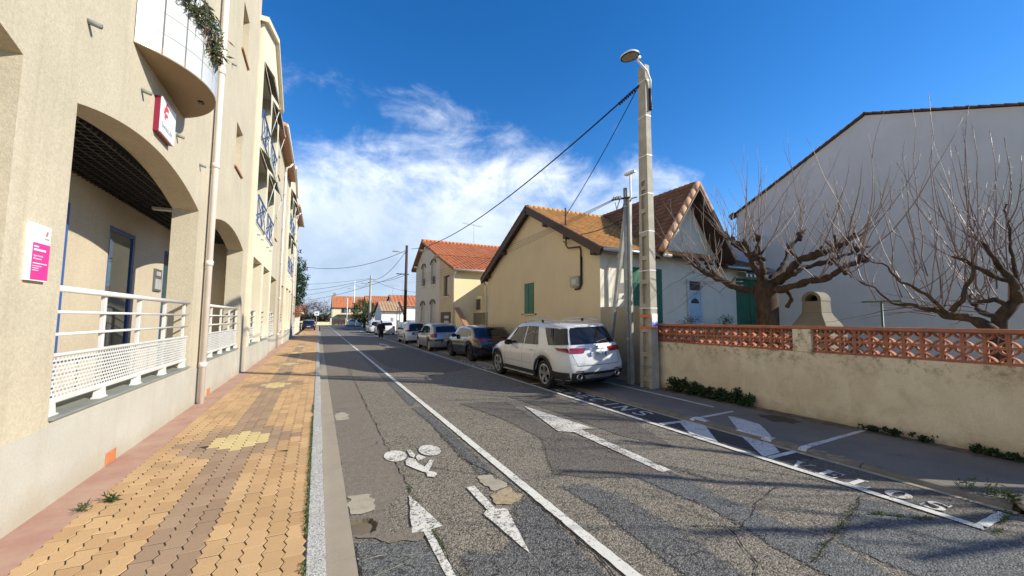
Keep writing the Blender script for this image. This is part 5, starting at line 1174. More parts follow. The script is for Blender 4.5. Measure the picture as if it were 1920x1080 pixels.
rng = random.Random(11)
t1 = thing('pollarded_tree', 'bare pollarded tree with thick trunk and knobbly limbs behind the lattice wall', 'tree', at(1440, 740, 10.2).to_tuple())
TX = 10.2
Zm = lambda x, y, X: at(1260 + x / 3.72, 330 + y / 3.72, X)
tm = MB()
base = at(1440, 605, TX); base.z = 0.12
tm.tube([base, base + Vector((0, 0, 0.5)), Zm(668, 1030, TX), Zm(662, 900, TX), Zm(655, 800, TX), Zm(650, 740, TX)], [0.36, 0.30, 0.25, 0.255, 0.28, 0.20], 16)
limbs = [
 ([Zm(620, 790, TX), Zm(520, 790, TX - 0.2), Zm(400, 760, TX - 0.4), Zm(290, 705, TX - 0.5), Zm(215, 660, TX - 0.6), Zm(150, 620, TX - 0.6)], 0.096, 0.041),
 ([Zm(400, 760, TX - 0.4), Zm(270, 690, TX - 0.1), Zm(262, 620, TX - 0.1)], 0.058, 0.034),
 ([Zm(630, 770, TX), Zm(600, 660, TX - 0.3), Zm(550, 560, TX - 0.5), Zm(505, 480, TX - 0.5)], 0.109, 0.047),
 ([Zm(600, 660, TX - 0.3), Zm(640, 690, TX - 0.9), Zm(610, 560, TX - 1.0)], 0.077, 0.041),
 ([Zm(570, 590, TX - 0.4), Zm(600, 500, TX - 0.1), Zm(605, 450, TX)], 0.058, 0.037),
 ([Zm(550, 540, TX - 0.4), Zm(450, 470, TX + 0.3), Zm(420, 450, TX + 0.4)], 0.051, 0.034),
 ([Zm(680, 770, TX), at(1470, 517, TX), at(1499, 488, TX - 0.3), at(1537, 474, TX - 0.4), at(1566, 464, TX - 0.4), at(1590, 452, TX - 0.4)], 0.103, 0.034),
 ([Zm(690, 800, TX), at(1475, 538, TX - 0.2), at(1532, 527, TX - 0.5), at(1580, 507, TX - 0.6), at(1614, 488, TX - 0.7)], 0.096, 0.034),
 ([at(1480, 515, TX), at(1515, 500, TX + 0.5), at(1560, 490, TX + 0.8), at(1600, 470, TX + 0.9)], 0.064, 0.031),
 ([Zm(660, 760, TX), at(1470, 500, TX + 0.6), at(1480, 470, TX + 1.1), at(1500, 440, TX + 1.3)], 0.077, 0.034),
 ([Zm(640, 760, TX), at(1420, 500, TX + 0.7), at(1395, 470, TX + 1.2), at(1370, 450, TX + 1.3)], 0.077, 0.034),
 ([at(1470, 540, TX), at(1484, 560, TX + 0.1), at(1476, 575, TX + 0.1)], 0.051, 0.041),
]
for pts, r0, r1 in limbs: limb(tm, pts, r0, r1, 9, 0.42, 9)
heads = []
for pts, r0, r1 in limbs[:-1]:
    for k, p in enumerate(pts[2:]): heads.append((Vector(p), Vector(pts[-1]) - Vector(pts[0]), 0.5 if k + 3 < len(pts) else 1.0))
for i, (p, d, s) in enumerate(heads):
    for q in range(4): knob(tm, p + Vector((rng.gauss(0, 0.045), rng.gauss(0, 0.045), rng.gauss(0, 0.04))), rng.uniform(0.03, 0.06) * (0.8 + 0.5 * s), i * 5 + q)
    for q in range(2): whip(tm, p, d.normalized() + Vector((rng.gauss(0, 0.9), rng.gauss(0, 0.9), rng.uniform(0, 1.2))), rng.uniform(0.12, 0.35), 0.035, 0.05, rng, 3, 6, 0.5, 0.018)
knob(tm, Zm(650, 770, TX), 0.27, 77)
o = tm.build('trunk', BARK, t1, True)
wm = MB()
for p, d, s in heads:
    d = d.normalized()
    for k in range(int(3 + 3 * s)):
        dd = d * rng.uniform(0.1, 0.9) + Vector((rng.gauss(0, 0.55), rng.gauss(0, 0.55), rng.uniform(0.15, 1.0)))
        L = rng.uniform(0.7, 2.7) * (0.75 + 0.35 * s); P = whip(wm, p, dd, L, rng.uniform(0.009, 0.015), 0.13, rng, 8, 5, 0.22)
        for q in range(rng.choice((0, 1, 1, 2))):
            b = rng.randint(2, 6); whip(wm, P[b], (P[b + 1] - P[b]).normalized() + Vector((rng.gauss(0, 0.5), rng.gauss(0, 0.5), 0.3)), L * rng.uniform(0.2, 0.4), 0.006, 0.10, rng, 4, 4)
for k in range(16): whip(wm, Zm(rng.uniform(150, 560), rng.uniform(640, 780), TX - 0.4), Vector((rng.gauss(0, 0.5), rng.uniform(0.2, 1.0), rng.uniform(-0.25, 0.3))), rng.uniform(0.8, 1.7), 0.011, 0.01, rng, 8, 5, 0.25)
wm.build('branches', TWIG, t1, True, recalc=False)

t2 = thing('fruit_tree', 'bare fruit tree with long upright spiky shoots at the right edge', 'tree', (9.7, 2.35, 0.13))
Zt = lambda x, y, X: at(1480 + x / 4.364, 440 + y / 4.364, X)
T2 = 9.8; tm = MB(); b0 = Zt(1725, 770, T2); b0.z = 0.12
tm.tube([b0 + Vector((0, -0.05, 0)), b0 + Vector((0, 0, 0.8)), Zt(1725, 770, T2), Zt(1720, 690, T2), Zt(1790, 610, T2), Zt(1850, 550, T2)], [0.13, 0.105, 0.092, 0.095, 0.085, 0.075], 10)
L2 = [
 ([b0 + Vector((0, 0.1, 0.9)), Zt(1650, 775, T2 - 0.2), Zt(1540, 700, T2 - 0.3), Zt(1400, 672, T2 - 0.4), Zt(1280, 650, T2 - 0.4), Zt(1210, 610, T2 - 0.4), Zt(1080, 600, T2 - 0.5), Zt(980, 580, T2 - 0.5), Zt(870, 570, T2 - 0.5)], 0.082, 0.020),
 ([Zt(1850, 550, T2), Zt(1840, 450, T2), Zt(1820, 380, T2 - 0.1), Zt(1700, 230, T2 - 0.2), Zt(1620, 90, T2 - 0.3), Zt(1450, 10, T2 - 0.3)], 0.070, 0.016),
 ([Zt(1820, 380, T2 - 0.1), Zt(1650, 330, T2 - 0.4), Zt(1490, 250, T2 - 0.5), Zt(1330, 180, T2 - 0.6)], 0.044, 0.014),
 ([Zt(1850, 550, T2), Zt(1960, 480, T2 + 0.2), Zt(2050, 380, T2 + 0.3), Zt(2150, 200, T2 + 0.3)], 0.070, 0.020),
 ([Zt(1720, 690, T2), Zt(1620, 640, T2 + 0.4), Zt(1520, 600, T2 + 0.7), Zt(1500, 550, T2 + 0.9), Zt(1500, 480, T2 + 1.0)], 0.049, 0.020),
 ([Zt(1790, 600, T2), Zt(1720, 530, T2 + 0.3), Zt(1600, 530, T2 + 0.5), Zt(1500, 560, T2 + 0.6)], 0.044, 0.023),
 ([Zt(1330, 620, T2 - 0.4), Zt(1430, 480, T2 - 0.5), Zt(1500, 300, T2 - 0.5), Zt(1520, 100, T2 - 0.5)], 0.041, 0.011),
 ([Zt(1290, 640, T2 - 0.4), Zt(1100, 490, T2 - 0.6), Zt(900, 370, T2 - 0.7), Zt(800, 270, T2 - 0.8), Zt(640, 190, T2 - 0.8)], 0.029, 0.009),
 ([Zt(1840, 440, T2), Zt(1830, 200, T2 + 0.2), Zt(1800, 0, T2 + 0.2), Zt(1780, -250, T2 + 0.2)], 0.032, 0.009),
 ([Zt(870, 570, T2 - 0.5), Zt(700, 430, T2 - 0.6), Zt(500, 350, T2 - 0.7), Zt(380, 230, T2 - 0.7)], 0.018, 0.007),
]
for pts, r0, r1 in L2: limb(tm, pts, r0, r1, 8, 0.25)
tm.build('trunk', BARK, t2, True)
wm = MB(); rng = random.Random(5)
def spurs(P, r, gap=0.055):
    for a, b in zip(P, P[1:]):
        L = (b - a).length; k = int(L / gap); d = (b - a).normalized()
        for j in range(k):
            if rng.random() < 0.25: continue
            p = a.lerp(b, (j + rng.random()) / max(k, 1)); s = d.cross(Vector((rng.gauss(0, 1), rng.gauss(0, 1), rng.gauss(0, 1)))).normalized()
            l = rng.uniform(0.018, 0.075); e = p + s * l + d * l * 0.3; n2 = s.cross(d) * 0.0030
            wm.add([p - n2 - d * 0.003, p + n2, p + d * 0.004, e], [(0, 1, 3), (1, 2, 3), (2, 0, 3)])
def shoots(pts, n, lo, hi, lean=0.25, frm=0.2):
    for _ in range(n):
        t = rng.uniform(frm, 1) * (len(pts) - 1); i = min(int(t), len(pts) - 2); p = Vector(pts[i]).lerp(Vector(pts[i + 1]), t - i)
        d = Vector((rng.gauss(0, lean), rng.gauss(0, lean * 1.3) + 0.1, 1.0)); L = rng.uniform(lo, hi)
        P = whip(wm, p, d + Vector((rng.gauss(0, 0.3), rng.gauss(0, 0.5), 0)), L, rng.uniform(0.006, 0.011), 0.14, rng, 9, 5, 0.16)
        if L > 0.9: spurs(P[2:], 0.0, 0.06)
        for q in range(rng.choice((0, 1, 2))):
            b = rng.randint(2, 6); whip(wm, P[b], (P[b + 1] - P[b]).normalized() + Vector((rng.gauss(0, 0.5), rng.gauss(0, 0.6), 0.2)), L * rng.uniform(0.2, 0.45), 0.006, 0.1, rng, 5, 4)
shoots(L2[0][0], 12, 0.9, 2.3, 0.35, 0.35); shoots(L2[1][0], 10, 1.0, 2.4, 0.3, 0.1); shoots(L2[2][0], 6, 0.8, 2.0, 0.3); shoots(L2[3][0], 11, 1.2, 2.6, 0.3)
shoots(L2[4][0], 6, 1.0, 2.2, 0.4); shoots(L2[5][0], 10, 0.8, 1.8, 0.4); shoots(L2[6][0], 7, 0.8, 2.0, 0.3, 0.3); shoots(L2[7][0], 7, 0.6, 1.6, 0.35, 0.1); shoots(L2[8][0], 6, 0.6, 1.2, 0.2, 0.5); shoots(L2[9][0], 10, 0.5, 1.2, 0.4, 0.2)
for (u, v, u2, v2) in ((1760, 560, 1745, 180), (1735, 520, 1712, 203), (1815, 560, 1808, 233), (1835, 540, 1828, 228), (1870, 540, 1858, 240), (1890, 560, 1885, 255), (1720, 500, 1696, 262), (1640, 560, 1570, 330), (1690, 560, 1640, 300)):
    a, b = at(u, v, T2 - 0.1), at(u2, v2, T2 + 0.1); P = [a.lerp(b, k / 9) + wob(a.lerp(b, k / 9), 1.6, 0.07) for k in range(10)]
    wm.tube(P, [lerp(0.012, 0.0035, k / 9) for k in range(10)], 5); spurs(P[2:], 0.0, 0.05)
for k in range(14): whip(wm, Zt(rng.uniform(900, 1700), rng.uniform(560, 680), T2 - 0.3), Vector((rng.gauss(0, 0.3), rng.uniform(0.4, 1.0), rng.uniform(-0.2, 0.25))), rng.uniform(0.7, 1.5), 0.009, 0.0, rng, 8, 5, 0.22)
wm.build('branches', TWIG2, t2, True, recalc=False)

# bare tree in the garden just outside the picture, whose shadow reaches the road
t3 = thing('bare_tree', 'bare garden tree beyond the gateway at the far right', 'tree', (10.9, -1.6, 0.13)); tm = MB(); b0 = Vector((10.9, -1.6, 0.12)); rg3 = random.Random(21)
tm.tube([b0, b0 + Vector((0, 0.05, 1.0)), b0 + Vector((0.05, 0.0, 2.2))], [0.22, 0.18, 0.16], 9)
for k in range(7):
    a = k * 0.9; e = b0 + Vector((math.cos(a) * 1.7, math.sin(a) * 1.7, 4.0 + rg3.uniform(-0.3, 0.8))); mid = b0 + Vector((math.cos(a) * 0.7, math.sin(a) * 0.7, 3.0)); limb(tm, [b0 + Vector((0.05, 0, 2.1)), mid, e], 0.11, 0.04, 7)
    for q in range(6): whip(tm, mid.lerp(e, rg3.random()), Vector((rg3.gauss(0, 0.7), rg3.gauss(0, 0.7), 0.8)), rg3.uniform(0.8, 2.0), 0.018, 0.08, rg3, 7, 5)
tm.build('trunk', BARK, t3, True)
# stone barbecue chimney
STONE = render_wall('barbecue_stone', (0.21, 0.185, 0.14), 50, 0.5, 0.3, (0.22, 0.19, 0.13), 0.15, 0.1)
bq = thing('barbecue_chimney', 'grey stone barbecue chimney with arched cowl showing above the lattice wall', 'barbecue', (10.95, 5.58, 0.13))
bx_, by_ = 10.95, 5.58
def frustum(m, x, y, z0, z1, a0, b0, a1, b1): m.add([(x - a0, y - b0, z0), (x + a0, y - b0, z0), (x + a0, y + b0, z0), (x - a0, y + b0, z0), (x - a1, y - b1, z1), (x + a1, y - b1, z1), (x + a1, y + b1, z1), (x - a1, y + b1, z1)], [(0, 3, 2, 1), (4, 5, 6, 7), (0, 1, 5, 4), (1, 2, 6, 5), (2, 3, 7, 6), (3, 0, 4, 7)])
m = MB(); frustum(m, bx_, by_, 0.13, 1.55, 0.42, 0.42, 0.42, 0.42); m.build('base', STONE, bq)
m = MB(); frustum(m, bx_, by_, 1.551, 1.72, 0.40, 0.40, 0.36, 0.36); frustum(m, bx_, by_, 1.72, 1.92, 0.36, 0.36, 0.25, 0.25); frustum(m, bx_, by_, 1.92, 2.0, 0.25, 0.25, 0.22, 0.22); m.build('hood', STONE, bq)
m = MB(); frustum(m, bx_, by_, 2.001, 2.28, 0.22, 0.22, 0.205, 0.205); m.build('flue', STONE, bq, bevel=0.01)
m = MB(); n = 12
for k in range(n):
    a, b = PI * k / n, PI * (k + 1) / n; o_, i_ = 0.215, 0.145
    m.prism([(by_ + o_ * math.cos(a), 2.30 + o_ * math.sin(a)), (by_ + o_ * math.cos(b), 2.30 + o_ * math.sin(b)), (by_ + i_ * math.cos(b), 2.30 + i_ * math.sin(b)), (by_ + i_ * math.cos(a), 2.30 + i_ * math.sin(a))], 'x', bx_ - 0.21, bx_ + 0.21)
m.box(bx_ - 0.21, bx_ + 0.21, by_ + 0.145, by_ + 0.215, 2.2805, 2.30).box(bx_ - 0.21, bx_ + 0.21, by_ - 0.215, by_ - 0.145, 2.2805, 2.30); m.build('cowl', STONE, bq)
MB().box(bx_ + 0.10, bx_ + 0.14, by_ - 0.144, by_ + 0.144, 2.281, 2.43).build('cowl_dark', VOID, bq)  # near-black panel added for the dark inside the open cowl
cp = thing('clothes_post', 'green T-shaped clothes line post behind the lattice wall', 'post', (10.4, 4.1, 0.13))
GRN2 = simple('dull_green_metal', (0.03, 0.10, 0.065), 0.5)
MB().tube([(10.4, 4.1, 0.13), (10.4, 4.1, 2.20)], 0.022, 8).build('post', GRN2, cp, True); MB().box(10.37, 10.43, 3.78, 4.42, 2.19, 2.225).build('cross_bar', GRN2, cp)

# weeds and small plants
WEED = leafmat('dark_ivy_leaves', (0.012, 0.035, 0.008), (0.035, 0.075, 0.018)); GRASS = leafmat('grass_tuft', (0.035, 0.07, 0.018), (0.11, 0.15, 0.04))
SUC = leafmat('small_shrub_leaves', (0.03, 0.06, 0.03), (0.08, 0.11, 0.05))
IVY = [(7.15, 0.26), (6.85, 0.24), (6.55, 0.22), (6.25, 0.17), (5.95, 0.20), (5.62, 0.24), (5.38, 0.16)]
lab = ['dark ivy clump right beside the concrete lamp pole', 'second dark ivy clump from the lamp pole', 'third dark ivy clump from the lamp pole', 'low ivy clump in the middle of the ivy row', 'ivy clump next to the tall tip of the row', 'tall pointed ivy clump near the end of the row', 'last low ivy clump of the row by the wall']
for i, (y_, h) in enumerate(IVY):
    t = thing('ivy', lab[i], 'plant', (7.8, y_, 0.095))
    ctr = [(7.86 - rn(0, 0.16) * (1 - k / 14), y_ + rn(-0.17, 0.17), 0.115 + h * (k / 14)) for k in range(14)]
    leaf_clump(ctr, 360, 0.055, 0.05, 0.035, -0.2, 20 + i).build('foliage', WEED, t, recalc=False)
    MB().tube([(7.85, y_, 0.10), (7.84, y_ + 0.05, 0.115 + h)], 0.006, 5).build('stem', BROWNWOOD, t)
for i, (x_, y_, h, la) in enumerate(((7.84, 3.30, 0.06, 'small dark weed at the wall foot by the painted line'), (7.84, 3.05, 0.08, 'bushier weed at the wall foot next to the small one'), (7.84, 2.72, 0.06, 'flat weed at the wall foot'), (7.84, 2.18, 0.06, 'weed clump farther right along the wall foot'), (7.84, 2.05, 0.05, 'weed beside the right-hand clump along the wall foot'), (7.85, 1.80, 0.05, 'last tiny weed at the right edge of the wall foot'))):
    t = thing('weed', la, 'plant', (x_, y_, 0.112)); leaf_clump([(x_ - rn(0, 0.08), y_ + rn(-0.12, 0.12), 0.115 + h * k / 8) for k in range(8)], 150, 0.042, 0.034, 0.018, -0.3, 40 + i).build('foliage', WEED, t, recalc=False)
for i, (x_, y_, h, nn, la) in enumerate(((-1.69, 5.12, 0.03, 110, 'dark green weed on the paved pavement'), (-1.81, 5.00, 0.025, 80, 'paler grass tuft on the concrete margin'))):
    t = thing('weed', la, 'plant', (x_, y_, 0.08)); leaf_clump([(x_ + rn(-0.03, 0.03), y_ + rn(-0.03, 0.03), 0.082 + h * k / 4) for k in range(4)], nn, 0.055, 0.010, 0.016, -0.3, 60 + i).build('foliage', WEED if i == 0 else GRASS, t, recalc=False)
mo = MB()
y_ = 2.2
rng = random.Random(3)
while y_ < 9:
    if noise.noise((y_ * 1.3, 0, 0)) > -0.25: mo.add(*(lambda q: (q.v, q.f))(leaf_clump([(-0.024 + rng.uniform(-0.006, 0.004), y_, 0.082)], 10, 0.018, 0.012, 0.007, -0.6, int(y_ * 997))))
    y_ += 0.028
mo_ = mo.build('kerb_moss', GRASS, None, recalc=False); mo_['kind'] = 'stuff'; mo_['label'] = 'green moss and grass along the joint between pavers and kerb'; mo_['category'] = 'moss'
mg = MB()
for (a, b) in (((5.08, 2.27), (3.35, 1.83)), ((5.25, 1.40), (5.95, 1.50)), ((0.95, 3.0), (0.94, 4.5)), ((4.7, 2.05), (5.1, 1.75))):
    a, b = Vector(a), Vector(b)
    for k in range(60):
        p = a.lerp(b, rng.random()) + Vector((rng.gauss(0, 0.012), rng.gauss(0, 0.012)))
        if noise.noise((p.x * 5, p.y * 5, 0)) < -0.1: continue
        q = leaf_clump([(p.x, p.y, 0.012)], 7, 0.02, 0.008, 0.008, -0.7, k * 7 + int(a.x * 100)); mg.add(q.v, q.f)
mg_ = mg.build('road_moss', GRASS, None, recalc=False); mg_['kind'] = 'stuff'; mg_['label'] = 'mossy grass growing in the road cracks'; mg_['category'] = 'moss'
for (x_, y_, s_) in ((12.9, 9.5, 0.2), (10.9, 9.2, 0.28), (14.0, 9.2, 0.22)):
    t = thing('potted_shrub', {12.9: 'little shrub in front of the pale blue door house', 10.9: 'small leafy shrub peeping over the wall behind the lamp pole', 14.0: 'small shrub below the right green shutters'}[x_], 'plant', (x_, y_, 0.13))
    leaf_clump([(x_ + rn(-s_, s_), y_ + rn(-s_, s_), 1.55 + rn(0, 0.35)) for k in range(16)], 420, 0.07, 0.02, 0.07, -0.2, 80).build('foliage', SUC, t, recalc=False); MB().tube([(x_, y_, 0.13), (x_, y_, 1.7)], 0.025, 6).build('stem', BARK, t)
t = thing('kerb_weed', 'weedy green tuft by the pale stone at the kerb end', 'plant', (6.1, 1.55, 0.05)); leaf_clump([(6.05 + rn(0, 0.2), 1.62 + rn(-0.15, 0.25), 0.10) for k in range(9)], 200, 0.07, 0.014, 0.03, -0.5, 91).build('foliage', GRASS, t, recalc=False)

# ------------------------------------------------------------------ poles, lamps and cables
cpole = thing('lamp_pole', 'tall ribbed concrete pole carrying a round street lamp by the garden wall', 'street lamp', (7.66, 7.78, 0.1))
PX, PY, PH = 7.66, 7.78, 8.62
wx = lambda z: lerp(0.24, 0.15, z / PH); wy = lambda z: lerp(0.42, 0.25, z / PH)
m = MB()
def ring4(z, ax, ay): return [(PX - ax / 2, PY - ay / 2, z), (PX + ax / 2, PY - ay / 2, z), (PX + ax / 2, PY + ay / 2, z), (PX - ax / 2, PY + ay / 2, z)]
def loft4(m, z0, z1, fx, fy, ox=0, oy=0):
    a, b = ring4(z0, fx(z0), fy(z0)), ring4(z1, fx(z1), fy(z1)); m.add([(p[0] + ox, p[1] + oy(z0) if callable(oy) else p[1] + oy, p[2]) for p in a] + [(p[0] + ox, p[1] + (oy(z1) if callable(oy) else oy), p[2]) for p in b], [(0, 3, 2, 1), (4, 5, 6, 7), (0, 1, 5, 4), (1, 2, 6, 5), (2, 3, 7, 6), (3, 0, 4, 7)])
ztop = 5.45
for s in (-1, 1): loft4(m, 0.0, ztop, wx, lambda z: wy(z) * 0.27, 0, lambda z, s=s: s * wy(z) * 0.365)
loft4(m, ztop, PH, wx, wy)
loft4(m, 0.0, ztop, lambda z: wx(z) * 0.30, lambda z: wy(z) * 0.46)
z = 0.25
while z < ztop - 0.1: loft4(m, z, z + 0.11, wx, lambda q: wy(q) * 0.46); z += 0.62
m.build('pole_shaft', CONC, cpole)
for k, z in enumerate((8.19, 7.2, 6.12, 5.09, 4.09, 3.07, 2.1, 0.62)):
    mm = MB(); ax, ay = wx(z) + 0.012, wy(z) + 0.012; a, b = ring4(z - 0.012, ax, ay), ring4(z + 0.012, ax, ay); mm.add(a + b, [(0, 1, 5, 4), (1, 2, 6, 5), (2, 3, 7, 6), (3, 0, 4, 7)]); mm.build('strap', ZINC if k == 7 else WHITE, cpole)
ORT = simple('orange_tape', (0.75, 0.16, 0.05), 0.6)
for z, h in ((1.90, 0.06), (1.60, 0.06)):
    mm = MB(); ax, ay = wx(z) + 0.016, wy(z) + 0.016; a, b = ring4(z - h / 2, ax, ay), ring4(z + h / 2, ax, ay); mm.add(a + b, [(0, 1, 5, 4), (1, 2, 6, 5), (2, 3, 7, 6), (3, 0, 4, 7)]); mm.build('orange_tape', ORT, cpole)
yf_ = PY - wy(1.8) / 2 - 0.012
MB().box(PX - 0.09, PX + 0.10, yf_ - 0.003, yf_, 1.62, 1.96).build('poster_scrap', WHITE, cpole)
PUR = simple('violet_print', (0.20, 0.18, 0.55), 0.5); MB().prism([(PX - 0.085, 1.64), (PX + 0.095, 1.64), (PX + 0.095, 1.78), (PX - 0.02, 1.72), (PX - 0.085, 1.76)], 'y', yf_ - 0.0045, yf_ - 0.0035).build('poster_print', PUR, cpole)
arm = MB().tube([(PX + 0.06, PY - 0.17, 7.92), (PX + 0.05, PY - 0.19, 8.15), (PX - 0.08, PY - 0.20, 8.38), (PX - 0.32, PY - 0.20, 8.53), (PX - 0.42, PY - 0.20, 8.58)], 0.028, 10).build('lamp_arm', WHITE, cpole, True)
MB().tube([(PX + 0.06, PY - 0.165, 7.35), (PX + 0.06, PY - 0.165, 7.95)], 0.035, 8).build('arm_bracket', DARKMETAL, cpole, True); MB().tube([(PX + 0.05, PY - 0.2, 7.35), (PX + 0.11, PY - 0.17, 7.45), (PX + 0.05, PY - 0.16, 7.5)], 0.025, 6).build('clamp', DARKMETAL, cpole)
lx, ly, lz = PX - 0.66, PY - 0.20, 8.62
hd = MB().lathe([(0.0, 0.085), (0.10, 0.08), (0.185, 0.06), (0.235, 0.02), (0.245, -0.01), (0.23, -0.03)], 32, 'z', (0, 0, 0)); hd = hd.build('lamp_head', WHITE, cpole, True)
hd.matrix_basis = Matrix.Translation((lx, ly, lz)) @ Matrix.Rotation(math.radians(-9), 4, 'Y')
l1 = MB().lathe([(0.0, -0.032), (0.208, -0.032)], 32, 'z').build('lamp_lens', simple('lamp_lens_beige', (0.36, 0.31, 0.22), 0.35), hd); l2 = MB().lathe([(0.205, -0.036), (0.238, -0.036), (0.242, -0.015)], 32, 'z').build('lamp_rim', DARKMETAL, hd)
MB().box(0.20, 0.36, -0.045, 0.045, -0.035, 0.04).build('lamp_neck', WHITE, hd, bevel=0.02)
mp = thing('utility_pole', 'slim galvanised pole with leaning strut between white SUV and lamp pole', 'pole', (7.5, 8.36, 0.1))
GALV = simple('galvanised_steel', (0.33, 0.335, 0.32), 0.6, 0.35, var=0.2, scale=5)
MB().tube([(7.5, 8.38, 0.1), (7.5, 8.38, 5.42)], 0.062, 12).build('pole_shaft', GALV, mp, True); MB().box(7.49, 7.56, 8.22, 8.30, 0.1, 5.15).build('pole_rib', GALV, mp)
MB().tube([(7.56, 8.25, 4.5), (7.56, 8.25, 5.82)], 0.028, 8).build('aerial_tube', WHITE, mp, True); MB().box(7.50, 7.62, 8.08, 8.44, 5.80, 5.85).build('aerial_bar', WHITE, mp)
MB().beam((7.58, 8.46, 4.85), (7.62, 9.42, 0.1), 0.11, 0.09, (1, 0, 0)).build('strut', GALV, mp)
MB().box(7.40, 7.46, 8.40, 8.62, 2.52, 2.80).build('junction_box', simple('junction_white', (0.70, 0.69, 0.64), 0.5), mp, bevel=0.008)
for k in range(6): MB().lathe([(0.0, -0.04), (0.035, -0.035), (0.04, 0.0), (0.025, 0.035), (0.0, 0.04)], 8, 'z', (7.36 + 0.02 * (k % 2), 8.44 + 0.055 * k, 5.16 + 0.012 * k)).build('insulator', CABLE if k % 2 else WHITE, mp, True)
MB().beam((7.5, 8.2, 5.12), (7.36, 8.78, 5.18), 0.05, 0.04).build('bracket', DARKMETAL, mp); MB().beam((7.52, 8.35, 5.1), (7.66, 8.10, 5.12), 0.03, 0.03).build('bracket', GALV, mp)
MB().tube([(7.4, 8.5, 5.12), (7.38, 8.62, 4.85), (7.42, 8.45, 4.72), (7.45, 8.40, 5.0)], 0.012, 6).build('cable_loop', CABLE, mp); MB().tube([(7.4, 8.7, 5.1), (7.4, 8.6, 4.8), (7.44, 8.42, 4.9)], 0.010, 6).build('cable_loop', CABLE, mp)
for z in (1.3, 2.9, 3.2, 4.0, 4.9): MB().lathe([(0.062, -0.012), (0.072, -0.012), (0.072, 0.012), (0.062, 0.012)], 12, 'z', (7.5, 8.38, z)).build('band', ZINC, mp)

def sag(a, b, s, n=26): a, b = Vector(a), Vector(b); return [a.lerp(b, k / n) - Vector((0, 0, s * 4 * (k / n) * (1 - k / n))) for k in range(n + 1)]
def cable(label, a, b, s, r=0.012, n=26): return tag(MB().tube(sag(a, b, s, n), r, 6).build('cable', CABLE, None, True, recalc=False), label, 'cable')
pa = (PX - 0.10, PY + 0.08, 8.12)
cable('thick black cable bundle sagging from the lamp pole towards the wooden pole', pa, (7.9, 39.0, 8.55), 1.05, 0.024, 40)
m = MB()
P = sag(pa, (7.9, 39.0, 8.55), 1.05, 40)
for k in range(8): p = Vector(pa).lerp(P[1], 0.2 + k * 0.11); m.tube([p + Vector((0, 0, -0.06)), p + Vector((0, 0.06, 0.01))], 0.03, 6)
tag(m.build('cable_clamp', CABLE, None), 'knotted clamps on the black cable next to the lamp pole', 'clamp')
cable('thin black cable dropping from the lamp pole to the mast on the ochre house', pa, (WX - 0.16, 11.74, 5.45), 0.12, 0.013)
for k in range(4):
    y0_, x0_, z0_ = 8.45 + k * 0.05, 7.37, 5.17 + k * 0.01
    cable(['lowest', 'second lowest', 'second highest', 'highest'][k] + ' wire of the fan running from the slim pole past the ochre house', (x0_, y0_, z0_), (7.75 + 0.03 * k, 38.9, 5.3 + 0.22 * k), 0.62 - 0.05 * k, 0.0055, 30)
cable('wire from the side of the slim pole down to the ochre house mast', (7.45, 8.45, 4.55), (WX - 0.15, 11.72, 4.75), 0.12, 0.012)

def wood_pole(loc, h, label, r=0.15, mat=None, lamp=None, cross=None, name='utility_pole'):
    t = thing(name, label, 'pole', loc); x, y, z = loc
    MB().tube([(x, y, z), (x, y, z + h)], [r, r * 0.7], 12).build('pole_shaft', mat or RUSTW, t, True)
    if lamp:
        zl = z + lamp; a = MB().tube([(x, y, zl), (x - 0.5, y - 0.1, zl + 0.12), (x - 0.9, y - 0.2, zl + 0.16)], 0.03, 8).build('lamp_arm', GALV, t, True); MB().box(x - 1.35, x - 0.85, y - 0.32, y - 0.1, zl + 0.12, zl + 0.22).build('lamp_head', GALV, t, bevel=0.03)
    if cross: MB().box(x - cross[1], x + cross[1] * 0.3, y - 0.05, y + 0.05, z + cross[0], z + cross[0] + 0.09).build('cross_arm', DARKMETAL, t)
    return t
RUSTW = simple('tarred_timber', (0.060, 0.034, 0.026), 0.85, var=0.3, scale=6)
wood_pole((7.45, 39.0, 0.1), 8.75, 'dark timber pole with street lamp in front of the white house', 0.17, None, 7.9, (5.9, 0.9))
wood_pole((6.75, 62.0, 0.1), 8.0, 'round concrete pole far down the right pavement', 0.20, CONC, 6.6, (6.9, 0.4))
wood_pole((6.9, 94.0, 0.1), 10.0, 'taller thin pale pole near the end of the street', 0.13, WHITE, 8.0, None)
wood_pole((6.15, 104.0, 0.1), 6.5, 'shorter thin white pole near the far house', 0.12, WHITE, None, None)
wp = Vector((7.45, 39.0, 8.4))
cable('wire crossing from the timber pole to the far end of the left buildings', wp, (-2.0, 46.0, 7.1), 0.9, 0.022)
cable('wire from the timber pole sagging down to the round concrete pole', wp, (6.75, 62, 7.5), 0.9, 0.024)
cable('lower wire from the timber pole to the round concrete pole', (7.45, 39, 6.0), (6.75, 62, 7.2), 0.3, 0.02)
cable('wire from the timber pole cross arm to the left side of the street', (7.0, 39, 6.0), (-3.0, 72, 4.5), 0.5, 0.02)
cable('wire from the round concrete pole sweeping left over the street', (6.75, 62, 7.6), (-6, 72, 5.9), 0.5, 0.024)
cable('higher wire from the round concrete pole towards the tall conifer', (6.75, 62, 7.7), (-8, 76, 7.4), 0.5, 0.018)
cable('far wire between the round concrete pole and the tall pale pole', (6.75, 62, 7.3), (6.9, 94, 9.3), 0.8, 0.024)
cable('wire from the round concrete pole to the white house roof', (6.75, 62, 7.6), (12, 46, 4.8), 0.6, 0.018)
cable('wire leaving the tall pale pole towards the left', (6.9, 94, 9.2), (-10, 88, 5.5), 0.8, 0.026)

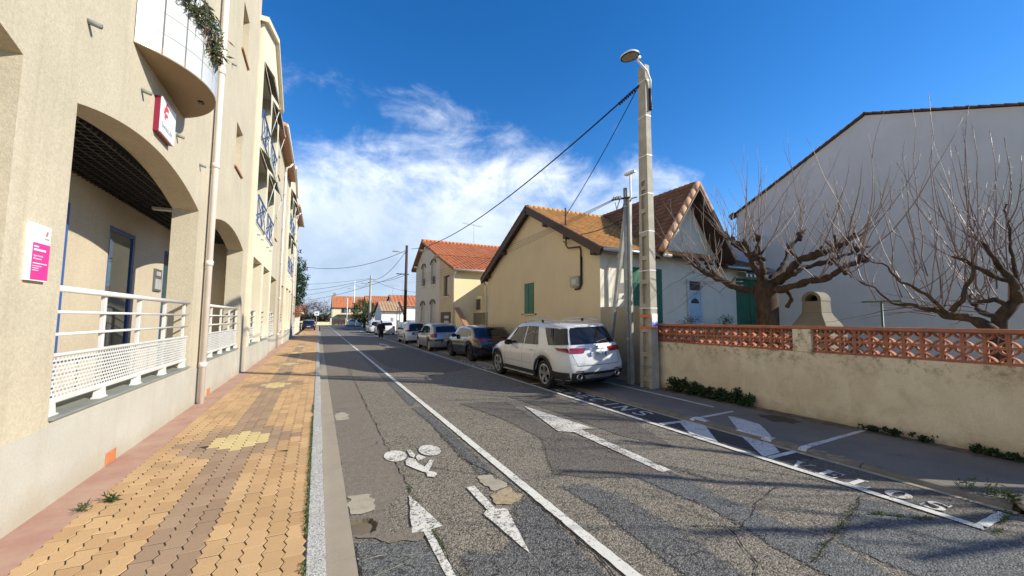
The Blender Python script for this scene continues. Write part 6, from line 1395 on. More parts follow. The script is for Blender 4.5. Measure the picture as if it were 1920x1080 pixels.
# ------------------------------------------------------------------ vehicles
CARWHITE = paint('white_car_paint', (0.64, 0.64, 0.63), 0.25, 0.0, 0.8)
CARSILVER = paint('silver_car_paint', (0.34, 0.34, 0.335), 0.32, 0.55, 0.6)
CARBLACK = paint('black_car_paint', (0.008, 0.009, 0.012), 0.16, 0.0, 0.9)
CARNAVY = paint('dark_car_paint', (0.012, 0.013, 0.022), 0.2, 0.0, 0.9)
PLASTIC = simple('black_plastic_trim', (0.020, 0.020, 0.022), 0.6, var=0.15)
SEAM = simple('panel_gap', (0.02, 0.02, 0.02), 0.9)
ALLOY = simple('alloy_silver', (0.52, 0.52, 0.52), 0.3, 0.85, var=0.1)
ALLOYD = simple('dark_alloy', (0.05, 0.05, 0.055), 0.35, 0.7, var=0.1)
HUBCAP = simple('hubcap_grey', (0.34, 0.34, 0.335), 0.5, 0.25, var=0.15)
CHROME = simple('chrome_trim', (0.55, 0.55, 0.56), 0.28, 1.0, var=0.03)
s_ = NT('red_lamp_glass'); REDL = s_.out(s_.mix(s_.ramp(s_.noise(30, 2), [(0.4, 0.0), (0.7, 1.0)]), (0.20, 0.004, 0.008), (0.36, 0.012, 0.016)), 0.10, 0.0, Coat_Weight=0.8, Coat_Roughness=0.03)
PLATEW = simple('plate_white', (0.58, 0.58, 0.56), 0.4, var=0.02); PLATEB = simple('plate_blue', (0.02, 0.08, 0.42), 0.4); PLATEK = simple('plate_black_print', (0.01, 0.01, 0.012), 0.5)

class Car:
    def __init__(s, name, label, L, W, ro, wb, wr, top, belt, yr, yf, glass, mat, sill=0.24, tumble=0.30, bulge=0.07, archgap=0.055, group=None, tuck=0.10, edge=0.085):
        s.edge = edge
        s.root = thing(name, label, 'car', (0, 0, 0), group)
        s.L, s.W, s.ro, s.wb, s.wr = L, W, ro, wb, wr; s.top, s.belt, s.yrt, s.yft = top, belt, yr, yf
        s.sill, s.tumble, s.bulge, s.mat, s.R, s.tuck = sill, tumble, bulge, mat, wr + archgap, tuck
        s.wh = (ro, ro + wb); s.shield = glass; s.body()
    def yr(s, z): return interp(s.yrt, z)
    def yf(s, z): return interp(s.yft, z)
    def hw(s, u):
        e = s.edge; a = max(0.0, 1 - u / e); b = max(0.0, 1 - (1 - u) / (e * 1.9)); return s.W / 2 * (1 - s.tuck * a ** 2.2 - 0.22 * b ** 2.2)
    def sect(s, u):
        y = u * s.L; t, b, h = interp(s.top, y), interp(s.belt, y), s.hw(u); zb = s.sill
        for c in s.wh:
            d = abs(y - c)
            if d < s.R: zb = max(zb, s.wr + math.sqrt(max(0, s.R ** 2 - d ** 2)))
        b = min(b, t - 0.02); zt = max(b + 0.012, t - 0.055); ig = s.tumble * (zt - b)
        zm = min(max(zb + 0.06, 0.62), b - 0.06)
        return [(h - 0.045, zb), (h - 0.008, min(zb + 0.10, zm - 0.01)), (h, zm), (h - 0.006, lerp(zm, b, 0.55)), (h - 0.028, b - 0.035), (h - 0.055, b), (h - 0.055 - ig * 0.42, lerp(b, zt, 0.5)), (h - 0.055 - ig * 0.92, zt - 0.01), (h - 0.10 - ig, zt + 0.028), ((h - 0.1 - ig) * 0.55, t - 0.004), (0.0, t)]
    def ypos(s, u, z): a, b = s.yr(z), s.yf(z); return a + u * (b - a)
    def body(s):
        us = sorted({round(x, 5) for x in [0, 0.006, 0.015, 0.03, 0.05, 0.07] + [k / 70 for k in range(6, 67)] + [0.955, 0.97, 0.985, 0.995, 1.0]
             + [max(0, min(1, (c + s.R * math.sin(math.radians(a)))) / s.L) for c in s.wh for a in range(-90, 91, 9)]})
        us = [u for u in us if 0 <= u <= 1]
        rings = [s.sect(u) for u in us]; K = len(rings[0]); m, gl = MB(), MB(); V = []
        for u, r in zip(us, rings):
            V += [(-x, s.ypos(u, z), z) for x, z in r]; V += [(x, s.ypos(u, z), z) for x, z in r]
        fb, fg = [], []
        for i in range(len(us) - 1):
            ym = (us[i] + us[i + 1]) / 2 * s.L
            for sd in (0, 1):
                for k in range(K - 1):
                    a = i * 2 * K + sd * K + k; q = (a, a + 1, a + 2 * K + 1, a + 2 * K)
                    (fg if (s.shield[0] < ym < s.shield[1] and k >= 8) else fb).append(q if sd == 0 else q[::-1])
        m.add(V, fb); gl.add(V, fg)
        for end, u in ((0, 0.0), (1, 1.0)):       # rear and front faces, bulged in plan
            r = s.sect(u); n = 12; vs = []
            for x, z in r:
                for j in range(n + 1):
                    t = -1 + 2 * j / n; y = s.ypos(u, z) + (-1 if end == 0 else 1) * s.bulge * (1 - t * t) * (1 if z < 1.3 else 0.8); vs.append((x * t, y, z))
            fs = [(k * (n + 1) + j, k * (n + 1) + j + 1, (k + 1) * (n + 1) + j + 1, (k + 1) * (n + 1) + j) for k in range(K - 1) for j in range(n)]
            m.add(vs, fs)
        o = m.build('body', s.mat, s.root); bm = bmesh.new(); bm.from_mesh(o.data); bmesh.ops.remove_doubles(bm, verts=bm.verts[:], dist=0.0008); bmesh.ops.recalc_face_normals(bm, faces=bm.faces[:]); bm.to_mesh(o.data); bm.free()
        edge_smooth(o.data, 62); s.bodyo = o
        gl.build('windscreen', CARGLASS, s.root, True)
        u = MB(); u.box(-s.W / 2 + 0.12, s.W / 2 - 0.12, 0.25, s.L - 0.25, 0.22, 0.62); u.build('underbody', BLACK, s.root)
    def side(s, y, z, off=0.004, sd=-1):
        a, b = s.yr(z), s.yf(z); u = max(0.0, min(1.0, (y - a) / (b - a))); r = s.sect(u); x = interp([(q[1], q[0]) for q in r[:9]], z)
        return (sd * (x + off), y, z)
    def sidepatch(s, name, c, mat, parent=None, n=10, k=5, off=0.005, both=True):
        """c = four (y, z) corners: lower rear, lower front, upper front, upper rear"""
        out = None
        for sd in ((-1, 1) if both else (-1,)):
            vs = []
            for j in range(k + 1):
                for i in range(n + 1):
                    a, b = i / n, j / k; lo = (lerp(c[0][0], c[1][0], a), lerp(c[0][1], c[1][1], a)); hi = (lerp(c[3][0], c[2][0], a), lerp(c[3][1], c[2][1], a))
                    vs.append(s.side(lerp(lo[0], hi[0], b), lerp(lo[1], hi[1], b), off, sd))
            o = MB().add(vs, [(j * (n + 1) + i, j * (n + 1) + i + 1, (j + 1) * (n + 1) + i + 1, (j + 1) * (n + 1) + i) for j in range(k) for i in range(n)]).build(name, mat, parent or s.root, True)
            out = out or o
        return out
    def rear(s, t, z, off=0.005):
        r = s.sect(0.0); x = interp([(q[1], q[0]) for q in r], z); y = s.yr(z) - s.bulge * (1 - t * t) * (1 if z < 1.3 else 0.8); return (x * t, y - off, z)
    def rearpatch(s, name, c, mat, parent=None, n=12, k=5, off=0.006):
        """c = four (t, z) corners seen from behind: lower left, lower right, upper right, upper left (t from -1 to 1)"""
        vs = []
        for j in range(k + 1):
            for i in range(n + 1):
                a, b = i / n, j / k; lo = (lerp(c[0][0], c[1][0], a), lerp(c[0][1], c[1][1], a)); hi = (lerp(c[3][0], c[2][0], a), lerp(c[3][1], c[2][1], a)); vs.append(s.rear(lerp(lo[0], hi[0], b), lerp(lo[1], hi[1], b), off))
        return MB().add(vs, [(j * (n + 1) + i, j * (n + 1) + i + 1, (j + 1) * (n + 1) + i + 1, (j + 1) * (n + 1) + i) for j in range(k) for i in range(n)]).build(name, mat, parent or s.root, True)
    def wheels(s, rimmat, spokes=5, style='double', inset=0.0):
        r = s.wr; hx = s.W / 2 - 0.005 - inset
        for y in s.wh:
            for sd in (-1, 1):
                t = MB().lathe([(r * 0.66, -0.10), (r * 0.90, -0.112), (r * 0.985, -0.09), (r, -0.05), (r, 0.05), (r * 0.985, 0.09), (r * 0.90, 0.112), (r * 0.66, 0.10)], 36, 'x', (0, 0, 0)).build('wheel', BLACK, s.root, True); t.location = (sd * (hx - 0.115), y, r)
                b = MB().lathe([(0.0, sd * 0.03), (r * 0.60, sd * 0.03), (r * 0.68, sd * 0.10)], 32, 'x').build('rim', PLASTIC if style != 'cap' else rimmat, t, True)
                rr = MB().lathe([(r * 0.60, sd * 0.095), (r * 0.69, sd * 0.113), (r * 0.70, sd * 0.098)], 36, 'x').build('rim_edge', rimmat, t, True)
                sp = MB()
                for k in range(spokes):
                    a = 2 * PI * k / spokes + 0.3
                    for da in ((-0.16, 0.16) if style == 'double' else (0,)):
                        p0, p1 = Vector((sd * 0.085, math.cos(a + da * 0.4) * r * 0.13, math.sin(a + da * 0.4) * r * 0.13)), Vector((sd * 0.098, math.cos(a + da) * r * 0.64, math.sin(a + da) * r * 0.64)); sp.beam(p0, p1, 0.055 if style == 'double' else 0.085, 0.03, (1, 0, 0))
                sp.lathe([(0.0, sd * 0.10), (r * 0.16, sd * 0.095), (r * 0.17, sd * 0.06)], 20, 'x'); sp.build('spokes', rimmat, t)
        return s
    def arches(s, mat, wd=0.05):
        for y in s.wh:
            for sd in (-1, 1):
                m = MB(); vs = []; n = 28
                for k in range(n + 1):
                    a = lerp(-8, 188, k / n); a = math.radians(a)
                    for rr in (s.R - 0.012, s.R + wd):
                        yy, zz = y + rr * math.cos(a), max(0.2, s.wr + rr * math.sin(a)); p = s.side(yy, max(zz, s.sill + 0.02), 0.016 if rr > s.R else 0.02, sd); q = s.side(y + (s.R + wd) * math.cos(a), max(s.sill + 0.02, s.wr + (s.R + wd) * math.sin(a)), 0.018, sd); vs.append((q[0], yy, zz))
                m.add(vs, [(2 * k, 2 * k + 1, 2 * k + 3, 2 * k + 2) for k in range(n)]); o = m.build('wheel_arch', mat, s.root, True); sm = o.modifiers.new('t', 'SOLIDIFY'); sm.thickness = 0.03; sm.offset = 0
    def seam(s, pts, wd=0.008):
        for (a, b) in zip(pts, pts[1:]):
            dz, dy = abs(b[1] - a[1]), abs(b[0] - a[0])
            if dz > dy: s.sidepatch('panel_gap', [(a[0] - wd / 2, a[1]), (a[0] + wd / 2, a[1]), (b[0] + wd / 2, b[1]), (b[0] - wd / 2, b[1])], SEAM, s.bodyo, 1, 8, 0.0025)
            else: s.sidepatch('panel_gap', [(a[0], a[1] - wd / 2), (b[0], b[1] - wd / 2), (b[0], b[1] + wd / 2), (a[0], a[1] + wd / 2)], SEAM, s.bodyo, 10, 1, 0.0025)
    def plate(s, z, text, w_=0.50, h=0.105, tc=0.0, back=None):
        y = s.rear(tc, z, 0.02)[1]; tilt = 0
        p = MB().box(-w_ / 2, w_ / 2, y - 0.008, y + 0.012, z - h / 2, z + h / 2).build('number_plate', back or PLATEW, s.root)
        for a in (-w_ / 2, w_ / 2 - 0.04): MB().box(a, a + 0.04, y - 0.0095, y - 0.0082, z - h / 2, z + h / 2).build('plate_band', PLATEB, p)
        if text: label_text('plate_lettering', text, 0.095, PLATEK, p, frame((0.0, y - 0.0095, z - 0.033), (1, 0, 0), (0, 0, 1)), 0.0004, 'CENTER')
        else:
            for k in range(7): MB().box(-0.19 + k * 0.056 + (0.012 if k > 1 else 0) + (0.012 if k > 4 else 0) - 0.02, -0.19 + k * 0.056 + 0.016 + (0.012 if k > 1 else 0) + (0.012 if k > 4 else 0) - 0.02, y - 0.0095, y - 0.0082, z - 0.032, z + 0.032).build('plate_mark', PLATEK, p)
        return p
    def mirror(s, y, z, mat, x=0.0):
        for sd in (-1, 1):
            hx = s.side(y, z, 0, sd)[0]; bm = bmesh.new(); bmesh.ops.create_icosphere(bm, subdivisions=3, radius=1.0)
            me = bpy.data.meshes.new('mirror'); 
            for v in bm.verts: v.co = Vector((v.co.x * 0.125 + hx + sd * 0.12, (v.co.y * 0.075 if v.co.y > 0 else v.co.y * 0.05) + y, v.co.z * 0.085 + z + 0.04))
            bm.to_mesh(me); bm.free(); me.materials.append(mat); me.polygons.foreach_set('use_smooth', [True] * len(me.polygons)); o = bpy.data.objects.new('mirror', me); COL.objects.link(o); attach(o, s.root)
            MB().box(min(hx, hx + sd * 0.1), max(hx, hx + sd * 0.1), y - 0.03, y + 0.03, z - 0.02, z + 0.02).build('mirror_foot', PLASTIC, o)
            MB().box(hx + sd * 0.12 - 0.10, hx + sd * 0.12 + 0.10, y - 0.056, y - 0.048, z - 0.025, z + 0.10).build('mirror_glass', CARGLASS, o, bevel=0.004)
    def handles(s, ys, z, mat):
        for y in ys:
            for sd in (-1, 1):
                x = s.side(y, z, 0.02, sd)[0]; MB().box(x - 0.016, x + 0.016, y - 0.10, y + 0.10, z - 0.017, z + 0.017).build('door_handle', mat, s.root, bevel=0.012)
    def put(s, x, y, z=0.0, roll=0.0, yaw=0.0):
        s.root.location = (x, y, z); s.root.rotation_euler = (0, roll, yaw)

# --- white SUV
c = Car('parked_car', 'large white SUV with silver roof rails parked behind the lamp pole', 4.92, 1.94, 1.05, 2.995, 0.375,
    [(0, 1.60), (0.10, 1.64), (0.6, 1.70), (1.4, 1.735), (2.2, 1.73), (2.75, 1.68), (3.05, 1.55), (3.65, 1.16), (4.2, 1.09), (4.65, 0.98), (4.92, 0.80)],
    [(0, 1.12), (0.7, 1.12), (1.6, 1.07), (3.0, 1.03), (3.7, 1.02), (4.92, 0.78)],
    [(0.25, 0.16), (0.40, 0.05), (0.55, 0.0), (0.72, 0.02), (0.86, 0.09), (1.05, 0.12), (1.15, 0.16), (1.56, 0.40), (1.62, 0.36), (1.75, 0.40)],
    [(0.25, 4.80), (0.5, 4.92), (0.8, 4.90), (1.05, 4.72), (1.7, 4.62)], (2.72, 3.62), CARWHITE, 0.30, 0.36, 0.11, 0.06, tuck=0.20, edge=0.12)
c.wheels(ALLOY, 5, 'double', 0.02).arches(PLASTIC, 0.055)
rw = c.rearpatch('rear_window', [(-0.95, 1.165), (0.95, 1.165), (0.965, 1.565), (-0.965, 1.565)], CARGLASS, None, 14, 6, 0.010)
c.rearpatch('roof_spoiler', [(-0.95, 1.575), (0.95, 1.575), (0.95, 1.625), (-0.95, 1.625)], CARWHITE, None, 12, 2, 0.035)
c.sidepatch('side_window', [(0.25, 1.165), (0.82, 1.14), (1.18, 1.575), (0.445, 1.555)], CARGLASS, None, 16, 8, 0.014); c.sidepatch('pillar_trim', [(0.175, 1.165), (0.262, 1.165), (0.455, 1.558), (0.395, 1.558)], PLASTIC, None, 4, 6, 0.012)
c.sidepatch('side_window', [(1.36, 1.118), (2.18, 1.10), (2.16, 1.60), (1.56, 1.595)], CARGLASS); c.sidepatch('side_window', [(2.24, 1.10), (3.28, 1.085), (2.82, 1.55), (2.22, 1.60)], CARGLASS)
c.sidepatch('window_divider', [(1.60, 1.116), (1.63, 1.116), (1.70, 1.59), (1.67, 1.59)], PLASTIC, None, 2, 4, 0.008)
c.sidepatch('window_trim', [(1.40, 1.085), (3.36, 1.068), (3.36, 1.080), (1.42, 1.102)], CHROME, None, 14, 1, 0.007)
c.sidepatch('lower_cladding', [(0.62 + 0.85, 0.31), (3.62, 0.31), (3.62, 0.42), (1.47, 0.42)], PLASTIC, None, 12, 2, 0.014)
c.rearpatch('bumper_cladding', [(-1.0, 0.305), (1.0, 0.305), (1.0, 0.50), (-1.0, 0.50)], PLASTIC, None, 14, 3, 0.012); c.sidepatch('bumper_cladding', [(0.08, 0.31), (0.64, 0.31), (0.64, 0.52), (0.06, 0.50)], PLASTIC, None, 8, 3, 0.010)
c.rearpatch('skid_plate', [(-0.52, 0.335), (0.52, 0.335), (0.60, 0.435), (-0.60, 0.435)], ALLOY, None, 12, 2, 0.030)
for t in (-0.74, 0.74):
    p = c.rear(t, 0.40, 0.03); e = MB().lathe([(0.055, 0.08), (0.062, -0.012), (0.072, -0.012), (0.072, 0.08)], 18, 'y', p).build('exhaust_tip', CHROME, c.root, True); e.scale = (1.0, 1.0, 1.0)
    c.rearpatch('rear_reflector', [(t - 0.14, 0.515), (t + 0.14, 0.515), (t + 0.14, 0.545), (t - 0.14, 0.545)], REDL, None, 6, 1, 0.014)
c.rearpatch('tail_lamp', [(-0.99, 0.96), (-0.52, 0.955), (-0.44, 1.075), (-0.99, 1.085)], REDL, None, 8, 4, 0.014); c.rearpatch('tail_lamp', [(0.52, 0.955), (0.99, 0.96), (0.99, 1.085), (0.44, 1.075)], REDL, None, 8, 4, 0.014)
c.sidepatch('tail_lamp', [(0.09, 0.965), (0.40, 1.03), (0.50, 1.085), (0.15, 1.085)], REDL, None, 8, 4, 0.012)
c.rearpatch('chrome_strip', [(-0.40, 1.035), (0.40, 1.035), (0.41, 1.062), (-0.41, 1.062)], HUBCAP, None, 10, 1, 0.020)
c.rearpatch('tailgate_gap', [(-0.80, 0.655), (0.80, 0.655), (0.80, 0.665), (-0.80, 0.665)], SEAM, c.bodyo, 14, 1, 0.004)
for sgn in (-1, 1): c.rearpatch('tailgate_gap', [(sgn * 0.80 - 0.006, 0.66), (sgn * 0.80 + 0.006, 0.66), (sgn * 0.90 + 0.006, 0.93), (sgn * 0.90 - 0.006, 0.93)], SEAM, c.bodyo, 1, 6, 0.004)
pw = MB().tube([c.rear(0.02, 1.19, 0.03), c.rear(0.25, 1.23, 0.035), c.rear(0.55, 1.25, 0.03)], 0.012, 6).build('rear_wiper', PLASTIC, c.root)
em = MB().lathe([(0.0, -0.012), (0.045, -0.010), (0.05, 0.0)], 20, 'y', c.rear(0.0, 1.105, 0.012)).build('emblem', CHROME, c.root, True)
label_text('badge_lettering', 'GLE 350 d', 0.045, CHROME, c.root, frame(tuple(Vector(c.rear(-0.74, 1.105, 0.016))), (1, -0.10, 0), (0, 0.25, 1)), 0.001); label_text('badge_lettering', '4MATIC', 0.04, CHROME, c.root, frame(tuple(Vector(c.rear(0.50, 1.105, 0.018))), (1, 0.10, 0), (0, 0.25, 1)), 0.001)
c.plate(0.915, 'GD-541-RA')
c.seam([(1.42, 0.45), (1.50, 0.80), (1.38, 1.09)]); c.seam([(2.26, 0.42), (2.26, 1.09)]); c.seam([(3.42, 0.42), (3.44, 1.06)]); c.seam([(1.45, 0.60), (3.42, 0.58)], 0.006)
c.mirror(3.02, 1.07, PLASTIC); c.handles((1.72, 2.62), 0.97, CARWHITE)
for sd in (-1, 1):
    pts = [(sd * 0.66, 0.62, 1.685), (sd * 0.66, 0.85, 1.745), (sd * 0.665, 1.5, 1.785), (sd * 0.665, 2.1, 1.775), (sd * 0.66, 2.42, 1.735), (sd * 0.65, 2.55, 1.69)]
    r_ = MB().tube(pts, 0.020, 8).build('roof_rail', ALLOY, c.root, True)
    MB().box(sd * 0.66 - 0.015, sd * 0.66 + 0.015, 1.45, 1.53, 1.70, 1.77).build('rail_foot', PLASTIC, r_)
    MB().box(min(sd * 0.90, sd * 1.0), max(sd * 0.90, sd * 1.0), 1.55, 3.50, 0.275, 0.305).build('side_step', ALLOY, c.root, bevel=0.01)
suv = c
c.put(6.315, 8.11, 0.045, -0.045, 0.0)

# --- black crossover
c = Car('parked_car', 'glossy black crossover parked in front of the white SUV', 4.45, 1.84, 0.90, 2.68, 0.345,
    [(0, 1.36), (0.12, 1.40), (0.6, 1.46), (1.3, 1.505), (2.0, 1.51), (2.5, 1.46), (2.8, 1.34), (3.35, 1.04), (3.9, 0.97), (4.3, 0.86), (4.45, 0.72)],
    [(0, 1.02), (0.7, 1.03), (1.6, 0.98), (3.3, 0.93), (4.45, 0.70)],
    [(0.22, 0.14), (0.40, 0.03), (0.60, 0.0), (0.80, 0.03), (0.95, 0.07), (1.03, 0.14), (1.34, 0.58), (1.40, 0.50), (1.55, 0.52)], [(0.22, 4.35), (0.5, 4.45), (0.8, 4.42), (1.0, 4.3), (1.5, 4.2)], (2.45, 3.32), CARBLACK, 0.27, 0.36, 0.09, tuck=0.14)
c.wheels(ALLOYD, 5, 'double', 0.02).arches(PLASTIC, 0.045)
c.rearpatch('rear_window', [(-0.84, 1.06), (0.84, 1.06), (0.90, 1.33), (-0.90, 1.33)], CARGLASS, None, 12, 5, 0.010)
c.sidepatch('side_window', [(1.15, 1.02), (2.02, 1.005), (2.0, 1.40), (1.05, 1.34)], CARGLASS); c.sidepatch('side_window', [(2.08, 1.005), (2.95, 0.99), (2.55, 1.36), (2.06, 1.40)], CARGLASS); c.sidepatch('side_window', [(0.78, 1.09), (1.06, 1.04), (0.98, 1.31), (0.86, 1.27)], CARGLASS)
c.rearpatch('light_bar', [(-0.96, 0.90), (0.96, 0.90), (0.96, 0.935), (-0.96, 0.935)], REDL, None, 16, 1, 0.010)
for sg in (-1, 1): c.rearpatch('tail_lamp', [(min(sg * 0.62, sg * 0.99), 0.86), (max(sg * 0.62, sg * 0.99), 0.86), (max(sg * 0.62, sg * 0.99), 0.985), (min(sg * 0.62, sg * 0.99), 0.985)], REDL, None, 6, 3, 0.013)
c.sidepatch('tail_lamp', [(0.06, 0.875), (0.42, 0.93), (0.42, 0.975), (0.10, 0.985)], REDL, None, 6, 3, 0.010)
c.rearpatch('bumper_insert', [(-0.9, 0.30), (0.9, 0.30), (0.9, 0.46), (-0.9, 0.46)], PLASTIC, None, 12, 2, 0.010); c.rearpatch('rear_reflector', [(-0.95, 0.47), (-0.70, 0.47), (-0.70, 0.495), (-0.95, 0.495)], REDL, None, 4, 1, 0.016)
c.rearpatch('bumper_panel', [(-0.62, 0.50), (0.62, 0.50), (0.70, 0.70), (-0.70, 0.70)], paint('blue_black_paint', (0.012, 0.02, 0.045), 0.25), None, 10, 3, 0.008)
c.plate(0.60, ''); c.seam([(2.05, 0.36), (2.05, 1.0)]); c.seam([(1.15, 0.5), (1.10, 1.0)]); c.mirror(2.72, 1.0, CARBLACK); c.handles((1.4, 2.35), 0.90, CARBLACK)
c.sidepatch('sill_trim', [(1.30, 0.28), (3.15, 0.28), (3.15, 0.37), (1.30, 0.37)], PLASTIC, None, 10, 2, 0.012)
MB().add([(-0.02, 0.62, 1.46), (0.02, 0.62, 1.46), (0.012, 0.80, 1.475), (-0.012, 0.80, 1.475), (0.0, 0.66, 1.53)], [(0, 1, 4), (1, 2, 4), (2, 3, 4), (3, 0, 4)]).build('roof_fin', CARBLACK, c.root)
c.rearpatch('roof_spoiler', [(-0.90, 1.345), (0.90, 1.345), (0.90, 1.385), (-0.90, 1.385)], CARBLACK, None, 10, 2, 0.04)
c.put(6.72, 15.26, 0.045, -0.045, 0.01)

# --- silver hatchback
def hatch(label, L, W, H, ro, wb, wr, mat, name='parked_car', rearglass=(0.78, 1.0), rs=0.30, tum=0.30):
    k = H / 1.51; q = L / 4.2
    return Car(name, label, L, W, ro, wb, wr,
        [(0, H - 0.14), (0.10 * q, H - 0.10), (0.5 * q, H - 0.04), (1.2 * q, H), (1.9 * q, H - 0.005), (2.35 * q, H - 0.07), (2.7 * q, H - 0.22), (3.35 * q, 0.98 * k), (3.8 * q, 0.90 * k), (4.1 * q, 0.78 * k), (4.2 * q, 0.66 * k)],
        [(0, 0.96 * k), (0.8 * q, 0.96 * k), (1.8 * q, 0.93 * k), (3.2 * q, 0.89 * k), (4.2 * q, 0.64 * k)],
        [(0.22, 0.10), (0.40, 0.01), (0.55, 0.0), (0.66, 0.03), (0.90 * k, 0.10), (0.98 * k, 0.14), (H - 0.16, 0.14 + rs), (H - 0.10, 0.10 + rs), (H, 0.14 + rs)], [(0.22, L - 0.1), (0.5, L), (0.75, L - 0.03), (1.0, L - 0.15), (H, L - 0.25)], (2.32 * q, 3.32 * q), mat, 0.24, tum, 0.075, tuck=0.13)
c = hatch('silver hatchback parked between black crossover and small white car', 4.20, 1.74, 1.51, 0.78, 2.61, 0.315, CARSILVER)
c.wheels(HUBCAP, 7, 'cap', 0.03)
c.rearpatch('rear_window', [(-0.84, 1.02), (0.84, 1.02), (0.88, 1.34), (-0.88, 1.34)], CARGLASS, None, 12, 5, 0.010)
c.sidepatch('side_window', [(1.10, 0.99), (1.88, 0.98), (1.86, 1.39), (0.98, 1.36)], CARGLASS); c.sidepatch('side_window', [(1.94, 0.98), (2.85, 0.96), (2.38, 1.36), (1.92, 1.39)], CARGLASS); c.sidepatch('side_window', [(0.74, 1.03), (1.0, 1.0), (0.90, 1.33), (0.74, 1.27)], CARGLASS)
for sg in (-1, 1): a, b = sorted((sg * 0.74, sg * 0.99)); c.rearpatch('tail_lamp', [(a, 0.76), (b, 0.76), (b, 0.97), (a, 0.97)], REDL, None, 5, 4, 0.012)
c.sidepatch('tail_lamp', [(0.07, 0.77), (0.30, 0.79), (0.38, 0.95), (0.12, 0.97)], REDL, None, 5, 4, 0.010)
c.rearpatch('bumper_strip', [(-1, 0.56), (1, 0.56), (1, 0.66), (-1, 0.66)], PLASTIC, None, 12, 2, 0.012); c.sidepatch('bumper_strip', [(0.03, 0.56), (0.46, 0.56), (0.46, 0.66), (0.06, 0.66)], PLASTIC, None, 6, 2, 0.010); c.sidepatch('rub_strip', [(1.16, 0.55), (3.0, 0.53), (3.0, 0.585), (1.16, 0.605)], CARSILVER, None, 10, 1, 0.016)
c.plate(0.60, ''); c.seam([(1.92, 0.3), (1.92, 0.97)]); c.seam([(1.06, 0.42), (1.02, 0.97)]); c.mirror(2.62, 0.98, CARSILVER); c.handles((1.25, 2.1), 0.86, CARSILVER)
c.rearpatch('tailgate_gap', [(-0.72, 0.665), (0.72, 0.665), (0.72, 0.673), (-0.72, 0.673)], SEAM, c.bodyo, 10, 1, 0.004)
em = MB().lathe([(0.0, -0.01), (0.04, -0.008), (0.045, 0.0)], 14, 'y', c.rear(0.0, 0.90, 0.010)).build('emblem', CHROME, c.root, True)
MB().tube([(0.0, 0.75, 1.49), (0.0, 0.60, 1.72)], 0.006, 5).build('aerial', DARKMETAL, c.root)
c.put(6.42, 21.38, 0.04, -0.04, 0.0)

# --- small white car
c = hatch('small white car with black glass tailgate parked beyond the silver hatchback', 3.62, 1.65, 1.55, 0.55, 2.49, 0.305, CARWHITE, rs=0.22)
c.wheels(HUBCAP, 6, 'cap', 0.03)
c.rearpatch('glass_tailgate', [(-0.80, 0.86), (0.80, 0.86), (0.88, 1.39), (-0.88, 1.39)], CARGLASS, None, 12, 6, 0.012)
for sg in (-1, 1): a, b = sorted((sg * 0.82, sg * 0.99)); c.rearpatch('tail_lamp', [(a, 0.86), (b, 0.86), (b, 1.0), (a, 1.0)], REDL, None, 4, 3, 0.014)
c.sidepatch('tail_lamp', [(0.10, 0.88), (0.26, 0.90), (0.26, 0.98), (0.14, 0.99)], REDL, None, 4, 3, 0.010)
c.sidepatch('side_window', [(0.80, 1.03), (1.55, 1.01), (1.53, 1.41), (0.70, 1.38)], CARGLASS); c.sidepatch('side_window', [(1.60, 1.01), (2.40, 0.99), (2.02, 1.38), (1.58, 1.41)], CARGLASS)
c.sidepatch('rub_strip', [(0.95, 0.42), (2.5, 0.42), (2.5, 0.50), (0.95, 0.50)], PLASTIC, None, 10, 1, 0.012)
c.rearpatch('plate_recess', [(-0.50, 0.62), (0.5, 0.62), (0.5, 0.80), (-0.5, 0.80)], PLASTIC, None, 10, 2, 0.010); c.plate(0.71, ''); c.seam([(1.58, 0.3), (1.58, 1.0)]); c.mirror(2.22, 1.02, CARWHITE)
em = MB().lathe([(0.0, -0.01), (0.05, -0.008), (0.055, 0.0)], 4, 'y', c.rear(0.0, 0.99, 0.016)).build('emblem', CHROME, c.root)
c.put(6.40, 28.66, 0.04, -0.045, 0.0)

# --- cars farther along
def far_car(label, L, W, H, mat, x, y, glass_z=(1.0, 1.34), yaw=0.0, lamp=True, z=0.0):
    c = hatch(label, L, W, H, 0.72, 2.55 * L / 4.2, 0.315, mat); c.wheels(HUBCAP, 6, 'cap', 0.03)
    k = H / 1.51
    c.rearpatch('rear_window', [(-0.84, glass_z[0] * k), (0.84, glass_z[0] * k), (0.88, glass_z[1] * k), (-0.88, glass_z[1] * k)], CARGLASS, None, 10, 4, 0.010)
    q = L / 4.2
    c.sidepatch('side_window', [(1.05 * q, 0.99 * k), (1.86 * q, 0.98 * k), (1.84 * q, 1.38 * k), (0.90 * q, 1.36 * k)], CARGLASS); c.sidepatch('side_window', [(1.94 * q, 0.98 * k), (2.85 * q, 0.96 * k), (2.38 * q, 1.35 * k), (1.92 * q, 1.38 * k)], CARGLASS)
    for sg in (-1, 1): a, b = sorted((sg * 0.78, sg * 0.99)); c.rearpatch('tail_lamp', [(a, 0.78 * k), (b, 0.78 * k), (b, 0.96 * k), (a, 0.96 * k)], REDL if lamp else FARGLASS, None, 4, 3, 0.013)
    c.plate(0.56, ''); c.mirror(2.62 * q, 0.98 * k, mat); c.put(x, y, z, -0.03, yaw)
far_car('white hatchback behind the walking person', 4.1, 1.75, 1.53, CARWHITE, 6.55, 43.6, (1.02, 1.34)) 
far_car('pale car with dark rear window ahead of the white hatchback', 4.2, 1.76, 1.55, CARWHITE, 6.35, 50.2, (0.92, 1.36))
far_car('white estate car far down the right kerb', 4.4, 1.8, 1.5, CARWHITE, 7.6, 86.0, (1.1, 1.36), 0.0, False)
far_car('distant white car ahead of the white estate', 4.2, 1.75, 1.5, CARWHITE, 6.7, 93.0, (1.1, 1.36))
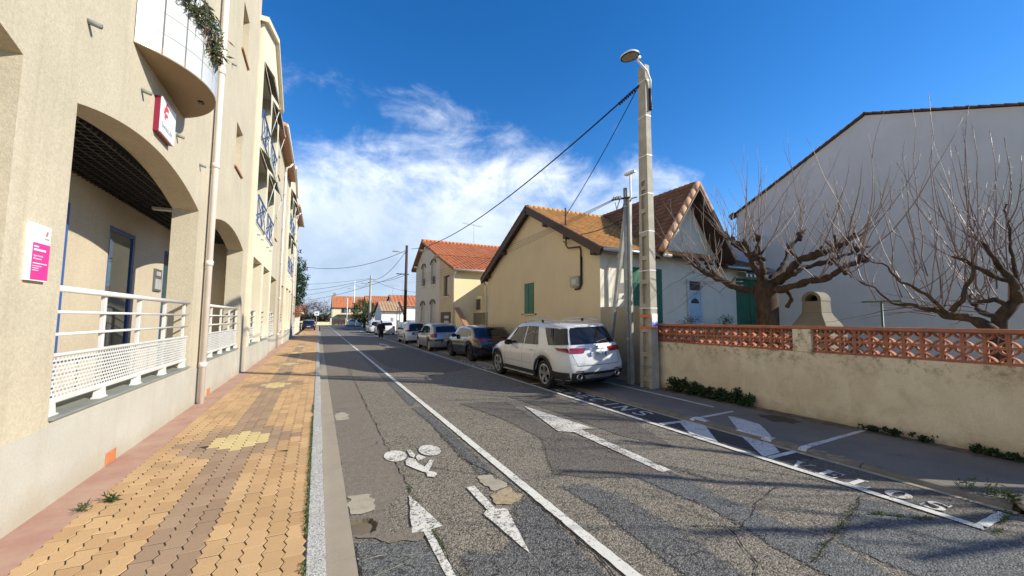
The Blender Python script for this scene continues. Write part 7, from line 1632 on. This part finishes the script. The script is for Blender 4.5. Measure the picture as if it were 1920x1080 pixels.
far_car('dark car parked on the left pavement at the end of the buildings', 4.2, 1.75, 1.46, CARNAVY, -1.15, 61.5, (1.0, 1.3), 0.0, True, 0.06)

# ------------------------------------------------------------------ pedestrian
def skin_obj(name, nodes, edges, mat, parent, sub=2, root=0):
    me = bpy.data.meshes.new(name); me.from_pydata([n[:3] for n in nodes], edges, []); o = bpy.data.objects.new(name, me); COL.objects.link(o)
    sk = o.modifiers.new('skin', 'SKIN'); sk.use_smooth_shade = True
    for v, n in zip(me.skin_vertices[0].data, nodes): v.radius = (n[3], n[4] if len(n) > 4 else n[3]); v.use_root = False
    me.skin_vertices[0].data[root].use_root = True
    ss = o.modifiers.new('sub', 'SUBSURF'); ss.levels = sub; ss.render_levels = sub
    dg = bpy.context.evaluated_depsgraph_get(); me2 = bpy.data.meshes.new_from_object(o.evaluated_get(dg)); me2.name = name
    bpy.data.objects.remove(o); me2.materials.clear(); me2.materials.append(mat); me2.polygons.foreach_set('use_smooth', [True] * len(me2.polygons))
    o = bpy.data.objects.new(name, me2); COL.objects.link(o); attach(o, parent); return o
SKIN = simple('skin', (0.48, 0.27, 0.19), 0.55, var=0.08); COAT = simple('navy_coat_cloth', (0.010, 0.012, 0.020), 0.85, var=0.25, scale=20); TROU = simple('dark_trouser_cloth', (0.012, 0.012, 0.016), 0.9, var=0.2); HAIR = simple('dark_grey_hair', (0.10, 0.09, 0.085), 0.7, var=0.3, scale=60); SCARF = simple('wine_scarf', (0.17, 0.03, 0.035), 0.9)
pr = thing('person', 'person in a dark coat walking along the road towards the camera', 'person', (0, 0, 0))
body = skin_obj('body', [(0, 0, 0.86, .13, .10), (0, 0, 1.05, .12, .09), (0, 0, 1.25, .14, .10), (0, 0, 1.35, .06, .06), (0, -0.01, 1.42, .05, .055), (0, -0.02, 1.50, .075, .09), (0, -0.015, 1.58, .07, .085),
    (-.17, 0, 1.29, .055), (-.24, 0.02, 1.06, .045), (-.25, -0.06, .84, .036), (-.25, -.09, .77, .032, .02), (.17, 0, 1.29, .055), (.24, -0.02, 1.06, .045), (.26, 0.04, .84, .036), (.26, .05, .77, .032, .02),
    (-.09, -0.04, .80, .085), (-.10, -.16, .45, .06), (-.10, -.20, .09, .042), (.09, 0.03, .80, .085), (.10, .07, .46, .06), (.10, .20, .11, .042), (-.10, -.29, .05, .035, .03), (.10, .13, .05, .035, .03)],
    [(0, 1), (1, 2), (2, 3), (3, 4), (4, 5), (5, 6), (2, 7), (7, 8), (8, 9), (9, 10), (2, 11), (11, 12), (12, 13), (13, 14), (0, 15), (15, 16), (16, 17), (0, 18), (18, 19), (19, 20), (17, 21), (20, 22)], SKIN, pr)
for sd, hx, hy in ((-1, -.25, -.09), (1, .26, .05)):
    hm_ = MB()
    for k in range(4): hm_.tube([(hx - 0.03 + k * 0.018, hy, 0.77), (hx - 0.03 + k * 0.018, hy - 0.01, 0.72), (hx - 0.03 + k * 0.018, hy - 0.025, 0.68 + abs(k - 1.5) * 0.008)], [0.009, 0.008, 0.006], 6)
    hm_.tube([(hx - sd * 0.025, hy, 0.79), (hx - sd * 0.05, hy - 0.02, 0.75), (hx - sd * 0.05, hy - 0.03, 0.72)], [0.010, 0.009, 0.007], 6); hm_.build('fingers', SKIN, body, True)
coat = skin_obj('coat', [(0, 0, 0.62, .25, .19), (0, 0, 0.88, .235, .18), (0, 0, 1.08, .225, .165), (0, 0, 1.26, .235, .15), (0, 0.005, 1.36, .10, .10), (-.19, 0, 1.28, .10), (-.28, 0.02, 1.06, .088), (-.29, -0.05, .84, .075), (.19, 0, 1.28, .10), (.28, -0.02, 1.06, .088), (.30, 0.035, .84, .075)],
    [(0, 1), (1, 2), (2, 3), (3, 4), (3, 5), (5, 6), (6, 7), (3, 8), (8, 9), (9, 10)], COAT, pr)
skin_obj('trousers', [(0, 0, .80, .16, .14), (-.10, -0.04, .72, .13), (-.11, -.14, .45, .105), (-.11, -.18, .10, .09), (.10, 0.03, .72, .13), (.11, .06, .46, .105), (.11, .17, .12, .09)], [(0, 1), (1, 2), (2, 3), (0, 4), (4, 5), (5, 6)], TROU, pr)
for sd, y_ in ((-1, -.20), (1, .20)): skin_obj('shoe', [(sd * .10, y_ + 0.03, .06, .045, .045), (sd * .10, y_ - 0.07, .045, .045, .035), (sd * .10, y_ - 0.17, .04, .038, .03)], [(0, 1), (1, 2)], BLACK, pr)
bm = bmesh.new(); bmesh.ops.create_icosphere(bm, subdivisions=3, radius=1)
for v in list(bm.verts):
    v.co = Vector((v.co.x * 0.092, v.co.y * 0.108 + 0.012, v.co.z * 0.10 + 1.575))
bmesh.ops.delete(bm, geom=[v for v in bm.verts if v.co.y < -0.055 and v.co.z < 1.60 or v.co.z < 1.50], context='VERTS')
me = bpy.data.meshes.new('hair'); bm.to_mesh(me); bm.free(); me.materials.append(HAIR); ho = bpy.data.objects.new('hair', me); COL.objects.link(ho); attach(ho, pr)
fm = MB(); fm.add([(-0.012, -0.10, 1.53), (0.012, -0.10, 1.53), (0.0, -0.10, 1.575), (0, -0.128, 1.538)], [(0, 1, 3), (1, 2, 3), (2, 0, 3)]); fm.build('nose', SKIN, body)
for sd in (-1, 1): MB().lathe([(0.0, -0.006), (0.009, 0.0), (0.0, 0.006)], 8, 'y', (sd * 0.03, -0.098, 1.565)).build('eye', BLACK, body); MB().lathe([(0.0, -0.012), (0.024, 0.0), (0.0, 0.012)], 8, 'x', (sd * 0.083, 0.0, 1.54)).build('ear', SKIN, body, True)
MB().box(-0.022, 0.022, -0.103, -0.095, 1.495, 1.502).build('mouth', REDP, body)
MB().tube([(-0.07, -0.02, 1.36), (-0.04, -0.09, 1.34), (0.0, -0.115, 1.30), (0.04, -0.09, 1.34), (0.07, -0.02, 1.36)], 0.026, 8).build('scarf', SCARF, pr, True)
pr.location = (4.92, 36.2, 0.0); pr.rotation_euler = (0, 0, math.radians(-6)); pr.scale = (0.97, 0.97, 0.97)

# ------------------------------------------------------------------ far end of the street
def simple_house(label, x0, x1, y0, y1, ze, zr, axis, wall, tiles, du=0.30, wins=(), ov=0.35, name='house'):
    """gabled house; axis = direction of the ridge; wins: (face, a0, a1, z0, z1)"""
    t = thing(name, label, 'house', ((x0 + x1) / 2, y0, 0)); m = MB()
    m.box(x0, x1, y0, y1, 0, ze)
    xc, yc = (x0 + x1) / 2, (y0 + y1) / 2
    if axis == 'x': m.prism([(y0, ze), (y1, ze), (yc, zr - 0.1)], 'x', x0, x1)
    else: m.prism([(x0, ze), (x1, ze), (xc, zr - 0.1)], 'y', y0, y1)
    m.build('wall', wall, t); r = MB(); q = MB(); dz = (zr - ze)
    if axis == 'x':
        hw_ = (y1 - y0) / 2; k = ov * dz / hw_
        for s_2, ya in ((1, y0 - ov), (-1, y1 + ov)):
            r.prism([(ya, ze - k), (yc, zr), (yc, zr - 0.1), (ya, ze - k - 0.1)], 'x', x0 - 0.2, x1 + 0.2); v = Vector((0, yc - ya, zr - ze + k)); nv = max(3, int(v.length / 0.38)); tile_field(q, (x0 - 0.22, ya, ze - k + 0.02), (1, 0, 0), v, int((x1 - x0 + 0.4) / du), nv, du, v.length / nv, 0.07, 0.04, 3)
    else:
        hw_ = (x1 - x0) / 2; k = ov * dz / hw_
        for s_2, xa in ((1, x0 - ov), (-1, x1 + ov)):
            r.prism([(xa, ze - k), (xc, zr), (xc, zr - 0.1), (xa, ze - k - 0.1)], 'y', y0 - 0.2, y1 + 0.2); v = Vector((xc - xa, 0, zr - ze + k)); nv = max(3, int(v.length / 0.38)); tile_field(q, (xa, y0 - 0.22, ze - k + 0.02), (0, 1, 0), v, int((y1 - y0 + 0.4) / du), nv, du, v.length / nv, 0.07, 0.04, 3)
    ro = r.build('roof', BROWNWOOD, t); o = q.build('roof_tiles', tiles, ro, recalc=False); o['kind'] = 'stuff'
    for (fc, a, b, c, d) in wins:
        if fc == 'front':
            w_ = MB().box(a, b, y0 - 0.05, y0 - 0.002, c, d).build('window', WHITE, t); MB().box(a + 0.1, (a + b) / 2 - 0.04, y0 - 0.06, y0 - 0.051, c + 0.1, d - 0.1).build('pane', FARGLASS, w_); MB().box((a + b) / 2 + 0.04, b - 0.1, y0 - 0.06, y0 - 0.051, c + 0.1, d - 0.1).build('pane', FARGLASS, w_)
        else:
            w_ = MB().box(x0 - 0.05, x0 - 0.002, a, b, c, d).build('window', WHITE, t); MB().box(x0 - 0.06, x0 - 0.051, a + 0.1, b - 0.1, c + 0.1, d - 0.1).build('pane', FARGLASS, w_)
    return t, ro
STONEW = render_wall('far_stone_wall', (0.36, 0.31, 0.245), 6, 0.3, 0.2, None, 0.25, 0.1)
t, ro = simple_house('cream house with orange roof facing down the street at its far end', 3.2, 11.2, 113, 121, 4.7, 7.6, 'x', PALEY, TO, 0.35, (('front', 5.2, 7.2, 3.0, 4.4), ('front', 8.2, 9.3, 0.3, 2.3)))
MB().box(3.3, 4.0, 116.6, 117.3, 7.0, 8.5).build('chimney', STONEW, ro); MB().box(2.9, 3.19, 113, 121, 0, 4.7).build('side_wall', STONEW, t); MB().box(4.4, 10.5, 110.6, 112.9, 2.55, 2.75).build('pergola_roof', simple('vine_pergola', (0.16, 0.10, 0.06), 0.9, var=0.5, scale=3), t)
for k in range(4): MB().box(4.5 + k * 1.9, 4.7 + k * 1.9, 110.7, 110.9, 0, 2.55).build('pergola_post', BROWNWOOD, t)
simple_house('white outbuilding with ribbed brown tile roof beyond the red-roofed shed', 8.15, 11.1, 60, 67, 2.95, 4.35, 'x', WHITEW, TC, 0.42, (('front', 9.4, 9.9, 1.2, 2.0),))
simple_house('shed with plain red roof left of the white outbuilding', 8.6, 12.0, 76, 83, 3.2, 4.75, 'x', WHITEW, TR, 0.4)
simple_house('white house with broad orange ribbed roof behind the timber pole', 10.5, 18, 64.5, 72, 3.85, 5.6, 'x', WHITEW, TO, 0.6, (('front', 11.6, 12.2, 2.3, 3.0),))
simple_house('pale ochre house showing its roof above the hedge', 9.0, 15, 88, 96, 4.6, 6.6, 'x', PALEY, TO, 0.4)
antenna((12.5, 68, 5.6), 2.4, 'tv antenna on the broad orange ribbed roof', 0.2, 6); antenna((10.2, 63.5, 4.3), 2.6, 'tv antenna over the ribbed brown roof', 0.1, 5)
# walls, gates and fences along the right pavement
def low_wall(label, x0, x1, y0, y1, h, mat, cat='wall', name='garden_wall'): t = thing(name, label, cat, ((x0 + x1) / 2, (y0 + y1) / 2, 0.05)); MB().box(x0, x1, y0, y1, 0, h).build('wall_base', mat, t, bevel=0.01); MB().box(x0 - 0.04, x1 + 0.04, y0, y1, h + 0.001, h + 0.06).build('coping', mat, t); return t
low_wall('low white garden wall beyond the timber pole', 7.9, 8.1, 40.5, 44.5, 1.35, WHITEW)
low_wall('brown boarded wall beside the white hatchback', 7.9, 8.05, 37.3, 40.4, 1.55, BROWNWOOD)
low_wall('pale garden wall with pillars near the round concrete pole', 7.9, 8.1, 53.5, 60.0, 1.4, WHITEW)
low_wall('dark slatted wall before the red-roofed shed', 7.9, 8.05, 60.2, 68.5, 1.25, simple('dark_boards', (0.07, 0.055, 0.045), 0.85, var=0.3, scale=3))
low_wall('cream wall at the far right of the street', 7.9, 8.1, 80, 104, 1.5, PALEY)
t = thing('arched_gate', 'thin arched iron gate frame in front of the white outbuilding', 'gate', (8.0, 45.5, 0.1)); MB().tube([(8.0, 44.8 + 1.8 * k / 12, 1.5 + 0.75 * math.sqrt(max(0, 1 - (k / 6 - 1) ** 2)) + 0.8) for k in range(13)], 0.035, 6).build('arch', DARKMETAL, t); MB().box(7.97, 8.03, 44.78, 44.84, 0.1, 2.3).build('gate_post', DARKMETAL, t); MB().box(7.97, 8.03, 46.56, 46.62, 0.1, 2.3).build('gate_post', DARKMETAL, t)
for k in range(10): MB().box(7.99, 8.01, 44.95 + k * 0.17, 44.97 + k * 0.17, 0.15, 1.6).build('bar', DARKMETAL, t)
t = thing('wooden_gate', 'brown slatted gate between pale posts at the end of the street', 'gate', (4.2, 110, 0)); 
for k in range(16): MB().box(3.0 + k * 0.2, 3.17 + k * 0.2, 109.95, 110.0, 0.1, 1.35).build('slat', BROWNWOOD, t)
for x_ in (2.7, 6.25): MB().box(x_, x_ + 0.3, 109.85, 110.15, 0, 1.75).build('post', PALEY, t)
low_wall('pale low wall closing the street at its far end', -4.0, 2.6, 109.9, 110.1, 0.75, PALEY); low_wall('pale wall right of the brown gate at the far end', 6.6, 12, 109.9, 110.1, 1.2, PALEY)
FARROAD = struct(MB().add([(-60, 104, 0.012), (60, 104, 0.012), (60, 109.8, 0.012), (-60, 109.8, 0.012)], [(0, 1, 2, 3)]).build('cross_road', DARKROAD))
t = thing('road_sign', 'small white direction sign on a post at the end of the left pavement', 'sign', (-0.35, 95, 0)); MB().tube([(-0.35, 95, 0), (-0.35, 95, 3.0)], 0.05, 8).build('post', GALV, t); MB().box(-0.8, 0.1, 94.9, 94.94, 2.3, 3.15).build('panel', WHITE, t, bevel=0.02); MB().box(-0.6, -0.1, 94.89, 94.899, 2.55, 2.9).build('symbol', GREYP_, t)
# left side beyond the buildings
low_wall('cream panelled wall continuing the left pavement past the buildings', -2.35, -2.15, 45.7, 58.0, 1.75, CREAM); 
for k in range(8): pass
low_wall('low cream wall beyond the dark parked car', -2.4, -2.2, 64, 95, 1.2, PALEY)
t, ro = simple_house('low cream house with pinkish roof behind the dark parked car', -9, -2.8, 66, 76, 2.6, 4.0, 'y', PALEY, TC, 0.4)
# trees of the background
PINE = leafmat('conifer_needles', (0.010, 0.030, 0.010), (0.035, 0.065, 0.020)); OLIVE = leafmat('olive_bush_leaves', (0.045, 0.065, 0.015), (0.13, 0.145, 0.04)); REDBUSH = leafmat('reddish_shrub_leaves', (0.22, 0.09, 0.05), (0.42, 0.20, 0.12))
def crown_pts(c, rx, ry, rz, n, seed, cone=False):
    rg = random.Random(seed); out = []
    while len(out) < n:
        p = Vector((rg.uniform(-1, 1), rg.uniform(-1, 1), rg.uniform(-1, 1)))
        r = p.length; lim = 1.0 + 0.35 * noise.noise(p * 2.2 + Vector((seed, 0, 0)))
        if r > lim or r < lim * 0.45: continue
        if cone and (p.x ** 2 + p.y ** 2) ** 0.5 > 1.02 - (p.z + 1) * 0.40: continue
        out.append((c[0] + p.x * rx, c[1] + p.y * ry, c[2] + p.z * rz))
    return out
t = thing('conifer', 'tall dark conifer rising behind the last left building', 'tree', (-5.2, 76, 0)); leaf_clump(crown_pts((-5.2, 76, 7.4), 3.2, 3.2, 5.6, 520, 4), 15000, 0.40, 0.16, 0.22, -0.1, 5).build('crown', PINE, t, recalc=False); MB().tube([(-5.2, 76, 0), (-5.2, 76, 8)], [0.35, 0.12], 8).build('trunk', BARK, t)
t = thing('bush', 'rounded olive-green bush by the round concrete pole', 'tree', (7.9, 72, 0)); leaf_clump(crown_pts((7.2, 74, 3.0), 2.2, 2.2, 2.1, 300, 9), 6500, 0.22, 0.10, 0.16, 0, 8).build('crown', OLIVE, t, recalc=False); MB().tube([(7.2, 74, 0), (7.2, 74, 2.5)], [0.2, 0.08], 8).build('trunk', BARK, t)
t = thing('hedge', 'low clipped green hedge in front of the red-roofed shed', 'hedge', (8.8, 57, 0)); leaf_clump(crown_pts((8.9, 66.5, 1.3), 0.7, 2.2, 0.75, 160, 12), 3000, 0.15, 0.08, 0.10, 0, 14).build('foliage', OLIVE, t, recalc=False); MB().tube([(8.9, 66.5, 0), (8.9, 66.5, 1.0)], 0.06, 6).build('stem', BARK, t)
t = thing('shrub', 'reddish shrub over the cream wall on the left', 'plant', (-3.3, 56, 0)); leaf_clump(crown_pts((-2.9, 57.5, 2.4), 0.8, 2.0, 0.8, 160, 22), 2600, 0.16, 0.10, 0.12, 0, 24).build('foliage', REDBUSH, t, recalc=False); MB().tube([(-2.9, 57.5, 0), (-2.9, 57.5, 2)], 0.06, 6).build('stem', BARK, t)
FTW = simple('far_twig', (0.17, 0.115, 0.095), 0.9, var=0.3)
def bare_tree(label, x, y, h, spread, n, seed):
    t = thing('bare_tree', label, 'tree', (x, y, 0)); m = MB(); rg = random.Random(seed); m.tube([(x, y, 0), (x, y, h * 0.3)], [0.25, 0.18], 7); m.build('trunk', BARK, t, True); m = MB()
    def rec(p, d, L, r, k):
        P = whip(m, p, d, L, r, 0.05, rg, 4, 3, 0.25, 0.016)
        if k: 
            for _ in range(4): b = rg.randint(1, 4); rec(P[b], (d + Vector((rg.gauss(0, .7), rg.gauss(0, .7), rg.gauss(0, .45)))).normalized(), L * rg.uniform(0.5, 0.78), max(0.025, r * 0.55), k - 1)
    for _ in range(n): rec(Vector((x, y, h * 0.28)), Vector((rg.gauss(0, spread), rg.gauss(0, spread), 0.7)).normalized(), h * 0.40, 0.10, 3)
    m.build('branches', FTW, t, recalc=False)
bare_tree('large bare tree at the far left end of the street', -3.2, 122, 9.0, 0.9, 9, 1); bare_tree('smaller bare tree next to the cream far house', 1.6, 124, 7.5, 0.9, 8, 2); bare_tree('bare tree half hidden by the dark conifer', -9.5, 118, 8.0, 0.9, 8, 3)
HEDGE = leafmat('far_hedge_leaves', (0.05, 0.05, 0.03), (0.13, 0.11, 0.06)); hg = thing('far_hedge', 'brownish hedge line closing the view behind the far low wall', 'hedge', (-6, 113, 0))
leaf_clump([(lerp(-14, 2.4, k / 200), 113 + rn(-0.5, 0.5), rn(0.2, 2.6)) for k in range(200)], 9000, 0.40, 0.25, 0.28, 0, 33).build('foliage', HEDGE, hg, recalc=False); MB().box(-14, 2.4, 112.9, 113.1, 0, 1.0).build('stem_mass', BROWNWOOD, hg)
# distant roofs behind the street end so that the horizon is closed
for k, (x_, y_, w_2, h_, la) in enumerate(((-32, 150, 14, 4.0, 'distant long house beyond the bare trees on the left'), (16, 140, 12, 4.2, 'distant house right of the cream far house'), (34, 120, 14, 4.0, 'distant house far to the right behind the roofs'), (-16, 160, 12, 4.4, 'distant house behind the far hedge'))):
    simple_house(la, x_, x_ + w_2, y_, y_ + 8, h_, h_ + 2.0, 'x', PALEY if k % 2 else WHITEW, TO, 0.6)
